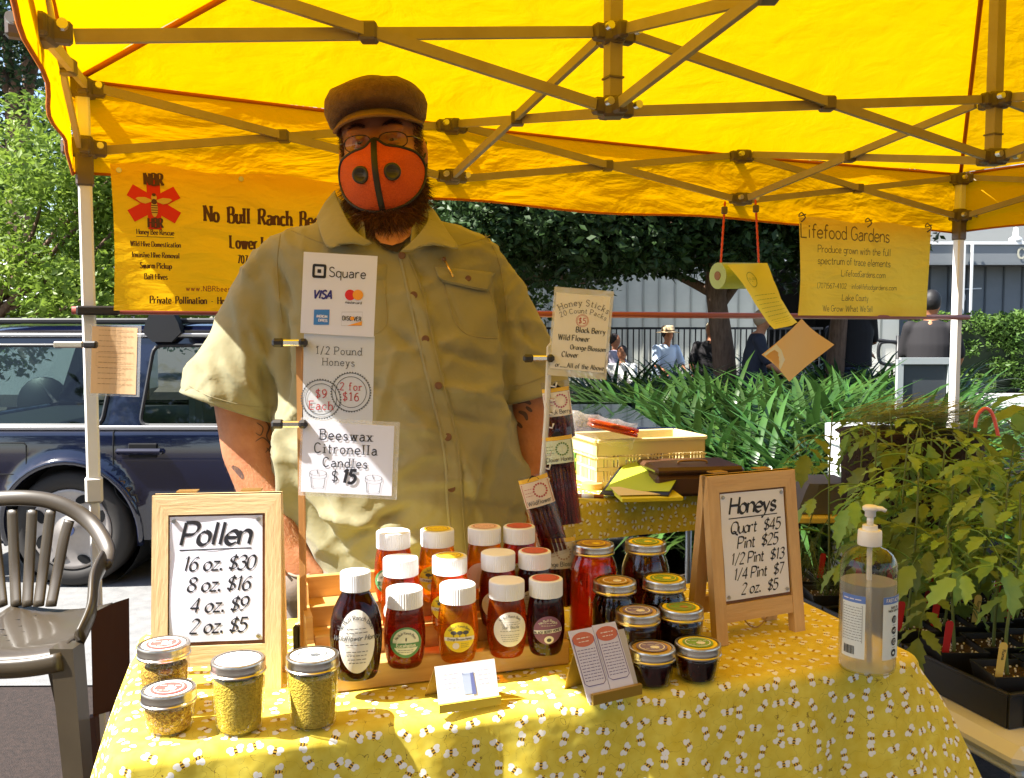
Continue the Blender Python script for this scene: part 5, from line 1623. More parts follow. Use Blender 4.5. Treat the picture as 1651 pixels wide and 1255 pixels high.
for k in range(2):
    x0 = -.006 + k * W * .50; x1 = x0 + W * .49; sk = -.006
    f2_ = lambda x, y, l, k=k: fn(x - .010 * y / H, y + k * .002, l)
    b = MB(); b.prism([(x0, .004), (x1, .004), (x1, H), (x0, H)], 0.0003, .0016, lambda p: f2_(p.x, p.z, p.y)); fixn(b.build('brochure', mat('glossy_lilac', (.62, .60, .70), .3), t, world=True))
    ib = Ink(); ib.disc((x0 + x1) / 2, H * .86, (x1 - x0) * .46, H * .10, f2_, lift=.002); ib.build('brochure_header', mat('brick_print', (.52, .13, .06), .5), t, world=True)
    ib = Ink(); cx = (x0 + x1) / 2; hw_ = (x1 - x0) * .44
    ib.line([(cx - hw_, H * .88), (cx - hw_, H * .28), (cx - hw_ * .7, H * .24), (cx + hw_ * .7, H * .24), (cx + hw_, H * .28), (cx + hw_, H * .88)], .0011, f2_, lift=.0021)
    for q in range(11): ib.scribble(cx - hw_ * .85, cx + hw_ * .85, H * (.72 - q * .041), .0026, f2_, lift=.0021, wd=.0010)
    tag(ib.build('brochure_print', mat('purple_print', (.10, .06, .20), .5), t, world=True), kind='stuff')
    ib = Ink(); ib.scribble(cx - hw_ * .6, cx + hw_ * .6, H * .88, .003, f2_, lift=.0025, wd=.0012); ib.scribble(cx - hw_ * .5, cx + hw_ * .5, H * .83, .003, f2_, lift=.0025, wd=.0010)
    tag(ib.build('header_print', LABW, t, world=True), kind='stuff')

# ---- signs on the stick
SY = 1.435
p = at(489.5, 1000, SY)
t = thing('sign_stick', 'thin square wooden stick standing on the table and carrying the white signs', 'stick', (p.x, p.y, ZT))
b = MB(); b.box((0, 0, .255), (.0095, .008, .508)); b.build('stick', mat('stick_wood', (.40, .19, .06), .5, col2=(.5, .26, .09), vscale=10, stretch=(8, 8, .6)), t)
b = MB(); b.box((-.006, .012, .001), (.06, .05, .005), bev=.001); b.build('base', WOOD, t)
b = MB(); b.box((-.012, .004, .045), (.010, .014, .05), bev=.002); b.build('black_clamp', BLK, t)
def sheet_sign(name, label, tl, tr, bl, Y, cat='sign', pm=PAPER, thick=.0012, rise=0.0):
    A, B_, C_ = at(*tl, Y), at(*tr, Y + rise), at(*bl, Y)
    W = (B_ - A).length; H = (A - C_).length
    fn = plane_fn(C_, B_ - A, A - C_)
    t = thing(name, label, cat, C_)
    b = MB(); b.prism([(0, 0), (W, 0), (W, H), (0, H)], -thick, 0, lambda p: fn(p.x, p.z, p.y)); fixn(b.build('sheet', pm, t, world=True))
    return t, fn, W, H
TYPE = dict(weight=.095, serif=.17, xs=.92, gap=.30)
t, fn, W, H = sheet_sign('payment_sign', 'white card showing the accepted payment cards at the top of the stick', (484, 406), (603, 413), (484, 537), SY - .008)
k = W / 119
def px(u, v): return ((u - 484) * k, H - (v - 406 - (u - 484) * .06) * k)
def sq(ib, u0, v0, u1, v1, lift=.0006, rnd_=0):
    c = [px(u0, v0), px(u1, v0), px(u1, v1), px(u0, v1)]
    ib.poly(c, fn, lift)
ib = Ink()
c0 = px(510.5, 437)
def rsq(h, r):
    out = []
    for (sx, sy, a0) in ((1, 1, 0), (-1, 1, 90), (-1, -1, 180), (1, -1, 270)):
        for q in range(5): out.append((c0[0] + sx * (h - r) + r * math.cos(R(a0 + q * 22.5)), c0[1] + sy * (h - r) + r * math.sin(R(a0 + q * 22.5))))
    return out
A_, B_ = rsq(11.2 * k, 3.2 * k), rsq(7.2 * k, 1.2 * k)
ib.add([fn(*q, .0006) for q in A_ + B_], [(i, (i + 1) % 20, 20 + (i + 1) % 20, 20 + i) for i in range(20)])
ib.poly([(c0[0] + a * 3 * k, c0[1] + c * 3 * k) for a, c in ((-1, -1), (1, -1), (1, 1), (-1, 1))], fn)
q = px(527, 446); ib.text('Square', q[0], q[1], 15.5 * k, fn, align='l', weight=.10, xs=.95, gap=.2)
q = px(573, 490); ib.text('mastercard', px(568, 490)[0], q[1], 4.2 * k, fn, weight=.15, sub=2)
q = px(568, 517); ib.text('DISC VER', px(566.5, 517)[0], q[1], 6.6 * k, fn, weight=.17, xs=.8)
ib.line([px(550, 503), px(583, 503), px(583, 525), px(550, 525)], .25 * k, fn, closed=True)
tag(ib.build('lettering', INK, t, world=True), kind='stuff')
ib = Ink(); ib.text('VISA', px(517, 481)[0], px(517, 481)[1], 13 * k, fn, weight=.22, shear=.22, xs=.92, gap=.1); ib.build('blue_word', mat('navy_ink', (.03, .03, .22), .5), t, world=True)
ib = Ink(); ib.disc(*px(562, 475.5), 8.6 * k, 8.6 * k, fn, .0005); ib.build('red_disc', mat('disc_red', (.70, .02, .02), .5), t, world=True)
ib = Ink(); ib.disc(*px(574.5, 475.5), 8.4 * k, 8.4 * k, fn, .0009); ib.poly([px(559, 525), px(583, 518), px(583, 524.9)][::-1], fn, .0008); ib.disc(*px(567.2, 513.5), 3.2 * k, 3.2 * k, fn, .0009)
ib.build('orange_marks', mat('disc_orange', (.90, .36, .03), .5), t, world=True)
ib = Ink(); sq(ib, 505, 499, 530, 523.5); ib.build('blue_square', mat('card_blue', (.05, .22, .60), .5), t, world=True)
ib = Ink(); ib.text('AMERICAN', px(518, 512)[0], px(518, 512)[1], 4 * k, fn, lift=.0010, weight=.24, xs=.72, gap=.1); ib.text('EXPRESS', px(520, 518.5)[0], px(520, 518.5)[1], 4 * k, fn, lift=.0010, weight=.24, xs=.72, gap=.1)
ib.build('square_lettering', PAPER, t, world=True)

t, fn, W, H = sheet_sign('price_card', 'laminated card giving the half pound honeys price in two stamped circles', (487, 538), (601, 542), (487, 683), SY - .004, pm=mat('laminated_paper', (.64, .67, .72), .25))
ib = Ink(); k = W / 114
fit(ib, '1/2 Pound', W * .50, H - 32 * k, 73 * k, fn, **TYPE); fit(ib, 'Honeys', W * .50, H - 50 * k, 51 * k, fn, **TYPE)
for cx, cy in ((30, 105), (78, 92)):
    ib.ring(cx * k, H - cy * k, 24.5 * k, 1.0 * k, fn); ib.ring(cx * k, H - cy * k, 30.5 * k, 1.0 * k, fn)
    for q in range(46):
        a = 2 * PI * q / 46
        ib.disc(cx * k + 32 * k * math.cos(a), H - cy * k + 32 * k * math.sin(a), 1.3 * k, 1.3 * k, fn, n=6)
tag(ib.build('lettering', INKGREY, t, world=True), kind='stuff')
ib = Ink(); TY2 = dict(TYPE, weight=.11)
fit(ib, '$9', 30 * k, H - 103 * k, 17 * k, fn, **TY2); fit(ib, 'Each', 30 * k, H - 122 * k, 37 * k, fn, **TY2); fit(ib, '2 for', 78 * k, H - 89 * k, 35 * k, fn, **TY2); fit(ib, '$16', 78 * k, H - 106 * k, 25 * k, fn, **TY2)
tag(ib.build('red_lettering', INKRED, t, world=True), kind='stuff')

t, fn, W, H = sheet_sign('candle_sign', 'white sleeved sign for beeswax citronella candles lowest on the stick', (485, 680), (632, 687), (485, 793), SY - .012)
A0 = fn(0, 0, 0)
b = MB(); b.prism([(-.004, -.006), (W + .008, -.006), (W + .008, H + .006), (-.004, H + .006)], -.0022, -.0014, lambda p: fn(p.x, p.z, p.y)); fixn(b.build('sleeve', mat('clear_sleeve', (.9, .9, .9), .15, alpha=.22, spec=.6), t, world=True))
ib = Ink(); k = W / 147
fit(ib, 'Beeswax', 70 * k, H - 27 * k, 83 * k, fn, **dict(TYPE, weight=.11)); fit(ib, 'Citronella', 70 * k, H - 49 * k, 100 * k, fn, **dict(TYPE, weight=.11)); fit(ib, 'Candles', 70 * k, H - 71 * k, 71 * k, fn, **dict(TYPE, weight=.11))
ib.text('$', 54 * k, H - 95 * k, 18 * k, fn, **TYPE)
for cx in (27, 117):
    cy = H - (86 if cx < 50 else 90) * k
    ib.ring(cx * k, cy + 4 * k, 13 * k, .8 * k, fn, sy=.36); ib.ring(cx * k, cy - 1 * k, 13.3 * k, .7 * k, fn, sy=.36, a0=PI, a1=2 * PI)
    ib.line([(cx * k - 13.5 * k, cy + 4 * k), (cx * k - 13.5 * k, cy - 1 * k)], .7 * k, fn); ib.line([(cx * k + 13.5 * k, cy + 4 * k), (cx * k + 13.5 * k, cy - 1 * k)], .7 * k, fn)
    ib.line([(cx * k - 11.5 * k, cy - 4 * k), (cx * k - 10 * k, cy - 19 * k)], .8 * k, fn); ib.line([(cx * k + 11.5 * k, cy - 4 * k), (cx * k + 10 * k, cy - 19 * k)], .8 * k, fn)
    ib.ring(cx * k, cy - 19 * k, 10 * k, .8 * k, fn, sy=.3, a0=PI, a1=2 * PI); ib.ring(cx * k, cy - 17 * k, 9 * k, .5 * k, fn, sy=.3, a0=PI, a1=2 * PI); ib.line([(cx * k, cy + 2 * k), (cx * k - 2 * k, cy + 9 * k)], 1 * k, fn)
tag(ib.build('lettering', INK, t, world=True), kind='stuff')
ib = Ink(); ib.text('15', 76 * k, H - 96 * k, 21 * k, fn, weight=.24, shear=.2, xs=.95, gap=.12, lift=.0009); ib.build('bold_price', INK, t, world=True)
clamp('black clip holding the payment card and half pound card to the stick', 439, 496, 553, SY - .012, 'r')
clamp('black clip holding the candle sign to the stick', 438, 496, 684, SY - .015, 'r')

# ---- honey stick stand
HY = 1.60
STRIPM = mat('white_strip', (.74, .74, .72), .35, transl=.2)
t = thing('clip_strip', 'white plastic hanging strip with hooks between the man and the mason jars', 'display strip', at(872, 800, HY))
b = MB(); pts = [at(893, 560, HY), at(889, 552, HY), at(884, 560, HY), at(884, 610, HY), at(881, 680, HY), at(876, 750, HY), at(871, 800, HY), at(868, 900, HY + .01)]
pts.append(Vector((pts[-1].x, pts[-1].y, ZT + .005)))
b.tube(pts, [.003, .003, .003, .005, .005, .005, .005, .004, .004], 8); b.build('strip', STRIPM, t, world=True, smooth=True)
for q in range(9):
    p = at(886 - q * 1.7, 600 + q * 22, HY)
    b = MB(); b.tube([p, p + Vector((.012, -.006, -.002)), p + Vector((.014, -.006, .006))], .0016, 6); b.build('hook', STRIPM, t, world=True, smooth=True)
b = MB(); p = Vector((pts[-1].x, pts[-1].y, ZT + .003)); b.lathe([(.03, -.002), (.03, .001), (0, .003)], 20, c=p); b.build('foot', STRIPM, t, world=True)
t, fn, W, H = sheet_sign('stick_menu_sign', 'laminated honey sticks menu card clipped on the white strip', (892, 462), (988, 470), (882, 605), HY - .012, pm=mat('clear_sleeve2', (.85, .84, .74), .15, alpha=.35, spec=.6))
b = MB(); b.prism([(.004, .012), (W - .005, .012), (W - .005, H - .010), (.004, H - .010)], .0002, .001, lambda p: fn(p.x, p.z, p.y)); fixn(b.build('paper', mat('cream_paper', (.74, .74, .70), .7), t, world=True))
ib = Ink(); k = W / 96; L2 = .0016
fit(ib, 'Honey Sticks', 50 * k, H - 27 * k, 80 * k, fn, lift=L2, arc=75 * k, **TYPE); fit(ib, '20 Count Packs', 50 * k, H - 39 * k, 74 * k, fn, lift=L2, arc=75 * k, **TYPE)
BL = dict(weight=.17, pen='nib', xs=.82, serif=.05)
for tx, x, y, w_ in (('Black Berry', 64, 70, 47), ('Wild Flower', 38, 84, 50), ('Orange Blossom', 62, 98, 57), ('Clover', 34, 111, 26), ('or.....All of the Above', 51, 128, 78)):
    fit(ib, tx, x * k, H - y * k, w_ * k, fn, lift=L2, **BL)
tag(ib.build('lettering', INKGREY, t, world=True), kind='stuff')
ib = Ink(); ib.ring(49 * k, H - 51 * k, 9.5 * k, .6 * k, fn, lift=L2); ib.ring(49 * k, H - 51 * k, 8 * k, .4 * k, fn, lift=L2); fit(ib, '$5', 49 * k, H - 55.5 * k, 11 * k, fn, lift=L2, **TY2)
ib.build('red_lettering', INKRED, t, world=True)
clamp('black clip holding the honey sticks menu on the white strip', 843, 894, 578, HY - .016, 'r')

ST = [honey('stick_purple', (.42, .05, .06), (.45, .06, .08), .3), honey('stick_brown', (.55, .14, .04), (.6, .16, .05), .3), honey('stick_berry', (.28, .03, .06), (.3, .03, .07), .25)]
CLR = thin_glass('clear_bag_film', (.93, .93, .93), .08)
def stick_pack(label, tl, tr, bl, Y, lab_h, lab_off, labm, frame, word, fill, n=7, sm=0, hook=True):
    A, B_, C_ = at(*tl, Y), at(*tr, Y), at(*bl, Y)
    W = (B_ - A).length; H = (A - C_).length
    ey = (A - C_).normalized(); ex = (B_ - A).normalized()
    fn = plane_fn(C_, ex, ey)
    t = thing('stick_pack', label, 'honey stick pack', A, group='packs of honey sticks')
    # film: a flat pillow
    b = MB()
    def f(i, j, s_):
        bul = math.sin(PI * i) ** .5 * (0.3 + .7 * (1 - max(0, (j - fill) / (1.0001 - fill))) if j > fill else 1)
        return fn(i * W, j * H, s_ * .011 * bul + .0004 * s_)
    b.grid(lambda i, j: f(i, j, 1), 10, 10); b.grid(lambda i, j: f(1 - i, j, -1), 10, 10)
    b.uv.clear(); b.build('film', CLR, t, world=True, smooth=True)
    for q in range(n):
        x = W * (.09 + .82 * q / (n - 1)); r_ = W * .82 / (n - 1) * .52
        for lay in (0, 1):
            if lay and q == n - 1: continue
            xx = x + (W * .41 / (n - 1) if lay else 0)
            b = MB(); top_ = H * fill - random.uniform(0, .006)
            b.tube([fn(xx, .006, -.004 + lay * .006), fn(xx, top_, -.004 + lay * .006)], r_, 8); b.build('honey_stick', ST[(sm + q + lay) % 3], t, world=True, smooth=True)
    y1 = H - lab_off; y0 = y1 - lab_h
    lf = .0118
    def fl_(x, y, l=0.0): return fn(x, y, lf * math.sin(PI * min(1, max(0, x / W))) ** .4 + l)
    b = MB(); b.grid(lambda i, j: fl_(W * (.02 + .96 * i), y0 + lab_h * j, .0006), 8, 3); b.build('header_card', labm, t, world=True, smooth=True)
    b = MB(); b.grid(lambda i, j: fl_(W * (.02 + .96 * i), y1 + .0005 + lab_h * .16 * j, .0006), 8, 1); b.build('header_fold', mat('header_yellow', (.80, .50, .05), .5), t, world=True)
    ib = Ink(); ib.line([(W * .06, y0 + lab_h * .06), (W * .94, y0 + lab_h * .06), (W * .94, y0 + lab_h * .94), (W * .06, y0 + lab_h * .94)], .0012, fl_, lift=.0010, closed=True)
    cx, cy, rr = W * .62, y0 + lab_h * .62, lab_h * .26
    for q in range(16):
        a = 2 * PI * q / 16; ib.disc(cx + rr * math.cos(a), cy + rr * math.sin(a), rr * .16, rr * .16, fl_, .0012, n=6)
    for q in (.75, .6, .48): ib.scribble(W * .12, W * .36, y0 + lab_h * q, .002, fl_, .0012, wd=.0008)
    tag(ib.build('header_art', frame, t, world=True), kind='stuff')
    ib = Ink(); ib.text(word, W * .5, y0 + lab_h * .10, lab_h * .17, fl_, lift=.0013, weight=.13, xs=.9); ib.build('lettering', INKGREY, t, world=True)
    ib = Ink(); c_ = (W * .5, H - lab_off * .45)
    ib.poly([(c_[0] - W * .2, c_[1] - .003), (c_[0] + W * .2, c_[1] - .003), (c_[0] + W * .09, c_[1] + .003), (c_[0], c_[1] + .006), (c_[0] - W * .09, c_[1] + .003)], fl_, .0008); ib.build('hang_hole', DARKIN, t, world=True)
MAGP = mat('print_magenta', (.40, .07, .18), .5); GRNP = mat('print_leaf', (.10, .22, .05), .5); DRED = mat('print_dark_red', (.42, .05, .05), .5)
stick_pack('uppermost honey stick pack with a purple bordered berry label on the white strip', (873, 618), (918, 612), (884, 715), HY + .012, .042, .018, LABW, MAGP, 'Black Berry', .45, 6)
stick_pack('long purple honey stick pack with a green bordered clover label', (881, 693), (931, 687), (890, 854), HY + .004, .040, .020, mat('label_mint', (.62, .70, .52), .5), GRNP, 'Clover Honey', .72, 8)
stick_pack('leftmost honey stick pack with a red bordered wildflower label', (838, 772), (886, 758), (872, 902), HY - .006, .044, .010, mat('label_buff', (.72, .62, .50), .5), DRED, 'Wildflower', .66, 7, 1)
stick_pack('lowest honey stick pack half hidden behind the white capped jars', (866, 853), (920, 850), (880, 985), HY + .002, .046, .024, LABW, mat('print_sand', (.52, .38, .30), .5), 'Orange Blossom', .52, 8, 2)

# ---- hand sanitizer
p = atz(1397, 1079, ZT); p.z = ZT + .0005
t = thing('sanitizer_bottle', 'clear pump bottle of hand gel standing at the right end of the table', 'pump bottle', p, R(-4))
t.scale = (.97, .97, .945)
Rb = .0445
b = MB(); b.lathe([(0, .004), (Rb * .8, .002), (Rb * .95, .003), (Rb, .010), (Rb, .168), (Rb * .985, .178), (Rb * .93, .188), (Rb * .80, .197), (Rb * .60, .204), (Rb * .40, .208), (Rb * .38, .215)], 48)
b.build('bottle', thin_glass('bottle_plastic', (.93, .94, .93), .06), t, smooth=True)
def gel():
    m = bpy.data.materials.new('clear_gel'); m.use_nodes = True; nt = m.node_tree; N = nt.nodes
    b_ = N['Principled BSDF']; b_.inputs['Base Color'].default_value = (.95, .94, .92, 1); b_.inputs['Roughness'].default_value = .35; b_.inputs['Transmission Weight'].default_value = .5; b_.inputs['IOR'].default_value = 1.12
    t_ = N.new('ShaderNodeBsdfTransparent'); t_.inputs[0].default_value = (.97, .965, .95, 1)
    mx = N.new('ShaderNodeMixShader'); mx.inputs[0].default_value = .66
    lk(nt, b_.outputs[0], mx.inputs[1]); lk(nt, t_.outputs[0], mx.inputs[2]); lk(nt, mx.outputs[0], N['Material Output'].inputs[0]); return m
b = MB(); b.lathe([(0, .006), (Rb * .9, .006), (Rb - .002, .012), (Rb - .002, .150), (0, .151)], 40); b.build('gel', gel(), t, smooth=True, angle=50)
def cyl_fn(x, y, l=0.0):
    a = x / Rb
    return Vector(((Rb + .0005 + l) * math.sin(a), -(Rb + .0005 + l) * math.cos(a), y))
LBL = mat('gel_label', (.74, .80, .78), .5)
for a0, a1, nm in ((-1.30, -.38, 'back_label'), (.22, 1.30, 'front_label')):
    b = MB(); b.grid(lambda i, j: cyl_fn((a0 + (a1 - a0) * i) * Rb, .030 + .104 * j), 14, 4); b.build(nm, LBL, t, smooth=True)
    b = MB(); b.grid(lambda i, j: cyl_fn((a0 + (a1 - a0) * i) * Rb, .122 + .012 * j, .0003), 14, 1); b.build('label_stripe', mat('label_blue', (.12, .22, .58), .5), t, smooth=True)
ib = Ink(); ib.text('FAST ACTING', .76 * Rb, .1255, .0055, cyl_fn, weight=.2, xs=.8, lift=.0008); ib.scribble(-1.2 * Rb, -.5 * Rb, .1275, .004, cyl_fn, lift=.0008)
ib.build('stripe_print', WHITE, t)
ib = Ink(); ib.text('SAFE ON', .74 * Rb, .114, .0035, cyl_fn, weight=.2, lift=.0006); ib.text('THESE SURFACES', .74 * Rb, .109, .003, cyl_fn, weight=.2, xs=.9, lift=.0006)
for q in range(4):
    ib.disc(.74 * Rb, .096 - .0185 * q, .0062, .0062, cyl_fn, lift=.0006, n=20); ib.scribble(.66 * Rb, .86 * Rb, .0865 - .0185 * q, .002, cyl_fn, lift=.0006, wd=.0007)
for q in range(13): ib.scribble(-1.22 * Rb, -.5 * Rb, .114 - q * .0045, .0025, cyl_fn, lift=.0006, wd=.0007)
ib.line([(-1.24 * Rb, .118), (-.48 * Rb, .118), (-.48 * Rb, .057), (-1.24 * Rb, .057)], .0005, cyl_fn, lift=.0006, closed=True)
for q in range(9): ib.line([(-1.15 * Rb + q * .0022, .036), (-1.15 * Rb + q * .0022, .050)], .0010 + .0006 * (q % 3 == 0), cyl_fn, lift=.0006)
tag(ib.build('label_print', INK, t), kind='stuff')
ib = Ink(); rnd = random.Random(1)
for q in range(4):
    y = .096 - .0185 * q; x = .74 * Rb
    if q == 0: ib.line([(x - .002, y - .004), (x - .002, y + .004)], .0012, cyl_fn, lift=.001); ib.line([(x + .002, y - .004), (x + .002, y + .004)], .0012, cyl_fn, lift=.001)
    elif q == 1: ib.text('HT', x, y - .0025, .005, cyl_fn, weight=.2, lift=.001)
    elif q == 2: ib.line([(x - .003, y - .003), (x + .003, y - .003), (x + .003, y + .003), (x - .003, y + .003)], .0008, cyl_fn, lift=.001, closed=True); ib.line([(x, y - .003), (x, y + .003)], .0008, cyl_fn, lift=.001)
    else: ib.disc(x - .001, y, .0028, .0024, cyl_fn, lift=.001, n=12)
tag(ib.build('icon_marks', LBL, t), kind='stuff')
PW = mat('pump_white', (.82, .82, .82), .35)
b = MB(); b.lathe([(.0185, .210), (.019, .212), (.0185, .233), (.0175, .235), (.012, .2355), (.0115, .243), (0, .243)], 30); b.build('pump_collar', PW, t, smooth=True, angle=40)
b = MB(); b.tube([(0, 0, .243), (0, 0, .258)], .0052, 14); b.build('pump_stem', PW, t, smooth=True)
b = MB(); b.lathe([(.006, .256), (.0085, .258), (.0085, .266), (.012, .268), (.0125, .273), (.009, .276), (0, .277)], 20)
b.tube([(0, 0, .271), (.016, -.006, .2715), (.022, -.008, .268)], [(.008, .005), (.006, .004), (.004, .003)], 10); b.build('pump_head', PW, t, smooth=True)
b = MB(); b.tube([(0, 0, .21), (.001, 0, .10), (.004, 0, .012)], .0042, 10); b.build('dip_tube', mat('dip_plastic', (.8, .8, .78), .3, alpha=.6), t, smooth=True)
# ---------------------------------------------------------------- the man behind the table
YM = 2.0
SKIN = mat('skin', (.37, .145, .070), .58, col2=(.48, .215, .115), vscale=22, detail=8, spec=.3, bump=.14, bscale=170, sss=.08)
SHIRT = mat('khaki_cloth', (.215, .198, .108), .85, col2=(.265, .246, .142), vscale=5, detail=5, bump=.9, bscale=9, sheen=.15)
DENIM = mat('brown_denim', (.14, .105, .085), .85, col2=(.19, .15, .12), vscale=12, bump=.3, bscale=30)
CAPM = mat('brown_wool', (.125, .062, .025), .9, col2=(.185, .095, .04), vscale=60, bump=.5, bscale=220, sheen=.1)
HAIRM = mat('brown_hair', (.055, .018, .008), .5, col2=(.13, .045, .018), vscale=40)
root = at(640, 700, YM); root.z = 0.008
man = thing('person', 'man in a khaki shirt, brown flat cap, glasses and orange mask behind the table', 'person', root)
def mp_(u, v, dy=0.0): return at(u, v, YM + dy)
def sx_(d): return d / 750.0
def ell_ring(c, hw, fd, bd, n=36, e=2.4):
    out = []
    for k in range(n):
        a = 2 * PI * k / n
        ca, sa = math.cos(a), math.sin(a)
        x = math.copysign(abs(ca) ** (2 / e), ca) * hw
        y = math.copysign(abs(sa) ** (2 / e), sa)
        y = y * (bd if y > 0 else fd)
        out.append(Vector((c.x + x, c.y + y, c.z)))
    return out
# ---- shirt
TOR = [(352, 613, 72, .065, .075), (366, 614, 118, .085, .095), (384, 614, 174, .100, .11), (408, 613, 193, .115, .125), (450, 616, 196, .135, .14), (500, 624, 200, .15, .15), (560, 632, 197, .172, .155), (620, 637, 196, .195, .16), (690, 640, 197, .215, .16), (750, 645, 197, .218, .16), (800, 655, 192, .212, .16), (850, 670, 180, .200, .16), (895, 684, 172, .190, .16), (935, 690, 170, .185, .16)]
mb = MB()
mb.loft([ell_ring(mp_(cu, v), sx_(hw), fd, bd) for v, cu, hw, fd, bd in TOR])
def sleeve(path, radii, n=22):
    "path of points, elliptical radii, last ring is the hem"
    mb.tube(path, radii, n)
LS = [mp_(488, 416, .0), mp_(456, 442, 0), mp_(429, 492, -.01), mp_(408, 550, -.02), mp_(387, 603, -.035), mp_(369, 653, -.045)]
sleeve(catmull(LS, 3), [.064 + .0025 * q for q in range(16)])
RS = [mp_(735, 424, .0), mp_(770, 452, 0), mp_(803, 500, .0), mp_(830, 556, 0), mp_(848, 604, 0), mp_(856, 634, 0)]
sleeve(catmull(RS, 3), [.062 + .0014 * q for q in range(16)])
sh_me = remesh(mb, .0085, 5)
RIDGE = [((655, 470), (700, 520), 5), ((610, 440), (560, 420), 5), ((700, 560), (800, 590), -5), ((690, 620), (810, 650), 6), ((700, 660), (815, 690), -5), ((715, 700), (640, 690), 5), ((830, 610), (790, 760), 6), ((845, 700), (835, 860), 8), ((800, 700), (760, 840), -6), ((780, 850), (740, 720), 5),
         ((455, 700), (470, 850), 9), ((480, 800), (560, 900), -8), ((520, 830), (640, 850), 8), ((560, 870), (660, 815), -7), ((600, 900), (700, 860), 7), ((640, 560), (600, 700), 4), ((620, 520), (690, 580), -4), ((640, 640), (700, 700), 5),
         ((380, 470), (400, 620), 4), ((345, 570), (365, 640), -3), ((400, 520), (436, 600), 8), ((420, 560), (440, 660), -8), ((360, 590), (420, 655), 6), ((440, 420), (470, 500), -8), ((455, 500), (460, 640), -12), ((430, 400), (400, 450), 5),
         ((800, 450), (820, 560), -9), ((830, 540), (870, 580), 6), ((835, 500), (860, 560), -5), ((760, 400), (820, 430), 4), ((820, 580), (826, 680), -10), ((660, 780), (800, 770), 5), ((730, 800), (850, 830), -5), ((560, 600), (640, 640), -4), ((500, 460), (580, 520), 5), ((480, 520), (600, 580), -4), ((690, 730), (600, 780), 5), ((640, 735), (560, 745), -5), ((735, 640), (815, 620), 4), ((660, 430), (700, 450), -4), ((850, 560), (880, 600), -6), ((470, 720), (560, 760), 6), ((480, 760), (540, 830), -7)]
sh_me.update()
vs = sh_me.vertices
ns = [v.normal.copy() for v in vs]
for i, v in enumerate(vs):
    co = v.co
    d = 0.0
    if ns[i].y < 0.35:
        q = co - Vector((0, 0, CAMZ)); f = Vector((0, math.cos(PITCH), -math.sin(PITCH))); upv = Vector((0, math.sin(PITCH), math.cos(PITCH)))
        zc = q.dot(f); u = 825.5 + FPX * q.x / zc; w_ = 627.5 - FPX * q.dot(upv) / zc
        for (a, c, amp) in RIDGE:
            ax, ay = a; bx, by = c
            dx, dy = bx - ax, by - ay; L2_ = dx * dx + dy * dy
            t_ = max(0, min(1, ((u - ax) * dx + (w_ - ay) * dy) / L2_))
            ex_, ey_ = u - ax - t_ * dx, w_ - ay - t_ * dy
            wob = 3 * math.sin(t_ * 7)
            dist = math.hypot(ex_, ey_) + wob * .3
            if dist < 30:
                d += amp * .0025 * math.exp(-(dist / 8.0) ** 2) * math.sin(PI * (.12 + .76 * t_))
    wp = co + Vector((noise.noise(co * 3), noise.noise(co * 3 + Vector((9, 0, 0))), noise.noise(co * 3 + Vector((0, 9, 0))))) * .10
    rg = 1 - abs(noise.noise(Vector((wp.x * 5.5 + wp.z * 3, wp.y * 4, wp.z * 7 - wp.x * 3)))); rg2 = 1 - abs(noise.noise(Vector((wp.x * 12 - wp.z * 5, wp.y * 9, wp.z * 9 + wp.x * 7)) + Vector((5, 5, 5))))
    d += .0085 * rg ** 9 + .0045 * rg2 ** 10
    d += .0045 * noise.noise(co * 8) + .0035 * noise.noise(co * 19 + Vector((co.z * 9, 0, 0)))
    v.co = co + ns[i] * d
sh_me.update()
shirt = link_mesh('shirt', sh_me, SHIRT, man)
inv = MW[man.name].inverted()
BV_SH = BVHTree.FromPolygons([v.co.copy() for v in sh_me.vertices], [p.vertices[:] for p in sh_me.polygons])
sh_me.transform(inv)
CAMP = Vector((0, 0, CAMZ))
def on(bv, u, v, lift=0.0, default=1.85):
    d = ray(u, v).normalized()
    h = bv.ray_cast(CAMP, d)
    if h[0] is None: return at(u, v, default)
    return h[0] - d * lift
def patch(name, quad, bv, m, parent, nu=10, nv=10, lift=.003, thick=None, bulge=0.0):
    "quad of four (or 2 edge polylines) pixel corners: tl, tr, br, bl"
    b = MB()
    tl, tr, br, bl = [Vector((*q, 0)) for q in quad]
    def f(i, j):
        p = tl.lerp(tr, i).lerp(bl.lerp(br, i), j)
        e = min(1, 8 * min(i, 1 - i, j, 1 - j))
        return on(bv, p.x, p.y, lift * (.15 + .85 * e) + bulge * math.sin(PI * i) * math.sin(PI * j))
    b.grid(f, nu, nv)
    return b.build(name, m, parent, world=True, smooth=True)
STITCH = mat('shirt_stitch', (.27, .24, .145), .9)
def seam(name, pts, bv, wd=.0008, lift=.0008, m=STITCH, sub=6, parent=None):
    P = catmull([Vector((*p, 0)) for p in pts], sub)
    b = MB(); b.tube([on(bv, p.x, p.y, lift) for p in P], wd, 5); return b.build(name, m, parent or shirt, world=True)
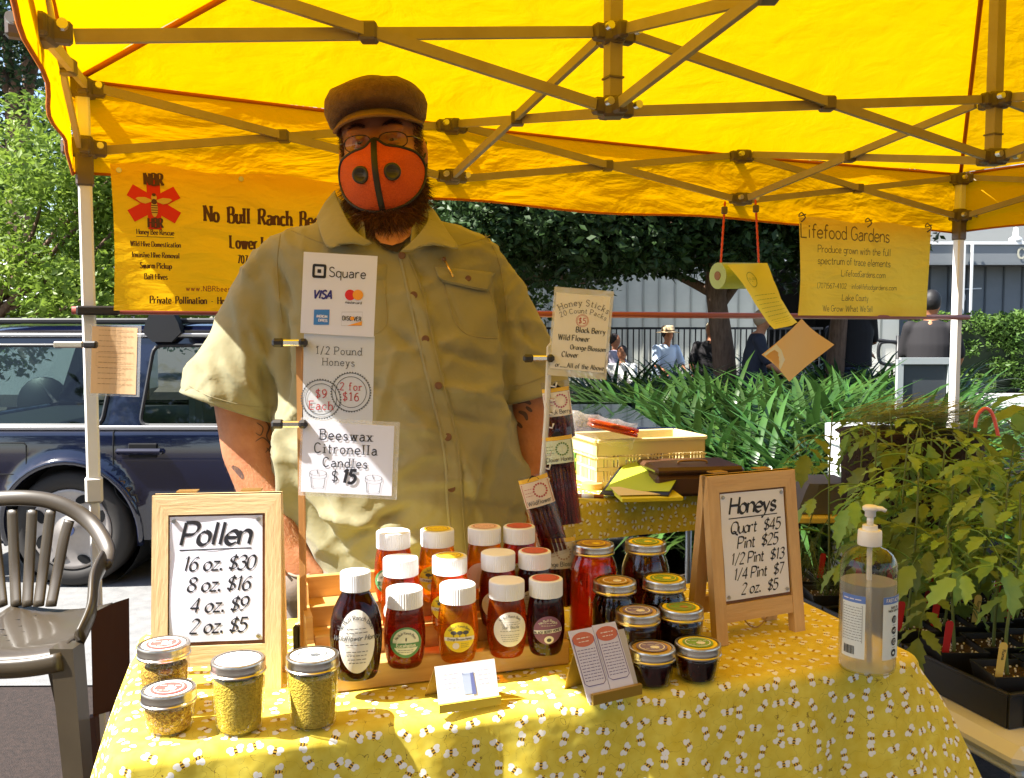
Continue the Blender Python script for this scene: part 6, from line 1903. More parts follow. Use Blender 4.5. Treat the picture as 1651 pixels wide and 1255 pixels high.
# placket
LE = [(641, 408), (655, 470), (671, 545), (689, 620), (706, 690), (716, 750), (718, 800), (722, 850), (726, 900)]
REd = [(660, 410), (683, 465), (700, 540), (718, 615), (736, 688), (745, 750), (748, 800), (752, 850), (756, 900)]
Lc = catmull([Vector((*p, 0)) for p in LE], 5); Rc = catmull([Vector((*p, 0)) for p in REd], 5)
b = MB()
def f(i, j):
    k = min(len(Lc) - 1, int(round(j * (len(Lc) - 1)))); p = Lc[k].lerp(Rc[k], i)
    return on(BV_SH, p.x, p.y, .0045 if .02 < i < .98 else -.001)
b.add([f(i, j / (len(Lc) - 1)) for j in range(len(Lc)) for i in (0, .06, .35, .65, .94, 1)], [(j * 6 + i, j * 6 + i + 1, j * 6 + i + 7, j * 6 + i + 6) for j in range(len(Lc) - 1) for i in range(5)])
b.build('placket', SHIRT, shirt, world=True, smooth=True)
seam('placket_stitch', [(p[0] + 4, p[1]) for p in LE], BV_SH, lift=.0052); seam('placket_stitch', [(p[0] - 4, p[1]) for p in REd], BV_SH, lift=.0052)
BUT = mat('horn_button', (.13, .06, .025), .35)
def button(u, v, lift=.006, r=.0075):
    c = on(BV_SH, u, v, lift); d = -ray(u, v).normalized()
    q = d.to_track_quat('Z', 'Y').to_matrix()
    b = MB(); b.lathe([(0, -.0015), (r, -.0015), (r * 1.02, .0004), (r * .9, .0012), (r * .6, .0004), (0, .0004)], 16, c=c, M=q)
    b.build('button', BUT, shirt, world=True, smooth=True)
for u, v in ((648, 412), (667, 476), (686, 547), (707, 622), (722, 705), (728, 788)): button(u, v)
# pockets
seam('pocket_edge', [(713, 450), (724, 490), (736, 522), (758, 541), (806, 546)], BV_SH, wd=.0010); seam('pocket_edge', [(806, 546), (800, 505), (790, 470)], BV_SH, wd=.0010)
patch('pocket', [(712, 446), (790, 466), (806, 545), (748, 534)], BV_SH, SHIRT, shirt, lift=.0025, nu=12, nv=12)
b = MB()
fp = [(701, 430), (798, 440), (787, 470), (768, 466), (714, 452)]
def flapf(i, j):
    t_ = Vector((701, 430, 0)).lerp(Vector((798, 440, 0)), i); bt = [Vector((706, 446, 0)), Vector((716, 455, 0)), Vector((762, 466, 0)), Vector((787, 470, 0))]
    k = i * 3; kk_ = min(2, int(k)); q = bt[kk_].lerp(bt[kk_ + 1], k - kk_)
    p = t_.lerp(q, j); return on(BV_SH, p.x, p.y, .0045 + .004 * j)
b.grid(flapf, 16, 6); b.build('pocket_flap', SHIRT, shirt, world=True, smooth=True, solid=.002)
seam('flap_stitch', [(706, 443), (716, 451), (762, 462), (786, 466)], BV_SH, lift=.0105)
button(755, 449, .010, .006)
patch('pocket', [(548, 430), (622, 428), (624, 532), (556, 540)], BV_SH, SHIRT, shirt, lift=.0025, nu=12, nv=12)
seam('pocket_edge', [(618, 452), (623, 500), (622, 525), (600, 540), (560, 542)], BV_SH, wd=.0010)
patch('pocket_flap', [(545, 428), (624, 426), (622, 452), (550, 458)], BV_SH, SHIRT, shirt, lift=.006, nu=12, nv=5)
pen0, pen1 = on(BV_SH, 717, 420, .010), on(BV_SH, 731, 447, .013)
b = MB(); b.tube([pen0, pen1], .0022, 8); b.build('pen_clip', mat('brass_pen', (.75, .45, .10), .25, metal=.8), man, world=True, smooth=True)
b = MB(); b.sphere(on(BV_SH, 716, 418, .010), .005, 10); b.build('pen_top', BUT, man, world=True, smooth=True)
# shoulder and sleeve seams, hems
seam('shoulder_seam', [(452, 378), (447, 420), (449, 470), (455, 520)], BV_SH, wd=.0011); seam('shoulder_seam', [(782, 378), (800, 410), (812, 460), (818, 520)], BV_SH, wd=.0011)
seam('yoke_seam', [(470, 372), (520, 392), (560, 398)], BV_SH); seam('yoke_seam', [(730, 398), (770, 388), (790, 380)], BV_SH)
seam('hem_stitch', [(305, 622), (340, 640), (400, 655), (440, 657)], BV_SH); seam('hem_stitch', [(826, 622), (850, 618), (888, 602)], BV_SH)
for path, rr in ((LS, .104), (RS, .086)):
    a_, c_ = path[-1], path[-2]; d = (a_ - c_).normalized()
    q = d.to_track_quat('Z', 'Y').to_matrix()
    b = MB(); b.lathe([(rr * .93, -.030), (rr * .985, -.004), (rr * .99, .002), (rr * .95, .004), (rr * .90, -.004), (rr * .82, -.02)], 40, c=a_ + d * .004, M=q)
    b.f = [x for x in b.f if len(x) == 4]; b.mi = [0] * len(b.f)
    b.build('sleeve_cuff', SHIRT, shirt, world=True, smooth=True)
# collar
def quadsurf(name, rows, m, parent, sub=5, solid=.003, sm=True):
    "rows of 3D points; smooth surface through them"
    rr = [catmull(r, sub) for r in rows]
    cols = list(zip(*rr))
    cc = [catmull(list(c), sub) for c in cols]
    b = MB(); nv, nu = len(cc[0]), len(cc)
    b.add([cc[i][j] for j in range(nv) for i in range(nu)], [(j * nu + i, j * nu + i + 1, (j + 1) * nu + i + 1, (j + 1) * nu + i) for j in range(nv - 1) for i in range(nu - 1)])
    return b.build(name, m, parent, world=True, smooth=sm, solid=solid)
quadsurf('collar_flap', [[mp_(540, 308, .0), mp_(553, 340, -.075), mp_(572, 372, -.135), mp_(600, 392, -.150)],
                         [mp_(524, 328, -.02), mp_(537, 358, -.095), mp_(553, 382, -.145), mp_(586, 396, -.152)],
                         [mp_(511, 352, -.03), mp_(517, 376, -.105), mp_(531, 400, -.150), mp_(566, 386, -.150)]], SHIRT, shirt)
quadsurf('collar_flap', [[mp_(684, 326, .0), mp_(690, 352, -.070), mp_(676, 378, -.130), mp_(646, 406, -.152)],
                         [mp_(698, 338, -.02), mp_(706, 366, -.090), mp_(698, 382, -.135), mp_(664, 404, -.153)],
                         [mp_(706, 350, -.03), mp_(722, 375, -.105), mp_(738, 401, -.150), mp_(694, 388, -.148)]], SHIRT, shirt)
quadsurf('collar_stand', [[mp_(545, 318, .03), mp_(580, 350, -.09), mp_(588, 362, -.11)], [mp_(545, 350, .0), mp_(575, 380, -.11), mp_(590, 388, -.130)]], SHIRT, shirt)
quadsurf('collar_stand', [[mp_(686, 330, .03), mp_(672, 356, -.08), mp_(664, 368, -.11)], [mp_(690, 360, .0), mp_(672, 386, -.11), mp_(662, 394, -.130)]], SHIRT, shirt)
b = MB(); b.add([on(BV_SH, *q, .012) for q in ((610, 393), (654, 391), (648, 400), (641, 407), (625, 403))], [(0, 1, 2, 3, 4)])
b.build('undershirt', mat('dark_undershirt', (.02, .012, .01), .9), man, world=True)
b = MB(); b.add([on(BV_SH, *q, .0135) for q in ((604, 372), (620, 366), (668, 366), (660, 382), (648, 391), (632, 396), (614, 392), (606, 384))], [(0, 1, 2, 3, 4, 5, 6, 7)])
b.build('throat', SKIN, man, world=True)

# ---- body: head, neck, trunk, arms, hands, legs as one skin
HC = mp_(616, 242, -.01)
HM = Matrix.Translation(HC) @ Matrix.Rotation(R(-6), 4, 'Y') @ Matrix.Rotation(R(4), 4, 'X')
HS = 1.0
def h(x, y, z): return HM @ Vector((x, y, z))
mb = MB()
H3 = HM.to_3x3()
def hs(c, r, n=18): mb.sphere(HM @ Vector(c), r, n, M=H3)
hs((0, .012, .045), (.084, .102, .095), 24); hs((0, -.012, -.02), (.080, .088, .105), 24)
hs((0, -.030, -.085), (.066, .066, .060)); hs((0, -.062, -.115), (.036, .034, .028))
for s_ in (-1, 1):
    hs((s_ * .042, -.060, -.030), (.034, .034, .032)); hs((s_ * .032, -.082, .030), (.030, .014, .009)); hs((s_ * .085, .015, -.012), (.010, .018, .032))
    hs((s_ * .033, -.078, .012), (.0185, .0155, .012)); hs((s_ * .036, -.078, -.006), (.022, .016, .010))
capsule(mb, h(0, -.088, .018), h(0, -.118, -.022), .009, .014)
for s_ in (-1, 1): hs((s_ * .011, -.108, -.028), (.009, .011, .009))
hs((0, -.090, -.060), (.026, .014, .010)); hs((0, -.088, -.072), (.022, .014, .008))
nb = mp_(613, 385, .02)
capsule(mb, h(0, .02, -.05), nb, .066, .078, 20)
mb.loft([ell_ring(mp_(cu, v), sx_(hw) - .03, fd - .035, bd - .035) for v, cu, hw, fd, bd in TOR[1:]] + [ell_ring(mp_(660, 1000), .20, .13, .13), ell_ring(mp_(660, 1060), .17, .11, .12)])
def arm(S, E_, W_, rs):
    capsule(mb, S, E_, rs[0], rs[1], 18); 
    m_ = E_.lerp(W_, .35)
    capsule(mb, E_, m_, rs[1], rs[2], 18); capsule(mb, m_, W_, rs[2], rs[3], 18)
# left of the picture
LA = [mp_(440, 440, 0), mp_(397, 705, -.03), mp_(466, 872, -.10)]
capsule(mb, mp_(478, 462, 0), mp_(392, 650, -.04), .045, .060, 18); capsule(mb, mp_(392, 650, -.04), mp_(404, 725, -.04), .060, .060, 18)
capsule(mb, mp_(404, 725, -.04), mp_(424, 785, -.06), .060, .054, 18); capsule(mb, mp_(424, 785, -.06), mp_(452, 845, -.09), .054, .043, 18); capsule(mb, mp_(452, 845, -.09), mp_(468, 880, -.10), .043, .038, 18)
capsule(mb, mp_(468, 880, -.10), mp_(488, 925, -.10), .038, .042, 18)
capsule(mb, mp_(480, 890, -.12), mp_(515, 930, -.13), .018, .015, 12)
for k, (du, dv) in enumerate(((478, 985), (492, 995), (506, 992), (519, 982))):
    capsule(mb, mp_(474 + k * 11, 935, -.10), mp_(du, dv, -.09), .0125, .0095, 10)
# right of the picture
capsule(mb, mp_(760, 465, 0), mp_(858, 640, .0), .044, .056, 18); capsule(mb, mp_(858, 640, 0), mp_(862, 705, .0), .056, .054, 18)
capsule(mb, mp_(862, 705, 0), mp_(864, 780, -.02), .053, .046, 18); capsule(mb, mp_(864, 780, -.02), mp_(858, 870, -.06), .046, .034, 18)
capsule(mb, mp_(858, 870, -.06), mp_(850, 915, -.07), .036, .040, 16); capsule(mb, mp_(846, 885, -.08), mp_(825, 925, -.10), .017, .013, 10)
for k in range(4): capsule(mb, mp_(862 - k * 10, 930, -.07), mp_(858 - k * 9, 985, -.06), .012, .009, 10)
for s_ in (-1, 1):
    hip = mp_(660 + s_ * 85, 1030); kn = Vector((hip.x + s_ * .02, hip.y - .02, .50)); an = Vector((hip.x + s_ * .03, hip.y, .09))
    capsule(mb, hip, kn, .095, .065, 16); capsule(mb, kn, an, .062, .045, 16)
bm_ = remesh(mb, .0062, 4)
body = link_mesh('body', bm_, SKIN, man)
BV_B = BVHTree.FromPolygons([v.co.copy() for v in bm_.vertices], [p.vertices[:] for p in bm_.polygons])
bm_.transform(inv)
# tattoos
TAT = mat('tattoo_ink', (.10, .055, .045), .55)
def tattoo(strokes_):
    b = MB()
    for pts, wd in strokes_:
        P = catmull([Vector((*p, 0)) for p in pts], 5)
        L_ = []
        for i, p in enumerate(P):
            a_ = P[max(0, i - 1)]; c_ = P[min(len(P) - 1, i + 1)]; d = (c_ - a_).normalized(); n_ = Vector((-d.y, d.x, 0)) * wd * (0.4 + .6 * math.sin(PI * i / (len(P) - 1)))
            L_ += [on(BV_B, p.x + n_.x, p.y + n_.y, .0008), on(BV_B, p.x - n_.x, p.y - n_.y, .0008)]
        b.add(L_, [(2 * i, 2 * i + 1, 2 * i + 3, 2 * i + 2) for i in range(len(P) - 1)])
    o = b.build('tattoo', TAT, man, world=True); tag(o, kind='stuff')
tattoo([([(414, 682), (424, 690), (420, 702), (412, 698)], 1.0), ([(424, 676), (434, 688), (430, 704), (438, 716)], 1.2), ([(412, 712), (424, 706), (436, 718), (428, 730)], 1.1), ([(430, 722), (440, 736), (436, 748)], 1.3), ([(374, 752), (384, 760), (392, 772)], 4.5)])
tattoo([([(834, 650), (846, 646), (856, 652)], 4), ([(836, 664), (846, 668), (850, 678)], 3.5), ([(832, 680), (842, 690)], 3), ([(848, 656), (858, 664)], 3)])
# forearm hair
rnd = random.Random(11); b = MB()
for _ in range(900):
    t_ = rnd.random(); u = 372 + 85 * t_ + rnd.uniform(-30, 40); v = 745 + 130 * t_
    p = on(BV_B, u, v, .0, None) if False else None
    d = ray(u, v).normalized(); hh = BV_B.ray_cast(CAMP, d)
    if hh[0] is None or hh[0].y > YM + .1: continue
    p = hh[0]; nn = hh[1]
    dr = (Vector((.35 + rnd.uniform(-.3, .3), rnd.uniform(-.2, .2), -1)).normalized() + nn * .35).normalized()
    sd = dr.cross(d).normalized() * .00022
    L_ = rnd.uniform(.006, .013)
    i = len(b.v); b.v += [p + sd, p - sd, p + dr * L_]; b.f.append([i, i + 1, i + 2]); b.mi.append(0)
tag(b.build('arm_hair', mat('pale_arm_hair', (.50, .28, .14), .5), man, world=True), kind='stuff')

# ---- trousers and shoes
mb = MB()
mb.loft([ell_ring(mp_(cu, v), sx_(hw), fd, bd) for v, cu, hw, fd, bd in ((880, 672, 150, .16, .15), (905, 665, 192, .175, .165), (950, 664, 203, .175, .17), (1010, 662, 200, .16, .165), (1070, 660, 190, .14, .15))])
for s_ in (-1, 1):
    hip = mp_(660 + s_ * 95, 1040); kn = Vector((hip.x + s_ * .02, hip.y - .01, .50)); an = Vector((hip.x + s_ * .03, hip.y + .01, .09))
    capsule(mb, hip, kn, .128, .10, 18); capsule(mb, kn, an, .098, .085, 18)
# the hand makes the pocket bulge
capsule(mb, mp_(490, 945, -.10), mp_(508, 1000, -.08), .056, .04, 14)
tm = remesh(mb, .010, 4); trousers = link_mesh('trousers', tm, DENIM, man)
BV_T = BVHTree.FromPolygons([v.co.copy() for v in tm.vertices], [p.vertices[:] for p in tm.polygons]); tm.transform(inv)
b = MB(); P = catmull([Vector((*p, 0)) for p in ((456, 919), (480, 930), (510, 922), (535, 898))], 6); b.tube([on(BV_T, p.x, p.y, .003) for p in P], .0028, 6); b.build('pocket_hem', mat('denim_light', (.26, .21, .17), .85), trousers, world=True, smooth=True)
for s_ in (-1, 1):
    hip = mp_(660 + s_ * 95, 1040); an = Vector((hip.x + s_ * .03, hip.y, .0))
    b = MB(); b.loft([[Vector((an.x + math.cos(2 * PI * k / 20) * .052 * w_, an.y - .06 + math.sin(2 * PI * k / 20) * .14 * l_, z)) for k in range(20)] for z, w_, l_ in ((.008, .95, 1.0), (.03, 1.0, 1.02), (.06, .95, .95), (.09, .8, .6), (.12, .75, .42))])
    b.build('shoe', mat('shoe_leather', (.05, .03, .02), .5), man, world=True, smooth=True)

# ---- cap
b = MB()
caprings = [(.052, .088, .100, .004), (.064, .100, .116, -.006), (.082, .107, .126, -.014), (.100, .103, .124, -.018), (.118, .090, .112, -.020), (.131, .064, .086, -.018), (.138, .034, .048, -.014), (.140, .010, .014, -.012)]
cr_ = []
for z, hw, dd, cy in caprings:
    ring = []
    for k in range(44):
        a = 2 * PI * k / 44; ca, sa = math.cos(a), math.sin(a)
        x = hw * math.copysign(abs(ca) ** .9, ca); y = cy + dd * sa
        zz = z + .006 * noise.noise(Vector((x * 20, y * 20, z * 10)))
        if z < .07: zz += -.012 * (abs(ca) ** 3) + .010 * max(0, -sa)
        ring.append(h(x, y, zz))
    cr_.append(ring)
cap = b.loft(cr_).build('cap', CAPM, man, world=True, smooth=True)
def brim(i, j):  # dips at both ends
    a = R(-168 + 156 * i)
    ca, sa = math.cos(a), math.sin(a)
    rr = 1 + .36 * j * (abs(sa) ** 1.3)
    return h(.088 * ca * (1 + .05 * j), -.006 + .104 * sa * rr, .064 - .016 * j * abs(sa) - .020 * abs(ca) ** 2.5)
b = MB(); b.grid(brim, 36, 8); b.build('cap_brim', CAPM, cap, world=True, smooth=True, solid=.006)
b = MB(); b.tube([brim(k / 36, 1.0) for k in range(37)], .0038, 8); b.build('brim_edge', mat('brim_band', (.20, .10, .035), .8), cap, world=True, smooth=True)
b = MB(); b.tube([h(.089 * math.cos(R(k * 10)), .004 + .103 * math.sin(R(k * 10)), .053 - .012 * abs(math.cos(R(k * 10))) ** 3 + .010 * max(0, -math.sin(R(k * 10)))) for k in range(36)], .004, 6, closed=True); b.build('cap_band', CAPM, cap, world=True, smooth=True)

# ---- hair and beard
def strands(name, seeds, n, L, wd, seed, m=HAIRM, base=None):
    rnd = random.Random(seed); b = MB()
    for _ in range(n):
        p, nn, gv = seeds(rnd)
        d = (nn * .75 + gv + Vector((rnd.gauss(0, .38), rnd.gauss(0, .38), rnd.gauss(0, .30)))).normalized()
        sd = d.cross(Vector((rnd.gauss(0, 1), rnd.gauss(0, 1), rnd.gauss(0, 1)))).normalized() * wd
        l_ = L * rnd.uniform(.5, 1.25)
        m_ = p + d * l_ * .5; d2 = (d + Vector((rnd.gauss(0, .5), rnd.gauss(0, .4), -.25))).normalized(); e_ = m_ + d2 * l_ * .5
        i = len(b.v); b.v += [h(*(p + sd)), h(*(p - sd)), h(*(m_ + sd * .8)), h(*(m_ - sd * .8)), h(*e_)]
        b.f += [[i, i + 1, i + 3, i + 2], [i + 2, i + 3, i + 4]]; b.mi += [0, 0]
    return b
def beard_seed(r_):
    a = r_.uniform(-PI, 0); z = r_.uniform(-1, .75)
    q = math.sqrt(max(0, 1 - z * z * .8))
    nn = Vector((math.cos(a) * q, math.sin(a) * q, z * .7)).normalized()
    return Vector((nn.x * .074, -.016 + nn.y * .062, -.092 + nn.z * .060)), nn, Vector((0, 0, -.75))
bb_ = MB()
bb_.sphere(h(0, -.016, -.092), (.074, .060, .064), 22, M=H3); bb_.sphere(h(0, -.060, -.156), (.058, .048, .040), 18, M=H3)
bm2 = remesh(bb_, .008, 4)
for v in bm2.vertices: v.co += Vector((0, 0, .004)) * noise.noise(v.co * 40) + v.normal * .006 * noise.noise(v.co * 55)
bo = link_mesh('beard', bm2, HAIRM, man); bm2.transform(inv)
sb_ = strands('beard_strands', beard_seed, 5600, .040, .0006, 2)
def chin_seed(r_):
    a = r_.uniform(-PI, 0); nn = Vector((math.cos(a) * .8, math.sin(a) * .8, r_.uniform(-1, .7))).normalized()
    return Vector((nn.x * .060, -.060 + nn.y * .050, -.154 + nn.z * .042)), nn, Vector((0, 0, -.8))
b2 = strands('x', chin_seed, 5600, .040, .0006, 4); sb_.add(b2.v, b2.f)
o = sb_.build('beard_strands', HAIRM, bo, world=True); tag(o, kind='stuff')
def side_seed(r_):
    s_ = r_.choice((-1, 1)); z = r_.uniform(-.085, .066); y = r_.uniform(-.045, .085)
    x = s_ * (.0785 - .25 * max(0, -y - .02) - .4 * max(0, y - .05))
    return Vector((x, y, z)), Vector((s_, 0, 0)), Vector((0, .15, -.7))
hb_ = MB()
for s_ in (-1, 1):
    hb_.sphere(h(s_ * .071, .030, .010), (.015, .058, .062), 16, M=H3); hb_.sphere(h(s_ * .070, -.010, -.045), (.014, .026, .045), 14, M=H3)
hb_.sphere(h(0, .05, .0), (.078, .062, .07), 20, M=H3)
hm_ = remesh(hb_, .008, 3); ho = link_mesh('hair', hm_, HAIRM, man); hm_.transform(inv)
o = strands('hair_strands', side_seed, 4200, .015, .0006, 9).build('hair_strands', HAIRM, ho, world=True); tag(o, kind='stuff')
def brow_seed(r_):
    s_ = r_.choice((-1, 1)); q = r_.random()
    return Vector((s_ * (.016 + .036 * q), -.090 + .018 * q * q, .036 + .006 * math.sin(PI * q) + r_.uniform(-.003, .003))), Vector((s_ * .6, -.5, 0)), Vector((s_ * .5, 0, .05))
o = strands('eyebrows', brow_seed, 420, .010, .0005, 13).build('eyebrows', HAIRM, man, world=True); tag(o, kind='stuff')

# ---- eyes, glasses
for s_ in (-1, 1):
    b = MB(); b.sphere(h(s_ * .033, -.0835, .007), .0115, 16); eo = b.build('eye', mat('eye_white', (.28, .22, .19), .3), man, world=True, smooth=True)
    b = MB(); b.sphere(h(s_ * .033, -.0895, .006), .0062, 12); b.build('iris', mat('iris_dark', (.05, .03, .02), .15), eo, world=True, smooth=True)
    b = MB()
    b.sphere(h(s_ * .033, -.0815, .0125), (.0155, .0152, .0090), 14, M=H3); b.sphere(h(s_ * .033, -.0815, -.0005), (.0155, .0152, .0080), 14, M=H3)
    for x_ in (): pass
    b.build('eyelid', SKIN, eo, world=True, smooth=True)
GF = mat('glasses_metal', (.05, .035, .035), .25, metal=.8)
gl = MB()
def lens_pt(s_, a, k=1.0):
    e_ = 2.6; ca, sa = math.cos(a), math.sin(a)
    return h(s_ * .036 + math.copysign(abs(ca) ** (2 / e_), ca) * .0275 * k, -.108 + abs(s_ * .036 + ca * .0275) ** 2 * 4.5, .004 + math.copysign(abs(sa) ** (2 / e_), sa) * .0155 * k)
gt = MB(); gt.tube([h(-.0095, -.1075, .008), h(0, -.111, .011), h(.0095, -.1075, .008)], .0013, 6)
gobj = gt.build('glasses', GF, man, world=True, smooth=True)
for s_ in (-1, 1):
    b = MB(); b.tube([lens_pt(s_, 2 * PI * k / 36) for k in range(36)], .0012, 6, closed=True); b.build('rim', GF, gobj, world=True, smooth=True)
    b = MB(); b.tube([h(s_ * .0635, -.0905, .009), h(s_ * .074, -.078, .010), h(s_ * .084, -.03, .010), h(s_ * .088, .02, .008)], .0016, 6); b.build('temple', GF, gobj, world=True, smooth=True)
    b = MB(); ring = [lens_pt(s_, 2 * PI * k / 36, .97) for k in range(36)]; b.add(ring + [sum(ring, Vector()) / 36 - Vector((0, .002, 0))], [(k, (k + 1) % 36, 36) for k in range(36)])
    b.build('lens', thin_glass('lens_glass', (.80, .72, .78), .01), gobj, world=True, smooth=True)

# ---- mask
MASKM = mat('orange_mesh', (.50, .065, .012), .8, col2=(.62, .095, .018), vscale=350, bump=.5, bscale=500)
MBK = mat('mask_black', (.012, .010, .010), .6)
out_ = [(0, -.116, .008), (-.020, -.112, -.006), (-.048, -.096, -.012), (-.072, -.066, -.022), (-.083, -.044, -.044), (-.082, -.050, -.072), (-.071, -.072, -.099), (-.050, -.094, -.120), (-.026, -.108, -.131), (0, -.112, -.134)]
outl = catmull([Vector(p) for p in out_ + [Vector((-p[0], p[1], p[2])) for p in reversed(out_[1:-1])]], 4, closed=True)
mc = Vector((0, -.150, -.060))
def mask_pt(k, r_):
    o_ = outl[k % len(outl)]
    p = mc.lerp(o_, r_)
    bul = math.cos(r_ * PI / 2) ** .8
    base = mc.y + (o_.y - mc.y) * (r_ ** 2.1)
    p.y = base
    ridge = math.exp(-(p.x / .012) ** 2) * .006 * (1 - r_)
    p.y -= ridge
    p.x *= 1.06
    return h(*p)
n = len(outl); b = MB(); vs_ = [h(mc.x, mc.y - .006, mc.z)]; fs_ = []
RRs = [.12, .25, .38, .5, .62, .74, .86, .95, 1.0]
for r_ in RRs: vs_ += [mask_pt(k, r_) for k in range(n)]
fs_ = [(0, 1 + k, 1 + (k + 1) % n) for k in range(n)] + [(1 + q * n + k, 1 + (q + 1) * n + k, 1 + (q + 1) * n + (k + 1) % n, 1 + q * n + (k + 1) % n) for q in range(len(RRs) - 1) for k in range(n)]
b.add(vs_, fs_); mk = b.build('mask', MASKM, man, world=True, smooth=True)
b = MB(); b.tube([mask_pt(k, 1.0) for k in range(n)], .0034, 8, closed=True); b.build('mask_trim', MBK, mk, world=True, smooth=True)
kt, kb = 0, n // 2
sp = [mask_pt(kt, r_) for r_ in reversed(RRs)] + [vs_[0]] + [mask_pt(kb, r_) for r_ in RRs]
b = MB(); fwd_h = H3 @ Vector((0, -1, 0)); sdv = H3 @ Vector((1, 0, 0))
for i, p in enumerate(sp):
    ww = .0062
    b.v += [p - sdv * ww + fwd_h * .0012, p - sdv * ww * .6 + fwd_h * .0026, p + sdv * ww * .6 + fwd_h * .0026, p + sdv * ww + fwd_h * .0012]
for i in range(len(sp) - 1):
    for q in range(3): b.f.append([i * 4 + q, i * 4 + q + 1, i * 4 + q + 5, i * 4 + q + 4]); b.mi.append(0)
b.build('mask_strip', MBK, mk, world=True, smooth=True)
mk_bv = BVHTree.FromPolygons(vs_, fs_)
for s_ in (-1, 1):
    src = HM @ Vector((s_ * .031, -.4, -.062)); dr = H3 @ Vector((0, 1, 0))
    hh = mk_bv.ray_cast(src, dr); c = hh[0] + Vector((0, -.003, 0)); nn = hh[1]
    if nn.y > 0: nn = -nn
    q = (nn * .5 + fwd_h).normalized().to_track_quat('Z', 'Y').to_matrix()
    b = MB(); b.lathe([(.0175, -.006), (.0175, .003), (.016, .0055), (.012, .006), (.011, .0045), (0, .0055)], 28, c=c, M=q); b.build('valve', mat('valve_black', (.025, .022, .020), .35), mk, world=True, smooth=True)
    b = MB()
    for z_ in (-.005, 0, .005): b.bar(c + q @ Vector((-.006, z_, .0050)), c + q @ Vector((.006, z_, .0050)), .0012, .0012)
    tag(b.build('valve_vents', MBK, mk, world=True), kind='stuff')
for s_ in (-1, 1):
    b = MB(); b.tube(catmull([h(s_ * .083, -.022, -.035), h(s_ * .090, .005, -.015), h(s_ * .092, .025, .01)], 4), .0022, 6); b.build('ear_loop', MBK, mk, world=True, smooth=True)
    b = MB(); b.tube(catmull([h(s_ * .078, -.035, -.08), h(s_ * .088, .005, -.05), h(s_ * .090, .028, -.02)], 4), .0020, 6); b.build('ear_loop', MBK, mk, world=True, smooth=True)
# ---------------------------------------------------------------- dark blue car behind the left leg
NAVY = mat('navy_paint', (.004, .006, .022), .12, coat=1.0, var=.2, vscale=2, spec=.6)
CGL = thin_glass('car_glass', (.42, .52, .50), .02)
RUB = mat('tyre_rubber', (.025, .022, .020), .75)
TRIM = mat('black_trim', (.02, .02, .022), .5)
CY = 4.78
car0 = at(118, 905, CY)
def cx_(u): return at(u, 700, CY).x - car0.x
def cz_(v): return at(118, v, CY).z
CR = 0.305
car = thing('parked_car', 'dark navy estate car parked on the road behind the chair and left tent leg', 'car', (car0.x, CY + .90, 0.008))
zs = lambda v: cz_(v) - .008
X0, X1 = -.95, 3.15          # rear bumper to nose, measured from the rear wheel
Zb, Zbelt, Zroof = .24, zs(692), zs(530)
def ysk(z):
    "half profile of the body side: how far it stands from the widest line"
    if z < Zbelt: return .10 * ((z - .62) / .5) ** 2
    return .035 + (z - Zbelt) * .24
wheels = (0.0, 2.42)
HWc = .92
b = MB(); nx, nz = 150, 30
def sidegrid(sgn):
    k0 = len(b.v)
    for j in range(nz + 1):
        z = Zb + (Zbelt - Zb) * j / nz
        for i in range(nx + 1):
            x = X0 + (X1 - X0) * i / nx
            zz = z
            if x > 2.1 and j == nz: zz = z
            y = -HWc + ysk(zz) + .10 * max(0, (abs((x - (X0 + X1) / 2) / ((X1 - X0) / 2)) - .8) / .2) ** 2
            for wx in wheels:
                d = math.hypot(x - wx, zz - CR)
                if d < CR * 1.34 and d > CR * 1.0: y -= .025 * math.sin(PI * min(1, (CR * 1.34 - d) / (CR * .2)) / 2)
            # snap to the wheel arch
            for wx in wheels:
                d = math.hypot(x - wx, zz - CR); ra = CR * 1.16
                if abs(d - ra) < .022 and d > 0:
                    x2 = wx + (x - wx) * ra / d; zz = CR + (zz - CR) * ra / d; x = x2
            b.v.append(Vector((x, sgn * -y if sgn > 0 else y, zz)))
    for j in range(nz):
        for i in range(nx):
            q = [k0 + j * (nx + 1) + i, k0 + j * (nx + 1) + i + 1, k0 + (j + 1) * (nx + 1) + i + 1, k0 + (j + 1) * (nx + 1) + i]
            c = sum((b.v[t_] for t_ in q), Vector()) / 4
            if any(math.hypot(c.x - wx, c.z - CR) < CR * 1.155 for wx in wheels): continue
            b.f.append(q if sgn < 0 else q[::-1]); b.mi.append(0)
sidegrid(-1); sidegrid(1)
body_c = b.build('body', NAVY, car, smooth=True)
W2 = HWc - .035
def cbox(nm, x0, x1, y0, y1, z0, z1, m, bev=.02, par=None):
    b_ = MB(); b_.box(((x0 + x1) / 2, (y0 + y1) / 2, (z0 + z1) / 2), (x1 - x0, y1 - y0, z1 - z0), bev=bev); return b_.build(nm, m, par or car)
cbox('hood', 2.02, X1 - .03, -HWc + .12, HWc - .12, Zbelt - .10, Zbelt - .006, NAVY, .04)
cbox('rear_bumper', X0 - .06, X0 + .06, -HWc + .1, HWc - .1, .3, .62, TRIM, .04)
cbox('front_bumper', X1 - .04, X1 + .08, -HWc + .1, HWc - .1, .25, .60, TRIM, .04)
cbox('tailgate', X0 - .01, X0 + .04, -HWc + .14, HWc - .14, .6, Zbelt, NAVY, .02)
cbox('underbody', X0 + .1, X1 - .1, -HWc + .2, HWc - .2, .18, Zbelt - .12, TRIM, .02)
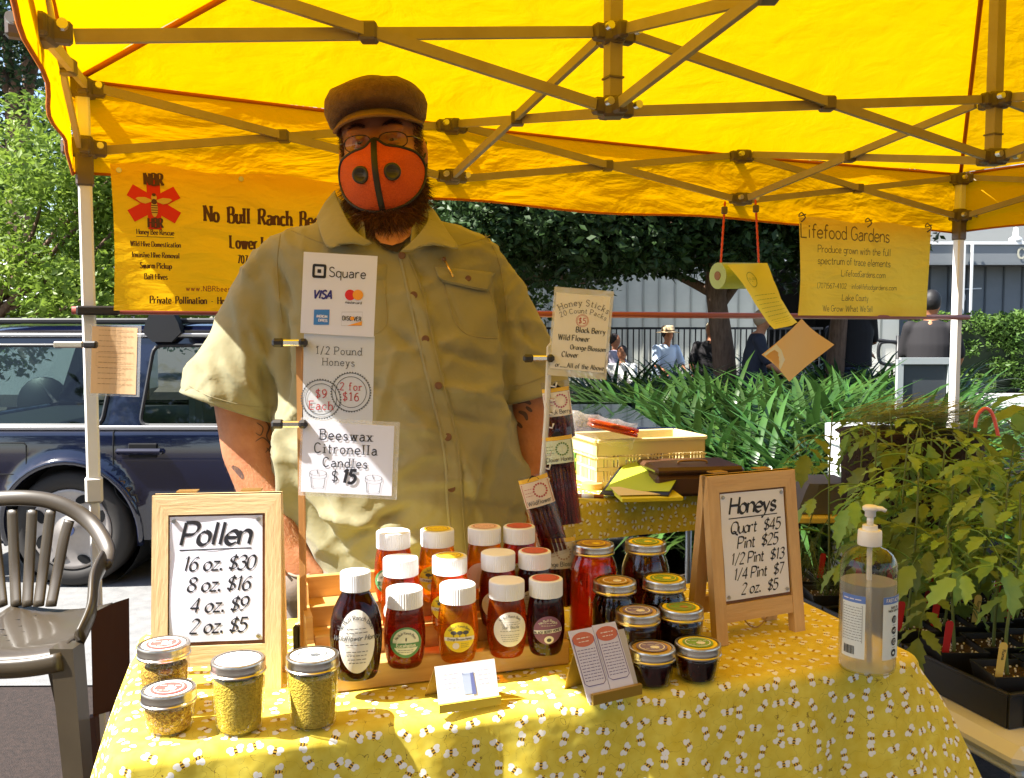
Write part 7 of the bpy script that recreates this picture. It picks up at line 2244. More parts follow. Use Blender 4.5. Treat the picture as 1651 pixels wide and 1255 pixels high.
# greenhouse
yb, yt = HWc - .05, HWc - .05 - (Zroof - Zbelt) * .24
b = MB()
rr_ = []
for z, k in ((Zroof - .045, 1.0), (Zroof - .01, 1.0), (Zroof + .015, .93), (Zroof + .03, .75)):
    rr_.append([Vector(((X0 + .26 + 1.32) / 2 + (1.58 - X0 - .0) * .5 * .86 * k * math.copysign(abs(math.cos(2 * PI * t_ / 32)) ** .35, math.cos(2 * PI * t_ / 32)) * .93, (yt + .012) * k * math.copysign(abs(math.sin(2 * PI * t_ / 32)) ** .35, math.sin(2 * PI * t_ / 32)), z)) for t_ in range(32)])
b.loft(rr_); b.build('roof', NAVY, car, smooth=True, angle=50)
def gp(x, z, l=.004):  # point on the left greenhouse side
    f_ = (z - Zbelt) / (Zroof - .03 - Zbelt)
    return Vector((x, -(yb + (yt - yb) * f_) - l, z))
def window(nm, pts, m=CGL, fr=True):
    b_ = MB(); P = catmull([Vector((*p, 0)) for p in pts], 1, closed=True)
    # round the corners
    out = []
    n_ = len(pts)
    for i in range(n_):
        p = Vector(pts[i]); a_ = Vector(pts[i - 1]); c_ = Vector(pts[(i + 1) % n_]); r_ = .05
        d1 = (a_ - p).normalized() * r_; d2 = (c_ - p).normalized() * r_
        for t_ in (0, .25, .5, .75, 1): out.append(((p + d1) * (1 - t_) ** 2 + p * 2 * t_ * (1 - t_) + (p + d2) * t_ * t_))
    b_.add([gp(q.x, q.y, .007) for q in out], [list(range(len(out)))]); o_ = b_.build(nm, m, car)
    b_ = MB(); b_.tube([gp(q.x, q.y, .006) for q in out], .010, 6, closed=True); b_.build('window_seal', TRIM, o_)
    return o_
U = lambda u: cx_(u)
zt_, zb_ = zs(558), zs(687)
WINS = [(U(-120), U(160), U(-90), U(176)), (U(222), U(470), U(236), U(470)), (U(490), U(740), U(490), U(640))]
for sg in (-1, 1):
    def gside(x, z): p = gp(x, z, 0); return Vector((p.x, p.y if sg < 0 else -p.y, p.z))
    ztop = Zroof - .03
    xr = lambda z: X0 + .03 + .23 * (z - Zbelt) / (ztop - Zbelt); xf = lambda z: 2.02 - .70 * (z - Zbelt) / (ztop - Zbelt)
    b = MB()
    def Q(p): b.add([gside(*q) for q in p], [(0, 1, 2, 3)])
    Q([(xr(Zbelt), Zbelt), (xf(Zbelt), Zbelt), (xf(zb_), zb_), (xr(zb_), zb_)]); Q([(xr(zt_), zt_), (xf(zt_), zt_), (xf(ztop), ztop), (xr(ztop), ztop)])
    lo = [xr(zb_)] + [q for w_ in WINS for q in w_[:2]] + [xf(zb_)]; hi = [xr(zt_)] + [q for w_ in WINS for q in w_[2:]] + [xf(zt_)]
    for q in range(0, 8, 2): Q([(lo[q], zb_), (lo[q + 1], zb_), (hi[q + 1], zt_), (hi[q], zt_)])
    b.build('side_pillars', NAVY, car)
b = MB(); b.add([(2.02, -yb, Zbelt), (2.02, yb, Zbelt), (1.32, yt, Zroof - .03), (1.32, -yt, Zroof - .03)], [(0, 1, 2, 3)]); b.build('windscreen', CGL, car)
b = MB(); b.add([(X0 + .03, -yb, Zbelt), (X0 + .03, yb, Zbelt), (X0 + .26, yt, Zroof - .03), (X0 + .26, -yt, Zroof - .03)], [(0, 1, 2, 3)]); b.build('rear_window', CGL, car)
b = MB(); b.add([(X0 + .05, -yb, Zbelt - .02), (2.0, -yb, Zbelt - .02), (2.0, yb, Zbelt - .02), (X0 + .05, yb, Zbelt - .02)], [(0, 1, 2, 3)]); b.build('interior_floor', TRIM, car)
STC = mat('seat_cloth', (.30, .27, .22), .9)
for x_ in (.52, 1.30):
    for y_ in (-.42, .42):
        cbox('seat', x_, x_ + .14, y_ - .24, y_ + .24, Zbelt - .15, Zroof - .30, STC, .05); cbox('headrest', x_ - .01, x_ + .09, y_ - .12, y_ + .12, Zroof - .27, Zroof - .13, STC, .04)
window('rear_quarter_window', [(U(-120), zb_), (U(160), zb_), (U(176), zt_), (U(-90), zt_)])
window('rear_door_window', [(U(222), zb_), (U(470), zb_), (U(470), zt_), (U(236), zt_)])
window('front_door_window', [(U(490), zb_), (U(740), zb_), (U(640), zt_), (U(490), zt_)])
b = MB(); b.bar((X0 + .05, -HWc + .03, Zbelt + .005), (2.0, -HWc + .03, Zbelt + .005), .03, .022, bev=.004); b.build('belt_moulding', mat('chrome_strip', (.5, .5, .52), .3, metal=.9), car)
b = MB(); b.bar((X0 + .3, -yt - .012, Zroof - .035), (1.3, -yt - .012, Zroof - .035), .02, .02, bev=.004); b.build('drip_rail', mat('chrome_strip', (.5, .5, .52), .3, metal=.9), car)
for y_ in (-yt + .05, yt - .05):
    b = MB(); b.bar((X0 + .35, y_, Zroof + .04), (1.25, y_, Zroof + .04), .035, .03, bev=.008); b.build('roof_rail', TRIM, car)
for x_ in (U(252), U(252) + .85):
    b = MB(); b.bar((x_, -yt - .05, Zroof + .115), (x_, yt + .05, Zroof + .115), .05, .03, bev=.008); rk = b.build('rack_bar', TRIM, car)
    for sg in (-1, 1):
        b = MB(); b.loft([[Vector((x_ + sx2 * w_, sg * (yt + .01) + sy2 * .035, z)) for sx2, sy2 in ((-1, -1), (1, -1), (1, 1), (-1, 1))] for z, w_ in ((Zroof - .07, .05), (Zroof - .02, .10), (Zroof + .03, .085), (Zroof + .13, .035), (Zroof + .15, .03))]); b.build('rack_foot', TRIM, rk)
def sp_(x, z, l=.0):
    return Vector((x, -HWc + ysk(z) - l, z))
DG = mat('gap_black', (.003, .003, .004), .9)
def gap(pts, wd=.0035):
    b_ = MB(); P = catmull([Vector((*p, 0)) for p in pts], 5); b_.tube([sp_(q.x, q.y, .001) for q in P], wd, 5); b_.build('door_gap', DG, body_c)
gap([(U(184), zs(690)), (U(184), zs(740)), (U(186), zs(790)), (U(200), zs(812)), (U(222), zs(840)), (U(236), zs(900)), (U(240), zs(960))]); gap([(U(480), zs(690)), (U(480), zs(850)), (U(482), zs(960))]); gap([(U(745), zs(690)), (U(750), zs(850)), (U(745), zs(960))])
for u0 in (190, 486):
    b = MB(); b.bar(sp_(U(u0), zs(727), .018), sp_(U(u0 + 76), zs(727), .018), .035, .032, bev=.012); hd = b.build('door_handle', NAVY, car)
    b = MB(); c = sp_(U(u0 + 42), zs(726), .001); b.box(c, (.15, .012, .075), bev=.005); b.build('handle_recess', DG, hd)
b = MB(); out = [(U(-2), zs(714)), (U(40), zs(714)), (U(44), zs(718)), (U(44), zs(758)), (U(38), zs(764)), (U(-2), zs(764))]
b.tube([sp_(*q, .001) for q in out], .004, 5, closed=True); b.build('fuel_door', DG, body_c)
for wx in wheels:
    b = MB(); b.tube([sp_(wx + CR * 1.17 * math.cos(R(a)), CR + CR * 1.17 * math.sin(R(a)), .028) for a in range(-14, 195, 8)], (.016, .02) and .018, 8); b.build('arch_lip', NAVY, body_c, smooth=True)
    b = MB(); b.lathe([(CR * 1.15, -.35), (CR * 1.15, .30), (0, .30)][::-1] if False else [(CR * 1.15, -.30), (CR * 1.15, .33), (0.0, .335)], 30, caps=False, M=Matrix.Rotation(R(-90), 3, 'X'), c=(wx, -.55, CR)); b.build('wheel_well', DG, body_c)
HUBC = mat('hubcap_silver', (.30, .27, .25), .5, metal=.4, col2=(.42, .38, .35), vscale=6)
for wx in wheels:
    for sg in (-1, 1):
        y_ = sg * (HWc - .10)
        MX = Matrix.Rotation(R(90) * (1 if sg < 0 else -1), 3, 'X')
        tb = MB(); tb.lathe([(CR * .68, -.10), (CR * .80, -.11), (CR * .95, -.10), (CR, -.07), (CR, .07), (CR * .95, .10), (CR * .80, .11), (CR * .70, .095), (CR * .68, .06)], 48, M=MX, c=(wx, y_, CR)); wo = tb.build('wheel', RUB, car, smooth=True)
        if sg > 0: continue
        hb = MB(); hb.lathe([(CR * .70, .085), (CR * .68, .100), (CR * .62, .095), (CR * .50, .088), (CR * .30, .098), (CR * .16, .112), (CR * .14, .118), (0, .120)], 48, M=MX, c=(wx, y_, CR)); ho_ = hb.build('hubcap', HUBC, wo, smooth=True)
        for q in range(8):
            a = 2 * PI * (q + .5) / 8; c = Vector((wx + CR * .56 * math.cos(a), y_ - .0935, CR + CR * .56 * math.sin(a)))
            sb2 = MB(); sb2.lathe([(.038, -.004), (.038, .004), (0, .004)], 14, M=MX @ Matrix.Rotation(-a, 3, 'Z') @ Matrix.Diagonal(Vector((.55, 1, 1))), c=c); sb2.build('hubcap_slot', DG, wo)
        sb2 = MB(); sb2.lathe([(CR * .10, .118), (CR * .10, .124), (0, .124)], 20, M=MX, c=(wx, y_, CR)); sb2.build('hub_badge', mat('badge_blue', (.05, .07, .16), .3), wo)
t = thing('strapped_bundle', 'red and green straps and dark bundle lying on the roof of the navy car', 'bundle', (car0.x + U(360), CY, Zroof + .09))
for q, (m_, u0, u1, dz) in enumerate(((mat('strap_red', (.5, .02, .03), .6), 330, 400, .03), (mat('strap_green', (.03, .35, .12), .6), 345, 430, .06), (mat('rope_pink', (.6, .12, .2), .6), 310, 380, .02))):
    b = MB(); x0_ = U(u0) - U(360); x1_ = U(u1) - U(360); b.tube(catmull([(x0_, -.5, dz), (x0_ + .08, -.5, dz + .03), ((x0_ + x1_) / 2, -.5, dz - .01), (x1_, -.5, dz + .03)], 6), .012, 6); b.build('strap', m_, t, smooth=True)
b = MB(); b.sphere((0.05, -.2, .03), (.4, .3, .05), 16); b.build('dark_cover', TRIM, t, smooth=True)
# lit interior bits seen through the quarter window are left to the reflections

# ---------------------------------------------------------------- resin chair at the left
RES = mat('brown_resin', (.042, .031, .018), .40, col2=(.056, .042, .026), vscale=6, coat=.25)
CHX = at(38, 900, 2.30)
ch = thing('resin_chair', 'dark brown plastic slatted garden chair at the left edge beside the table', 'chair', (CHX.x, 2.26, 0.004), R(-8))
def C(u, v, Y): 
    return at(u, v, Y)
# back hoop
hp = catmull([C(-108, 985, 2.32), C(-104, 900, 2.36), C(-88, 845, 2.40), C(-40, 812, 2.42), C(30, 803, 2.42), C(95, 812, 2.42), C(145, 842, 2.40), C(172, 885, 2.34), C(168, 915, 2.28)], 6)
b = MB()
for i, p in enumerate(hp): pass
b.tube(hp, [(.011, .021)] * len(hp), 14); b.build('back_hoop', RES, ch, world=True, smooth=True)
for k, (ut, ub) in enumerate(((-78, -46), (-48, -26), (-12, 4), (20, 26), (52, 44), (82, 62), (112, 82))):
    vt = 828 if abs(k - 3) < 3 else 845
    pts = catmull([C(ut, vt - 6, 2.415), C(ut * .7 + ub * .3, 870, 2.40), C(ut * .35 + ub * .65, 925, 2.375), C(ub, 978, 2.33)], 4)
    b = MB(); b.tube(pts, [(.005, .0145)] * len(pts), 10); b.build('back_slat', RES, ch, world=True, smooth=True)
# arms and front legs
for sg, au in ((1, 0), (-1, 1)):
    if sg > 0:
        arm_ = catmull([C(168, 905, 2.29), C(158, 930, 2.20), C(150, 960, 2.14), C(142, 1000, 2.08), C(120, 1010, 2.03)], 5)
        arm_ = catmull([C(166, 905, 2.29), C(152, 935, 2.20), C(147, 985, 2.12), C(128, 1030, 2.06)], 5)
    else: arm_ = catmull([C(-104, 915, 2.29), C(-100, 950, 2.18), C(-105, 1000, 2.10), C(-100, 1050, 2.05)], 5)
    b = MB(); b.tube(arm_, [(.011, .030)] * len(arm_), 12); b.build('arm', RES, ch, world=True, smooth=True)
    lx = C(108, 1040, 2.05) if sg > 0 else C(-100, 1060, 2.05)
    ft = Vector((lx.x + .07 * sg, 1.98, .01))
    b = MB(); n_ = 10
    b.loft([[lx.lerp(ft, t_) + Vector((dx * (.026 - .008 * t_), dy * (.028 - .008 * t_), 0)) for dx, dy in ((-1, -1), (1, -1), (1, 1), (-1, 1))] for t_ in [q / n_ for q in range(n_ + 1)]])
    b.build('leg', RES, ch, world=True)
    lb_ = C(82, 1004, 2.33) if sg > 0 else C(-70, 1004, 2.33)
    ft = Vector((lb_.x + .06 * sg, 2.42, .01))
    b = MB(); b.loft([[lb_.lerp(ft, t_) + Vector((dx * .024, dy * .022, 0)) for dx, dy in ((-1, -1), (1, -1), (1, 1), (-1, 1))] for t_ in [q / n_ for q in range(n_ + 1)]]); b.build('leg', RES, ch, world=True)
# seat
zse = C(20, 985, 2.33).z
def seatf(i, j):
    x = C(-104, 1040, 2.05).x + (C(110, 1040, 2.05).x - C(-104, 1040, 2.05).x) * i
    y = 2.02 + .33 * j; z = zse - .005 + .018 * (2 * i - 1) ** 2 - .012 * math.sin(PI * j) - .02 * max(0, .12 - j) / .12
    x = x + (x - C(3, 1000, 2.1).x) * (-.16 * j)
    return Vector((x, y, z))
b = MB(); b.grid(seatf, 16, 14); b.build('seat', RES, ch, world=True, smooth=True, solid=.006)
b = MB(); b.tube([seatf(i / 16, 0) - Vector((0, 0, .012)) for i in range(17)], [(.010, .022)] * 17, 10); b.build('seat_apron', RES, ch, world=True, smooth=True)
b = MB()
for i in range(8):
    for j in range(8):
        if (i + j) % 2: continue
        p = seatf(.16 + i * .09, .14 + j * .1); b.tube([p + Vector((0, 0, .0006)), p + Vector((.016, .006, .0012))], .0016, 4)
tag(b.build('seat_texture', DG, ch, world=True), kind='stuff')
# brown folded thing behind the chair's arm
t = thing('crate_lid', 'dark brown panel leaning behind the plastic chair next to the tablecloth corner', 'panel', at(170, 1100, 2.15))
b = MB(); A = [at(146, 990, 2.16), at(184, 972, 2.22), at(186, 1145, 2.22), at(150, 1155, 2.16)]
b.add(A + [q + Vector((.02, .04, 0)) for q in A], [(3, 2, 1, 0), (4, 5, 6, 7), (0, 1, 5, 4), (1, 2, 6, 5), (2, 3, 7, 6), (3, 0, 4, 7)]); fixn(b.build('panel', mat('brown_panel', (.055, .02, .012), .45), t, world=True))
for q in (A[3], A[2]):
    b = MB(); b.bar(q, Vector((q.x, q.y + .02, .006)), .02, .02); b.build('leg', mat('brown_panel', (.055, .02, .012), .45), t, world=True)

# ---------------------------------------------------------------- back table and what is on it
BA = R(21); BZ = .80
bo_ = atz(925, 806, BZ); be1 = Vector((math.cos(BA), math.sin(BA), 0))
bo_ = bo_ - be1 * .35
folding_table('folding_table', 'second folding table behind the man under a bee print cloth', bo_, BA, 1.12, .5, BZ - .006, WHITE)
cloth('tablecloth', 'yellow bee print tablecloth on the smaller table behind the mason jars', bo_, BA, 1.12, .5, BZ, .11, flare=.05, corner=.1, seed=5, fold=.006)
b = MB()
CRT = mat('yellow_crate', (.74, .62, .32), .45, transl=.15)
def bpt(u, v, h_=0.0):
    p = atz(u, v, BZ + h_); return p
def crate(label, pos, rz, L_, D_, H_):
    t = thing('plastic_crate', label, 'crate', pos, rz)
    th = .006
    rows = 2
    def wall(nm, a_, c_, n_slots):
        d = (c_ - a_); L2_ = d.length; d.normalize(); out = d.cross(Vector((0, 0, 1)))
        P_ = lambda s_, z, o_=0: a_ + d * s_ + out * o_ + Vector((0, 0, z))
        bb_ = MB()
        def strip(s0, s1, z0, z1, o0=0, o1=th):
            vs_ = [P_(s, z, o) for o in (o0, -o1) for s, z in ((s0, z0), (s1, z0), (s1, z1), (s0, z1))]
            bb_.add(vs_, [(0, 1, 2, 3), (7, 6, 5, 4), (0, 4, 5, 1), (1, 5, 6, 2), (2, 6, 7, 3), (3, 7, 4, 0)])
        zz = [0, H_ * .12, H_ * .34, H_ * .42, H_ * .66, H_]
        strip(0, L2_, zz[0], zz[1]); strip(0, L2_, zz[2] + .001, zz[3] - .001); strip(0, L2_, zz[4] + .001, zz[5])
        groups = n_slots
        for (z0, z1) in ((zz[1], zz[2]), (zz[3], zz[4])):
            s_ = 0; gw = L2_ / groups
            for g_ in range(groups):
                strip(s_ + .0, s_ + gw * .30, z0 + .0005, z1 - .0005)
                for q in range(4): strip(s_ + gw * (.36 + q * .15), s_ + gw * (.36 + q * .15) + gw * .09, z0 + .0005, z1 - .0005, -.001, th - .001)
                s_ += gw
        o_ = fixn(bb_.build(nm, CRT, t)); tag(o_, kind='stuff')
        m2 = MB(); m2.bar(P_(0, H_ - .004, .004), P_(L2_, H_ - .004, .004), .012, .014, bev=.003); m2.build('rim', CRT, t)
        m2 = MB(); m2.bar(P_(0, H_ * .62, .003), P_(L2_, H_ * .62, .003), .006, .004); m2.build('rib', CRT, t)
    c = [Vector((0, 0, 0)), Vector((L_, 0, 0)), Vector((L_, D_, 0)), Vector((0, D_, 0))]
    wall('side_wall', c[0], c[1], 5); wall('side_wall', c[1], c[2], 3); wall('side_wall', c[2], c[3], 5); wall('side_wall', c[3], c[0], 3)
    m2 = MB(); m2.box((L_ / 2, D_ / 2, .004), (L_ - .01, D_ - .01, .006)); m2.build('base', CRT, t)
    return t
cp_ = bpt(962, 788); cq_ = bpt(1134, 770); rzc = math.atan2(cq_.y - cp_.y, cq_.x - cp_.x)
crate('yellow slatted plastic crate on the back table in front of the green leaves', (cp_.x, cp_.y, BZ + .002), rzc * .6, .42, .24, .165)
p = at(1062, 712, cp_.y + .16); t = thing('mason_jar', 'mason jar lid showing over the rim of the yellow crate', 'mason jar', (p.x, p.y, p.z - .13))
b = MB(); b.lathe([(.03, 0), (.036, .01), (.036, .10), (.031, .112), (.031, .13)], 28); b.build('glass', H_DRK, t, smooth=True)
b = MB(); b.lathe([(.036, .112), (.0365, .128), (.034, .130), (0, .1295)], 28); b.build('band', BAND, t, smooth=True, angle=40)
# bag of orange sticks lying on the crate
a_, c_ = at(915, 690, cp_.y - .01), at(1022, 712, cp_.y + .02)
t = thing('stick_bag', 'clear bag of orange honey sticks lying across the corner of the yellow crate', 'bag', (a_ + c_) / 2)
OST = honey('stick_orange', (.85, .16, .02), (.85, .2, .03), .2)
dd = (c_ - a_).normalized(); pp = Vector((0, 0, 1)).cross(dd).normalized(); uu = dd.cross(pp)
for q in range(10):
    off = pp * ((q % 5) * .011 - .022) + uu * ((q // 5) * .011 + .012 + .002 * (q % 2))
    b = MB(); b.tube([a_.lerp(c_, .30) + off * 1.2 + uu * .012, c_ + off * 1.25 + uu * .008], .0065, 8); b.build('honey_stick', OST, t, world=True, smooth=True)
PKF = mat('pinkish_film', (.85, .75, .72), .12, alpha=.16, spec=.9, bump=1.0, bscale=22)
b = MB(); b.tube([a_.lerp(c_, q / 10) + uu * .016 for q in range(11)], [(.024 if 0 < q < 10 else .006, .046 + .004 * math.sin(q * 2)) for q in range(11)], 20)
b.build('film', PKF, t, world=True, smooth=True)
b = MB(); b.box(a_.lerp(c_, .6) + uu * .040 - pp * .01, (.05, .03, .002)); b.build('label', LABW, t, world=True)
# cash box
p0 = bpt(1058, 803); p1 = bpt(1192, 800)
t = thing('cash_box', 'dark brown metal cash box with a lid handle on the back table', 'cash box', (p0.x, p0.y, BZ + .001), BA * .4)
CB = mat('cash_box_brown', (.065, .028, .016), .35, col2=(.08, .036, .02), vscale=9)
def lbx(nm, c, d, m, bev=.004): b_ = MB(); b_.box(c, d, bev=bev); return b_.build(nm, m, t)
lbx('box_body', (.15, .11, .035), (.30, .22, .07), CB, .01); lbx('lid', (.15, .11, .084), (.306, .226, .026), CB, .01)
b = MB(); b.tube(catmull([(.10, .08, .097), (.105, .08, .106), (.15, .08, .108), (.195, .08, .106), (.20, .08, .097)], 3), .004, 8); b.build('handle', mat('worn_bronze', (.35, .2, .08), .4, metal=.7), t, smooth=True)
# clipboard, pad, books
p = bpt(975, 800)
t = thing('clipboard', 'lime green sheet on a black clipboard tilted against things on the back table', 'clipboard', (p.x, p.y, BZ + .01), R(-20), rot=(R(14), R(-3), R(-24)))
lbx('board', (.11, .11, .012), (.23, .30, .006), BLK, .002); lbx('paper', (.115, .12, .0165), (.215, .27, .002), mat('lime_paper', (.42, .52, .03), .7), .0008)
p = bpt(1005, 812)
t = thing('writing_pad', 'yellow legal pad with curled edge at the front of the back table', 'pad', (p.x, p.y, BZ + .004), R(-6), rot=(R(3), 0, R(8)))
lbx('pad', (.09, .04, .010), (.20, .12, .014), mat('pad_yellow', (.70, .62, .03), .7), .002); lbx('sheet', (.07, .06, .022), (.17, .12, .001), mat('pad_cream', (.75, .60, .25), .7), .0004)
p = bpt(932, 778)
t = thing('tissue_box', 'green and yellow carton with a window strip on the back table left of the crate', 'carton', (p.x, p.y + .05, BZ + .001), BA)
lbx('carton', (.05, .04, .05), (.12, .08, .10), mat('carton_green', (.08, .22, .03), .5), .002)
b = MB(); b.box((.05, -.0015, .074), (.118, .002, .012)); b.box((.05, -.0015, .030), (.118, .002, .008)); b.build('yellow_band', mat('carton_yellow', (.62, .50, .08), .5), t)
ib = Ink(); ib.text('NATURAL', .05, .048, .014, plane_fn((0, -.002, 0), (1, 0, 0), (0, 0, 1)), weight=.2); ib.build('lettering', mat('carton_yellow', (.62, .50, .08), .5), t)
p = bpt(948, 806)
t = thing('marker_pen', 'brown and white marker pen lying at the left front of the back table', 'pen', (p.x, p.y, BZ + .012), R(-12))
b = MB(); b.tube([(-.06, 0, 0), (.05, 0, 0)], .007, 10); b.build('barrel', mat('pen_brown', (.3, .10, .03), .4), t, smooth=True)
b = MB(); b.tube([(-.02, 0, 0.0003), (.02, 0, .0003)], .0075, 10); b.build('label_band', WHITE, t, smooth=True)
p = bpt(955, 790)
t = thing('tape_roll', 'tan roll of paper tape lying behind the marker pen', 'tape roll', (p.x, p.y + .02, BZ + .001))
b = MB(); b.lathe([(.022, 0), (.036, 0), (.036, .02), (.022, .02)], 28); b.build('roll', mat('tape_tan', (.5, .3, .12), .6), t, smooth=True, angle=40)

# ---------------------------------------------------------------- people in the background
def bg_person(label, u, vtop, Y, shirt, legs, hair=(.02, .012, .01), hat=None, sit=False, H=1.72, turn=0.0, bend=0.0, armfwd=0.5, skin=SKIN, hgt_from_top=True, wide=1.0):
    top = at(u, vtop, Y)
    base = Vector((top.x, Y, 0.008))
    t = thing('person', label, 'person', base, turn)
    zt = top.z - .008
    hr = .105
    hc = Vector((0, -bend * .3, zt - .13))
    sh = Vector((0, -bend * .12, hc.z - .22)); hp_ = Vector((0, .05 if sit else 0, sh.z - .50))
    mb = MB(); mb.sphere(hc, (.075, .09, .115), 16); capsule(mb, hc - Vector((0, 0, .08)), sh, .05, .06, 12)
    hands = []
    for s_ in (-1, 1):
        S = sh + Vector((s_ * .19 * wide, 0, 0)); E_ = S + Vector((s_ * .06, -.05 - .12 * armfwd, -.27)); W_ = E_ + Vector((-s_ * .06, -.22 * armfwd - .03, -.20 + .22 * armfwd))
        capsule(mb, S, E_, .045, .04, 10); capsule(mb, E_, W_, .038, .028, 10)
        capsule(mb, W_, W_ + Vector((0, -.05, -.03)), .03, .028, 8)
        for f_ in range(4): capsule(mb, W_ + Vector((.014 * (f_ - 1.5), -.06, -.04)), W_ + Vector((.016 * (f_ - 1.5), -.10, -.075)), .009, .007, 6)
        capsule(mb, W_ + Vector((-s_ * .03, -.03, -.02)), W_ + Vector((-s_ * .045, -.07, -.03)), .009, .008, 6)
        hands.append((S, E_, W_))
    capsule(mb, sh, hp_, .10, .11, 12)
    for s_ in (-1, 1):
        Hh = hp_ + Vector((s_ * .09, 0, 0))
        K = Hh + (Vector((s_ * .04, -.42, .0)) if sit else Vector((0, -.01, -hp_.z * .48))); A_ = Vector((K.x, K.y + .02, .07))
        capsule(mb, Hh, K, .07, .05, 10); capsule(mb, K, A_, .048, .035, 10); capsule(mb, A_, A_ + Vector((0, -.14, -.03)), .04, .03, 8)
    o_ = link_mesh('body', remesh(mb, .014, 3), skin, t)
    mb = MB()
    mb.loft([ell_ring(Vector((c.x, c.y, c.z)), hw * wide, d_, d_, 20, 2.1) for c, hw, d_ in ((sh + Vector((0, 0, .075)), .06, .065), (sh + Vector((0, 0, .055)), .12, .08), (sh + Vector((0, 0, .01)), .185, .10), (sh.lerp(hp_, .3), .215, .135), (sh.lerp(hp_, .7), .20, .14), (hp_ - Vector((0, 0, .08)), .205, .145))])
    for S, E_, W_ in hands: capsule(mb, S, S.lerp(E_, .85), .068, .06, 12)
    o_ = link_mesh('shirt', remesh(mb, .014, 3), shirt, t)
    mb = MB(); mb.loft([ell_ring(hp_ + Vector((0, 0, dz)), .185, .13, .13, 16) for dz in (.0, -.12)])
    for s_ in (-1, 1):
        Hh = hp_ + Vector((s_ * .09, 0, -.05)); K = Hh + (Vector((s_ * .04, -.42, .05)) if sit else Vector((0, -.01, -hp_.z * .46))); A_ = Vector((K.x, K.y + .02, .10))
        capsule(mb, Hh, K, .095, .07, 10); capsule(mb, K, A_, .068, .055, 10)
    link_mesh('trousers', remesh(mb, .016, 3), legs, t)
    hm = mat('hair_%d' % int(hair[0] * 1000), hair, .6)
    b_ = MB(); b_.sphere(hc + Vector((0, .018, .022)), (.085, .095, .105), 16); link_mesh('hair', remesh(b_, .014, 1), hm, t)
    if hat:
        b_ = MB(); z = hc.z + .045; b_.lathe([(.19, z - .012), (.20, z - .008), (.11, z + .012), (.10, z + .08), (.08, z + .105), (0, z + .11)], 28, c=(hc.x, hc.y, 0)); b_.build('hat', hat, t, smooth=True)
        b_ = MB(); b_.lathe([(.111, z + .014), (.108, z + .035)], 28, c=(hc.x, hc.y, 0)); b_.build('hat_band', mat('hat_band', (.25, .16, .08), .8), t, smooth=True)
    return t
BLUEW = mat('pale_blue_shirt', (.55, .66, .82), .8); WARM = mat('straw', (.62, .45, .26), .8); GREYT = mat('grey_tee', (.38, .34, .42), .8); BLKT = mat('black_tee', (.014, .012, .014), .85); NVY = mat('dark_navy_cloth', (.018, .02, .035), .85); JN = mat('dark_jeans', (.03, .04, .07), .85)
DSK = mat('dark_skin', (.20, .09, .06), .5)
bg_person('seated person in a straw sun hat and pale blue shirt before the black railing', 1072, 527, 15, BLUEW, JN, hat=WARM, sit=True, turn=R(25), bend=.3)
bg_person('seated dark haired person in a lilac grey top near the railing', 992, 537, 15.2, GREYT, JN, sit=True, turn=R(60))
bg_person('small seated person in a white top with an orange item beside the grey top', 1003, 556, 14.6, WHITE, mat('orange_cloth', (.7, .15, .03), .7), sit=True, turn=R(-30))
bg_person('standing person in dark navy jacket leaning forward right of the tree trunk', 1215, 498, 10.5, NVY, NVY, hair=(.35, .25, .16), turn=R(80), bend=.35, wide=1.15)
bg_person('person in black clothes partly hidden behind the tree trunk', 1147, 517, 13.0, BLKT, BLKT, hair=(.45, .36, .22), turn=R(-20), wide=1.0)
bg_person('standing person in black seen from behind below the garden banner', 1378, 470, 11.5, BLKT, JN, turn=R(170), armfwd=.7, wide=1.1)
bg_person('standing long haired person in dark clothes left of the black clothed person', 1350, 490, 12.3, NVY, JN, turn=R(100), armfwd=.8)
bg_person('standing person with short black hair in a black T shirt beside the right tent leg', 1503, 466, 8.4, BLKT, JN, hair=(.012, .01, .01), turn=R(150), armfwd=.1, wide=.92)
# ---------------------------------------------------------------- seedlings at the right
PZ = .56
PA = R(17); PE1 = Vector((math.cos(PA), math.sin(PA), 0)); PE2 = Vector((-math.sin(PA), math.cos(PA), 0)); PO = Vector((.985, 1.80, 0))
t = thing('plant_table', 'white folding table under the trays of tomato seedlings', 'table', (.955, 1.70, 0), PA)
b = MB(); b.box((.72, .51, PZ - .03), (1.44, 1.02, .05), bev=.02); b.build('table_top', mat('white_resin', (.75, .75, .75), .45), t)
b = MB(); b.box((.72, .51, PZ - .068), (1.38, .96, .022), bev=.008); b.build('table_apron', mat('white_resin', (.75, .75, .75), .45), t)
for x_ in (.08, 1.36):
    for y_ in (.08, .94):
        b = MB(); b.tube([(x_, y_, PZ - .08), (x_, y_, .006)], .014, 10); b.build('leg', m_leg, t, smooth=True)
BLP = mat('black_plastic_tray', (.012, .012, .013), .38)
POTM = mat('pot_black', (.016, .015, .016), .5)
SOILM = mat('potting_soil', (.035, .02, .013), .95, col2=(.085, .05, .03), vscale=160, bump=.8, bscale=120)
PERL = mat('perlite', (.75, .73, .70), .8)
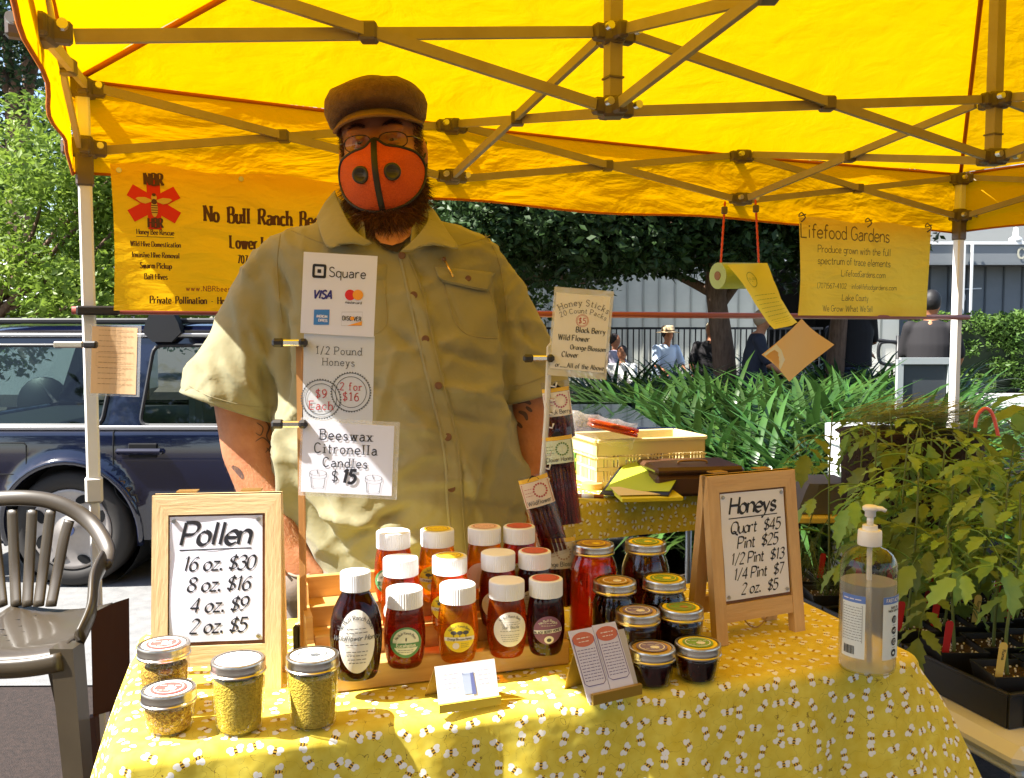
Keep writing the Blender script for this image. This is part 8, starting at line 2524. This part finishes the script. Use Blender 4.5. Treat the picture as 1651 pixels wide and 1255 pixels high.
def tray(label, a_, b_, W_, D_, rz=PA):
    q_ = PO + PE1 * a_ + PE2 * b_; x, y = q_.x, q_.y
    t = thing('seedling_tray', label, 'tray', (x, y, PZ - .003), rz, group='black trays of tomato seedlings')
    for nm, c, d in (('side', (W_ / 2, 0, .035), (W_, .004, .07)), ('side', (W_ / 2, D_, .035), (W_, .004, .07)), ('side', (0, D_ / 2, .035), (.004, D_ - .006, .07)), ('side', (W_, D_ / 2, .035), (.004, D_ - .006, .07)), ('base', (W_ / 2, D_ / 2, .004), (W_ - .006, D_ - .006, .004))):
        b = MB(); b.box(c, d); b.build(nm, BLP, t)
    for nm, a_, c_ in (('rim', (-.004, -.003, .07), (W_ + .004, -.003, .07)), ('rim', (-.003, -.003, .07), (-.003, D_ + .003, .07)), ('rim', (W_ + .003, -.003, .07), (W_ + .003, D_ + .003, .07)), ('rim', (-.004, D_ + .003, .07), (W_ + .004, D_ + .003, .07))):
        b = MB(); b.bar(a_, c_, .010, .008, bev=.002); b.build(nm, BLP, t)
    for q in range(int(W_ / .06)):
        b = MB(); b.box((.04 + q * .06, -.0035, .033), (.006, .004, .062)); b.build('rib', BLP, t)
    return t
tray('front black tray of seedlings with the yellow name tags at its near edge', 0, 0, .56, .29)
tray('black tray of seedlings behind the front tray beside the table end', 0, .30, .56, .29)
tray('far left black tray of seedlings behind the hand gel bottle', 0, .60, .56, .29)
tray('right hand black tray of seedlings partly outside the photo', .57, 0, .56, .29)
tray('second right hand tray of seedlings behind the one partly outside the photo', .57, .30, .56, .29)

LEAFA = mat('tomato_leaf', (.15, .29, .06), .5, col2=(.31, .46, .12), vscale=9, transl=.4, orand=.35, spec=.4, bump=.3, bscale=70)
LEAFB = mat('young_leaf', (.22, .40, .09), .5, col2=(.36, .52, .16), vscale=9, transl=.4, orand=.3, spec=.4)
STEM = mat('tomato_stem', (.10, .15, .04), .6, col2=(.15, .19, .06), vscale=10)
def leaflet(mb, base, d, n_, L, W_, lobes=3, seed=0):
    "lobed, folded leaf blade"
    rnd = random.Random(seed)
    d = d.normalized(); s_ = d.cross(n_).normalized(); n_ = s_.cross(d)
    N_ = 9
    k = len(mb.v)
    prof = []
    for i in range(N_ + 1):
        f = i / N_
        w_ = W_ * (math.sin(PI * min(1, f * 1.15 + .04) ** .75) ** .9 if f < .99 else 0)
        w_ = W_ * max(0, (f ** .55) * (1 - f) ** .75 * 1.75)
        w_ *= 1 + (.20 * (1 if i % 2 else -1)) * (1 if lobes else 0)
        prof.append(w_)
    for i in range(N_ + 1):
        f = i / N_
        c = base + d * (L * f) - n_ * (L * .28 * f * f)
        up = n_ * (prof[i] * .25)
        fl_ = n_ * (L * .03 * math.sin(f * 14 + seed))
        adv = d * (L * .06 if i % 2 else -L * .01)
        mb.v += [c + s_ * prof[i] + up + fl_ + adv, c, c - s_ * prof[i] + up - fl_ + adv]
    for i in range(N_):
        a = k + 3 * i
        mb.f += [[a, a + 3, a + 4, a + 1], [a + 1, a + 4, a + 5, a + 2]]; mb.mi += [0, 0]
def compound(seed, n=3, L=.20, droop=1.0, lob=3):
    rnd = random.Random(seed); mb = MB()
    pts = [Vector((0, 0, 0))]
    ang = R(35)
    for i in range(8):
        pts.append(pts[-1] + Vector((math.cos(ang), rnd.uniform(-.05, .05), math.sin(ang))) * L / 8); ang -= R(13) * droop
    mb.tube(pts, [.0022 - .0002 * i for i in range(9)], 5)
    sz = L * .36
    for j in range(n):
        i = 3 + j * (5 // max(1, n - 1)) if n > 1 else 5
        i = min(7, i); p = pts[i]; dd_ = (pts[i] - pts[i - 1]).normalized()
        for sg in (-1, 1):
            dr = (dd_ * .6 + Vector((0, sg, 0)) * .9 + Vector((0, 0, rnd.uniform(-.35, .05)))).normalized()
            ll = sz * rnd.uniform(.75, 1.1) * (1 - .1 * abs(j - 1))
            leaflet(mb, p + dr * .008, dr, Vector((0, 0, 1)), ll, ll * .30, lob, seed + j)
    dr = (pts[-1] - pts[-2]).normalized(); leaflet(mb, pts[-1], dr, Vector((0, .1, 1)), sz * 1.25, sz * .42, lob, seed + 9)
    me = bpy.data.meshes.new('compound_leaf'); me.from_pydata([tuple(v) for v in mb.v], [], mb.f); me.polygons.foreach_set('use_smooth', [True] * len(me.polygons)); me.update()
    return me
leafA = []; leafB = []
for s_ in range(5):
    me = compound(s_, 3, .17 + .012 * s_); me.materials.append(LEAFA); leafA.append(me)
    me2 = compound(s_ + 20, 2, .14 + .01 * s_, .9); me2.materials.append(LEAFB); leafB.append(me2)
def smooth_leaf(seed, L=.12):
    mb = MB(); mb.tube([(0, 0, 0), (.02, 0, .012), (.04, 0, .014)], .0018, 5); leaflet(mb, Vector((.04, 0, .014)), Vector((1, 0, -.25)), Vector((0, 0, 1)), L, L * .30, 0, seed)
    me = bpy.data.meshes.new('smooth_leaf'); me.from_pydata([tuple(v) for v in mb.v], [], mb.f); me.polygons.foreach_set('use_smooth', [True] * len(me.polygons)); me.materials.append(LEAFB); return me
leafS = [smooth_leaf(3, .11), smooth_leaf(4, .13), smooth_leaf(5, .09)]
POTH = .085
def pot_into(t, s_=.105):
    h_ = s_ / 2; b_ = h_ * .74
    r = [[(sx * k, sy * k, z) for sx, sy in ((-1, -1), (1, -1), (1, 1), (-1, 1))] for k, z in ((b_, .0), (h_ * .98, POTH - .008), (h_, POTH - .008), (h_ * 1.02, POTH), (h_ * .95, POTH), (h_ * .90, POTH - .02))]
    mb = MB(); mb.loft([[Vector(p) for p in q] for q in r], caps=False); mb.f.append([3, 2, 1, 0]); mb.mi.append(0); mb.build('pot', POTM, t)
    mb = MB(); mb.grid(lambda i, j: Vector(((i - .5) * s_ * .93, (j - .5) * s_ * .93, POTH - .014 + .005 * noise.noise(Vector((i * 6, j * 6, s_ * 99))))), 8, 8); mb.build('soil', SOILM, t, smooth=True)
    mb = MB(); rnd = random.Random(int(s_ * 1000))
    for _ in range(34):
        mb.sphere((rnd.uniform(-.42, .42) * s_, rnd.uniform(-.42, .42) * s_, POTH - .011), rnd.uniform(.0014, .0032), 6)
    tag(mb.build('perlite', PERL, t), kind='stuff')
TAGY = mat('tag_yellow', (.74, .55, .14), .5); TAGR = mat('tag_red', (.55, .02, .02), .5)
def tag_into(t, x, y, rz, m, words, lean=.12):
    M = Matrix.Rotation(rz, 4, 'Z') @ Matrix.Rotation(lean, 4, 'Y'); M.translation = Vector((x, y, POTH - .03))
    mb = MB(); mb.prism([(-.0075, 0), (.0075, 0), (.0085, .088), (.0045, .093), (-.0045, .093), (-.0085, .088)], 0, .0012, lambda p: M @ p); tg = fixn(mb.build('name_tag', m, t))
    if words:
        fn = lambda x_, y_, l: M @ Vector((y_ * 0 + x_, -.0004 - l, y_))
        ib = Ink(); ib.text(words, -.0015, .068, .007, fn, rot=R(-90), weight=.14, sub=2); ib.build('tag_writing', INK, tg)
def tomato(label, x, y, H, nl, seed, leaves=leafA, mS=STEM, tagm=None, words=None, lean=(0, 0), lsc=1.0, pot=True, top=True, cat='seedling', name='tomato_seedling', first=.28, group='young tomato plants in black pots', tagpos=(-.03, -.035, 0)):
    rnd = random.Random(seed)
    t = thing(name, label, cat, (x, y, PZ + .004), group=group)
    if pot: pot_into(t)
    pts = catmull([(0, 0, POTH - .02), (lean[0] * .2 + rnd.uniform(-.01, .01), lean[1] * .2, H * .35), (lean[0] * .6 + rnd.uniform(-.01, .01), lean[1] * .6, H * .7), (lean[0], lean[1], H)], 6)
    b = MB(); b.tube(pts, [.0042 - .0022 * i / (len(pts) - 1) for i in range(len(pts))], 8); b.build('stem', mS, t, smooth=True)
    for k in range(nl):
        f = first + (1 - first) * (k + .5) / nl
        p = pts[min(len(pts) - 1, int(f * (len(pts) - 1)))]
        o_ = bpy.data.objects.new('leaf', leaves[(k + seed) % len(leaves)]); COL.objects.link(o_); o_.parent = t; o_.location = p
        az = k * 2.4 + rnd.uniform(-.3, .3) + seed
        sc_ = lsc * rnd.uniform(.8, 1.15) * (1.05 - .45 * max(0, f - .6))
        o_.rotation_euler = (rnd.uniform(-.25, .25), rnd.uniform(-.25, .35) - .5 * max(0, f - .75), az); o_.scale = (sc_,) * 3
    if tagm: tag_into(t, tagpos[0], tagpos[1], tagpos[2], tagm, words)
    return t
def pp_(u, v):
    p = atz(u, v, PZ + POTH - .01); return p.x, p.y
def cell(i, j):
    "pot place in the trays, i along the near edge, j to the back"
    p = PO + PE1 * (.065 + .108 * i + (.015 if i > 4 else 0)) + PE2 * (.07 + .118 * (j % 2) + .03 * (j % 2) + .30 * (j // 2)); return p.x, p.y
WHERE = ['front row', 'second row', 'third row', 'fourth row', 'fifth row', 'back row']
HOW = ['slender pale', 'bushy dark leaved', 'upright', 'leaning', 'low spreading', 'tall', 'leggy', 'dense']
k_ = 0
for j in range(6):
    for i in range(9 if j < 2 else (8 if j < 4 else 5)):
        k_ += 1
        x, y = cell(i, j)
        sx_u = (x / y) * 1500 + 825
        if sx_u > 1790 or (i == 0 and j > 2): continue
        pos_ = 'nearest the table' if i == 0 else ('%s from the table' % ['', 'second', 'third', 'fourth', 'fifth', 'sixth', 'seventh', 'eighth', 'ninth'][i])
        H = (.34, .42, .47, .50, .53, .55)[j] + random.uniform(-.07, .05)
        lv = leafB if (j == 0 or k_ % 4 == 0) else leafA
        nl = 6 if j == 0 else (5 if i < 3 else 6)
        if j == 0 and i == 0: H, nl = .46, 8
        if j == 0 and i == 1: H, nl = .15, 3
        tg = TAGY if (j == 0 or (j < 3 and k_ % 3 == 0)) else (TAGR if k_ % 2 == 0 or j > 1 else None)
        tomato('%s tomato plant, %s of the trays, %s' % (HOW[(k_ * 5) % 8], WHERE[j], pos_), x, y, H, nl, k_, leaves=lv, tagm=tg, words=('Sun Gold', 'Roma', 'Early Girl', 'Ace')[k_ % 4] if tg is TAGY else None,
               tagpos=(-.034, -.036 + .01 * (k_ % 3), 0), lean=(random.uniform(-.04, .04), random.uniform(-.03, .03)), lsc=(.95 if j == 0 else 1.12) * (.8 if H < .2 else 1), first=.48 if j < 2 else .3)
x, y = pp_(1648, 945)
tomato('tall pepper plant with smooth yellow green leaves at the upper right corner', x + .03, y + .02, .60, 14, 21, pot=False, leaves=leafS, name='pepper_seedling', group=None, first=.6, lsc=1.15)
x, y = cell(1, 0)
t = thing('squash_seedling', 'bright heart shaped squash leaf on a short stalk above the front pots', 'seedling', (x + .02, y, PZ + .004))
b = MB(); b.tube(catmull([(0, 0, .07), (.01, -.01, .12), (.03, -.02, .15)], 4), .003, 6); b.build('stem', STEM, t, smooth=True)
b = MB()
def heart(i, j):
    a = 2 * PI * i; r = j * .045 * (1 + .25 * math.cos(a * 1) * 0 + .18 * abs(math.cos(a)) - .3 * max(0, math.sin(a)) ** 8)
    return Vector((.03 + r * math.cos(a), -.03 - r * .35 * math.sin(a) * -1 - .02 * j * j, .15 + r * math.sin(a) * .95))
b.grid(heart, 24, 4); b.build('leaf', mat('heart_leaf', (.30, .42, .08), .5, transl=.4), t, smooth=True)
b = MB()
def heart2(i, j):
    p = heart(i, j); return Vector((p.x * .55 - .02, p.y, p.z * .5 + .075))
b.grid(heart2, 24, 4); b.build('leaf', mat('heart_leaf', (.30, .42, .08), .5, transl=.4), t, smooth=True)
# feathery dill behind the sign
for k, (x, y, H) in enumerate(((.90, 2.30, .32), (.845, 2.46, .30), (.80, 2.60, .26))):
    pass; rnd = random.Random(k)
    t = thing('dill_plant', ('feathery dill plant beside the honeys sign', 'feathery dill plant between the sign and the gel bottle', 'smallest feathery dill plant half behind the honeys sign')[k], 'seedling', (x, y, PZ + .004))
    pot_into(t)
    b = MB()
    for s_ in range(9):
        az = rnd.uniform(0, 6.28); ln = rnd.uniform(.4, 1); pts = catmull([(0, 0, POTH - .02), (.02 * math.cos(az), .02 * math.sin(az), H * .5 * ln), (.09 * math.cos(az) * ln, .09 * math.sin(az) * ln, H * ln)], 6)
        b.tube(pts, .0013, 4)
        for q in range(5, len(pts)):
            for _ in range(16):
                d = Vector((rnd.gauss(0, 1), rnd.gauss(0, 1), rnd.gauss(0, .8))).normalized(); L_ = rnd.uniform(.015, .04); sd_ = d.cross(Vector((0, 0, 1))).normalized() * .0005
                i = len(b.v); p = pts[q]; b.v += [p + sd_, p - sd_, p + d * L_]; b.f.append([i, i + 1, i + 2]); b.mi.append(0)
    b.build('fronds', mat('dill_green', (.12, .17, .04), .6, transl=.3), t)
# red tags standing between the pots are parts above; bucket, basket and cloth behind
p = at(1392, 730, 4.3)
t = thing('white_tub', 'big white plastic tub standing behind the tomato leaves', 'tub', (p.x, 4.3, 0.01))
zt = at(1392, 690, 4.3).z
b = MB(); b.loft([[Vector((math.copysign(abs(math.cos(2 * PI * k / 36)) ** .5, math.cos(2 * PI * k / 36)) * .145 * s_, math.copysign(abs(math.sin(2 * PI * k / 36)) ** .5, math.sin(2 * PI * k / 36)) * .145 * s_, z)) for k in range(36)] for z, s_ in ((.0, .85), (zt * .9, .98), (zt * .91, 1.06), (zt, 1.07), (zt, .98), (zt - .1, .95))])
b.build('tub', mat('white_resin2', (.80, .82, .84), .4, transl=.15), t, smooth=True, angle=40)
b = MB(); b.box((-.03, -.146, zt - .10), (.05, .002, .05)); b.build('blue_mark', mat('mark_blue', (.03, .22, .5), .5), t)
p = at(1480, 690, 2.95)
t = thing('grass_basket', 'dark basket heaped with cut green onion stalks behind the tomatoes', 'basket', (p.x, 3.0, 0.3))
zt = at(1480, 700, 2.95).z - .3
b = MB(); b.lathe([(.16, -.29), (.22, zt - .01), (.235, zt), (.21, zt - .01), (.16, zt - .1), (0, zt - .1)], 30); b.build('basket', mat('wicker_dark', (.05, .025, .015), .8, bump=.8, bscale=90), t, smooth=True)
b = MB(); rnd = random.Random(8)
for k in range(320):
    a = rnd.uniform(-.5, .5); L_ = rnd.uniform(.25, .5); c = Vector((rnd.uniform(-.22, .0), rnd.uniform(-.14, .14), zt + rnd.uniform(.0, .07)))
    d = Vector((math.cos(a), math.sin(a), rnd.uniform(-.12, .16))); sd_ = Vector((-d.y, d.x, 0)).normalized() * .003
    m_ = c + d * L_ * .55 + Vector((0, 0, .02)); e_ = c + d * L_ + Vector((0, 0, -.04))
    i = len(b.v); b.v += [c + sd_, c - sd_, m_ + sd_, m_ - sd_, e_]; b.f += [[i, i + 1, i + 3, i + 2], [i + 2, i + 3, i + 4]]; b.mi += [0, 0]
tag(b.build('onion_stalks', mat('onion_green', (.20, .25, .05), .5, col2=(.32, .36, .10), vscale=14, transl=.3), t), kind='stuff')
t = thing('pink_hose', 'pink looped handle of a bag showing over the leaves at the upper right', 'handle loop', at(1592, 690, 2.5))
b = MB(); b.tube(catmull([at(1572, 690, 2.5), at(1576, 670, 2.5), at(1588, 659, 2.5), at(1600, 668, 2.5), at(1610, 705, 2.5)], 6), .005, 8); b.build('loop', mat('pink_plastic', (.75, .14, .16), .4), t, world=True, smooth=True)
# grey cloth covered stand with yellow edged shelf
p0 = at(1300, 832, 3.05); 
t = thing('covered_box', 'grey cloth covered box on a yellow edged stand behind the honeys sign', 'covered box', (p0.x, 3.05, 0.006))
zt = at(1320, 782, 3.05).z - .006; zb = at(1320, 832, 3.05).z - .006
b = MB(); b.loft([[Vector((.09 + sx * w_ + .006 * math.sin(k_ * 5), .12 + sy * .10, z)) for k_, (sx, sy) in enumerate(((-1, -1), (-.5, -1.04), (0, -.98), (.5, -1.03), (1, -1), (1, 1), (-1, 1)))] for z, w_ in ((zb + .002, .115), (zt - .02, .085), (zt, .075))])
b.build('grey_cloth', mat('grey_cloth', (.12, .12, .14), .9, bump=.3, bscale=30), t, smooth=False)
b = MB(); b.box((.10, .12, zb - .012), (.30, .28, .022), bev=.004); b.build('shelf_edge', mat('yellow_edge', (.80, .62, .12), .5), t)
for x_ in (-.03, .23):
    b = MB(); b.box((x_, .12, (zb - .024) / 2), (.025, .24, zb - .026)); b.build('stand_leg', BLK, t)
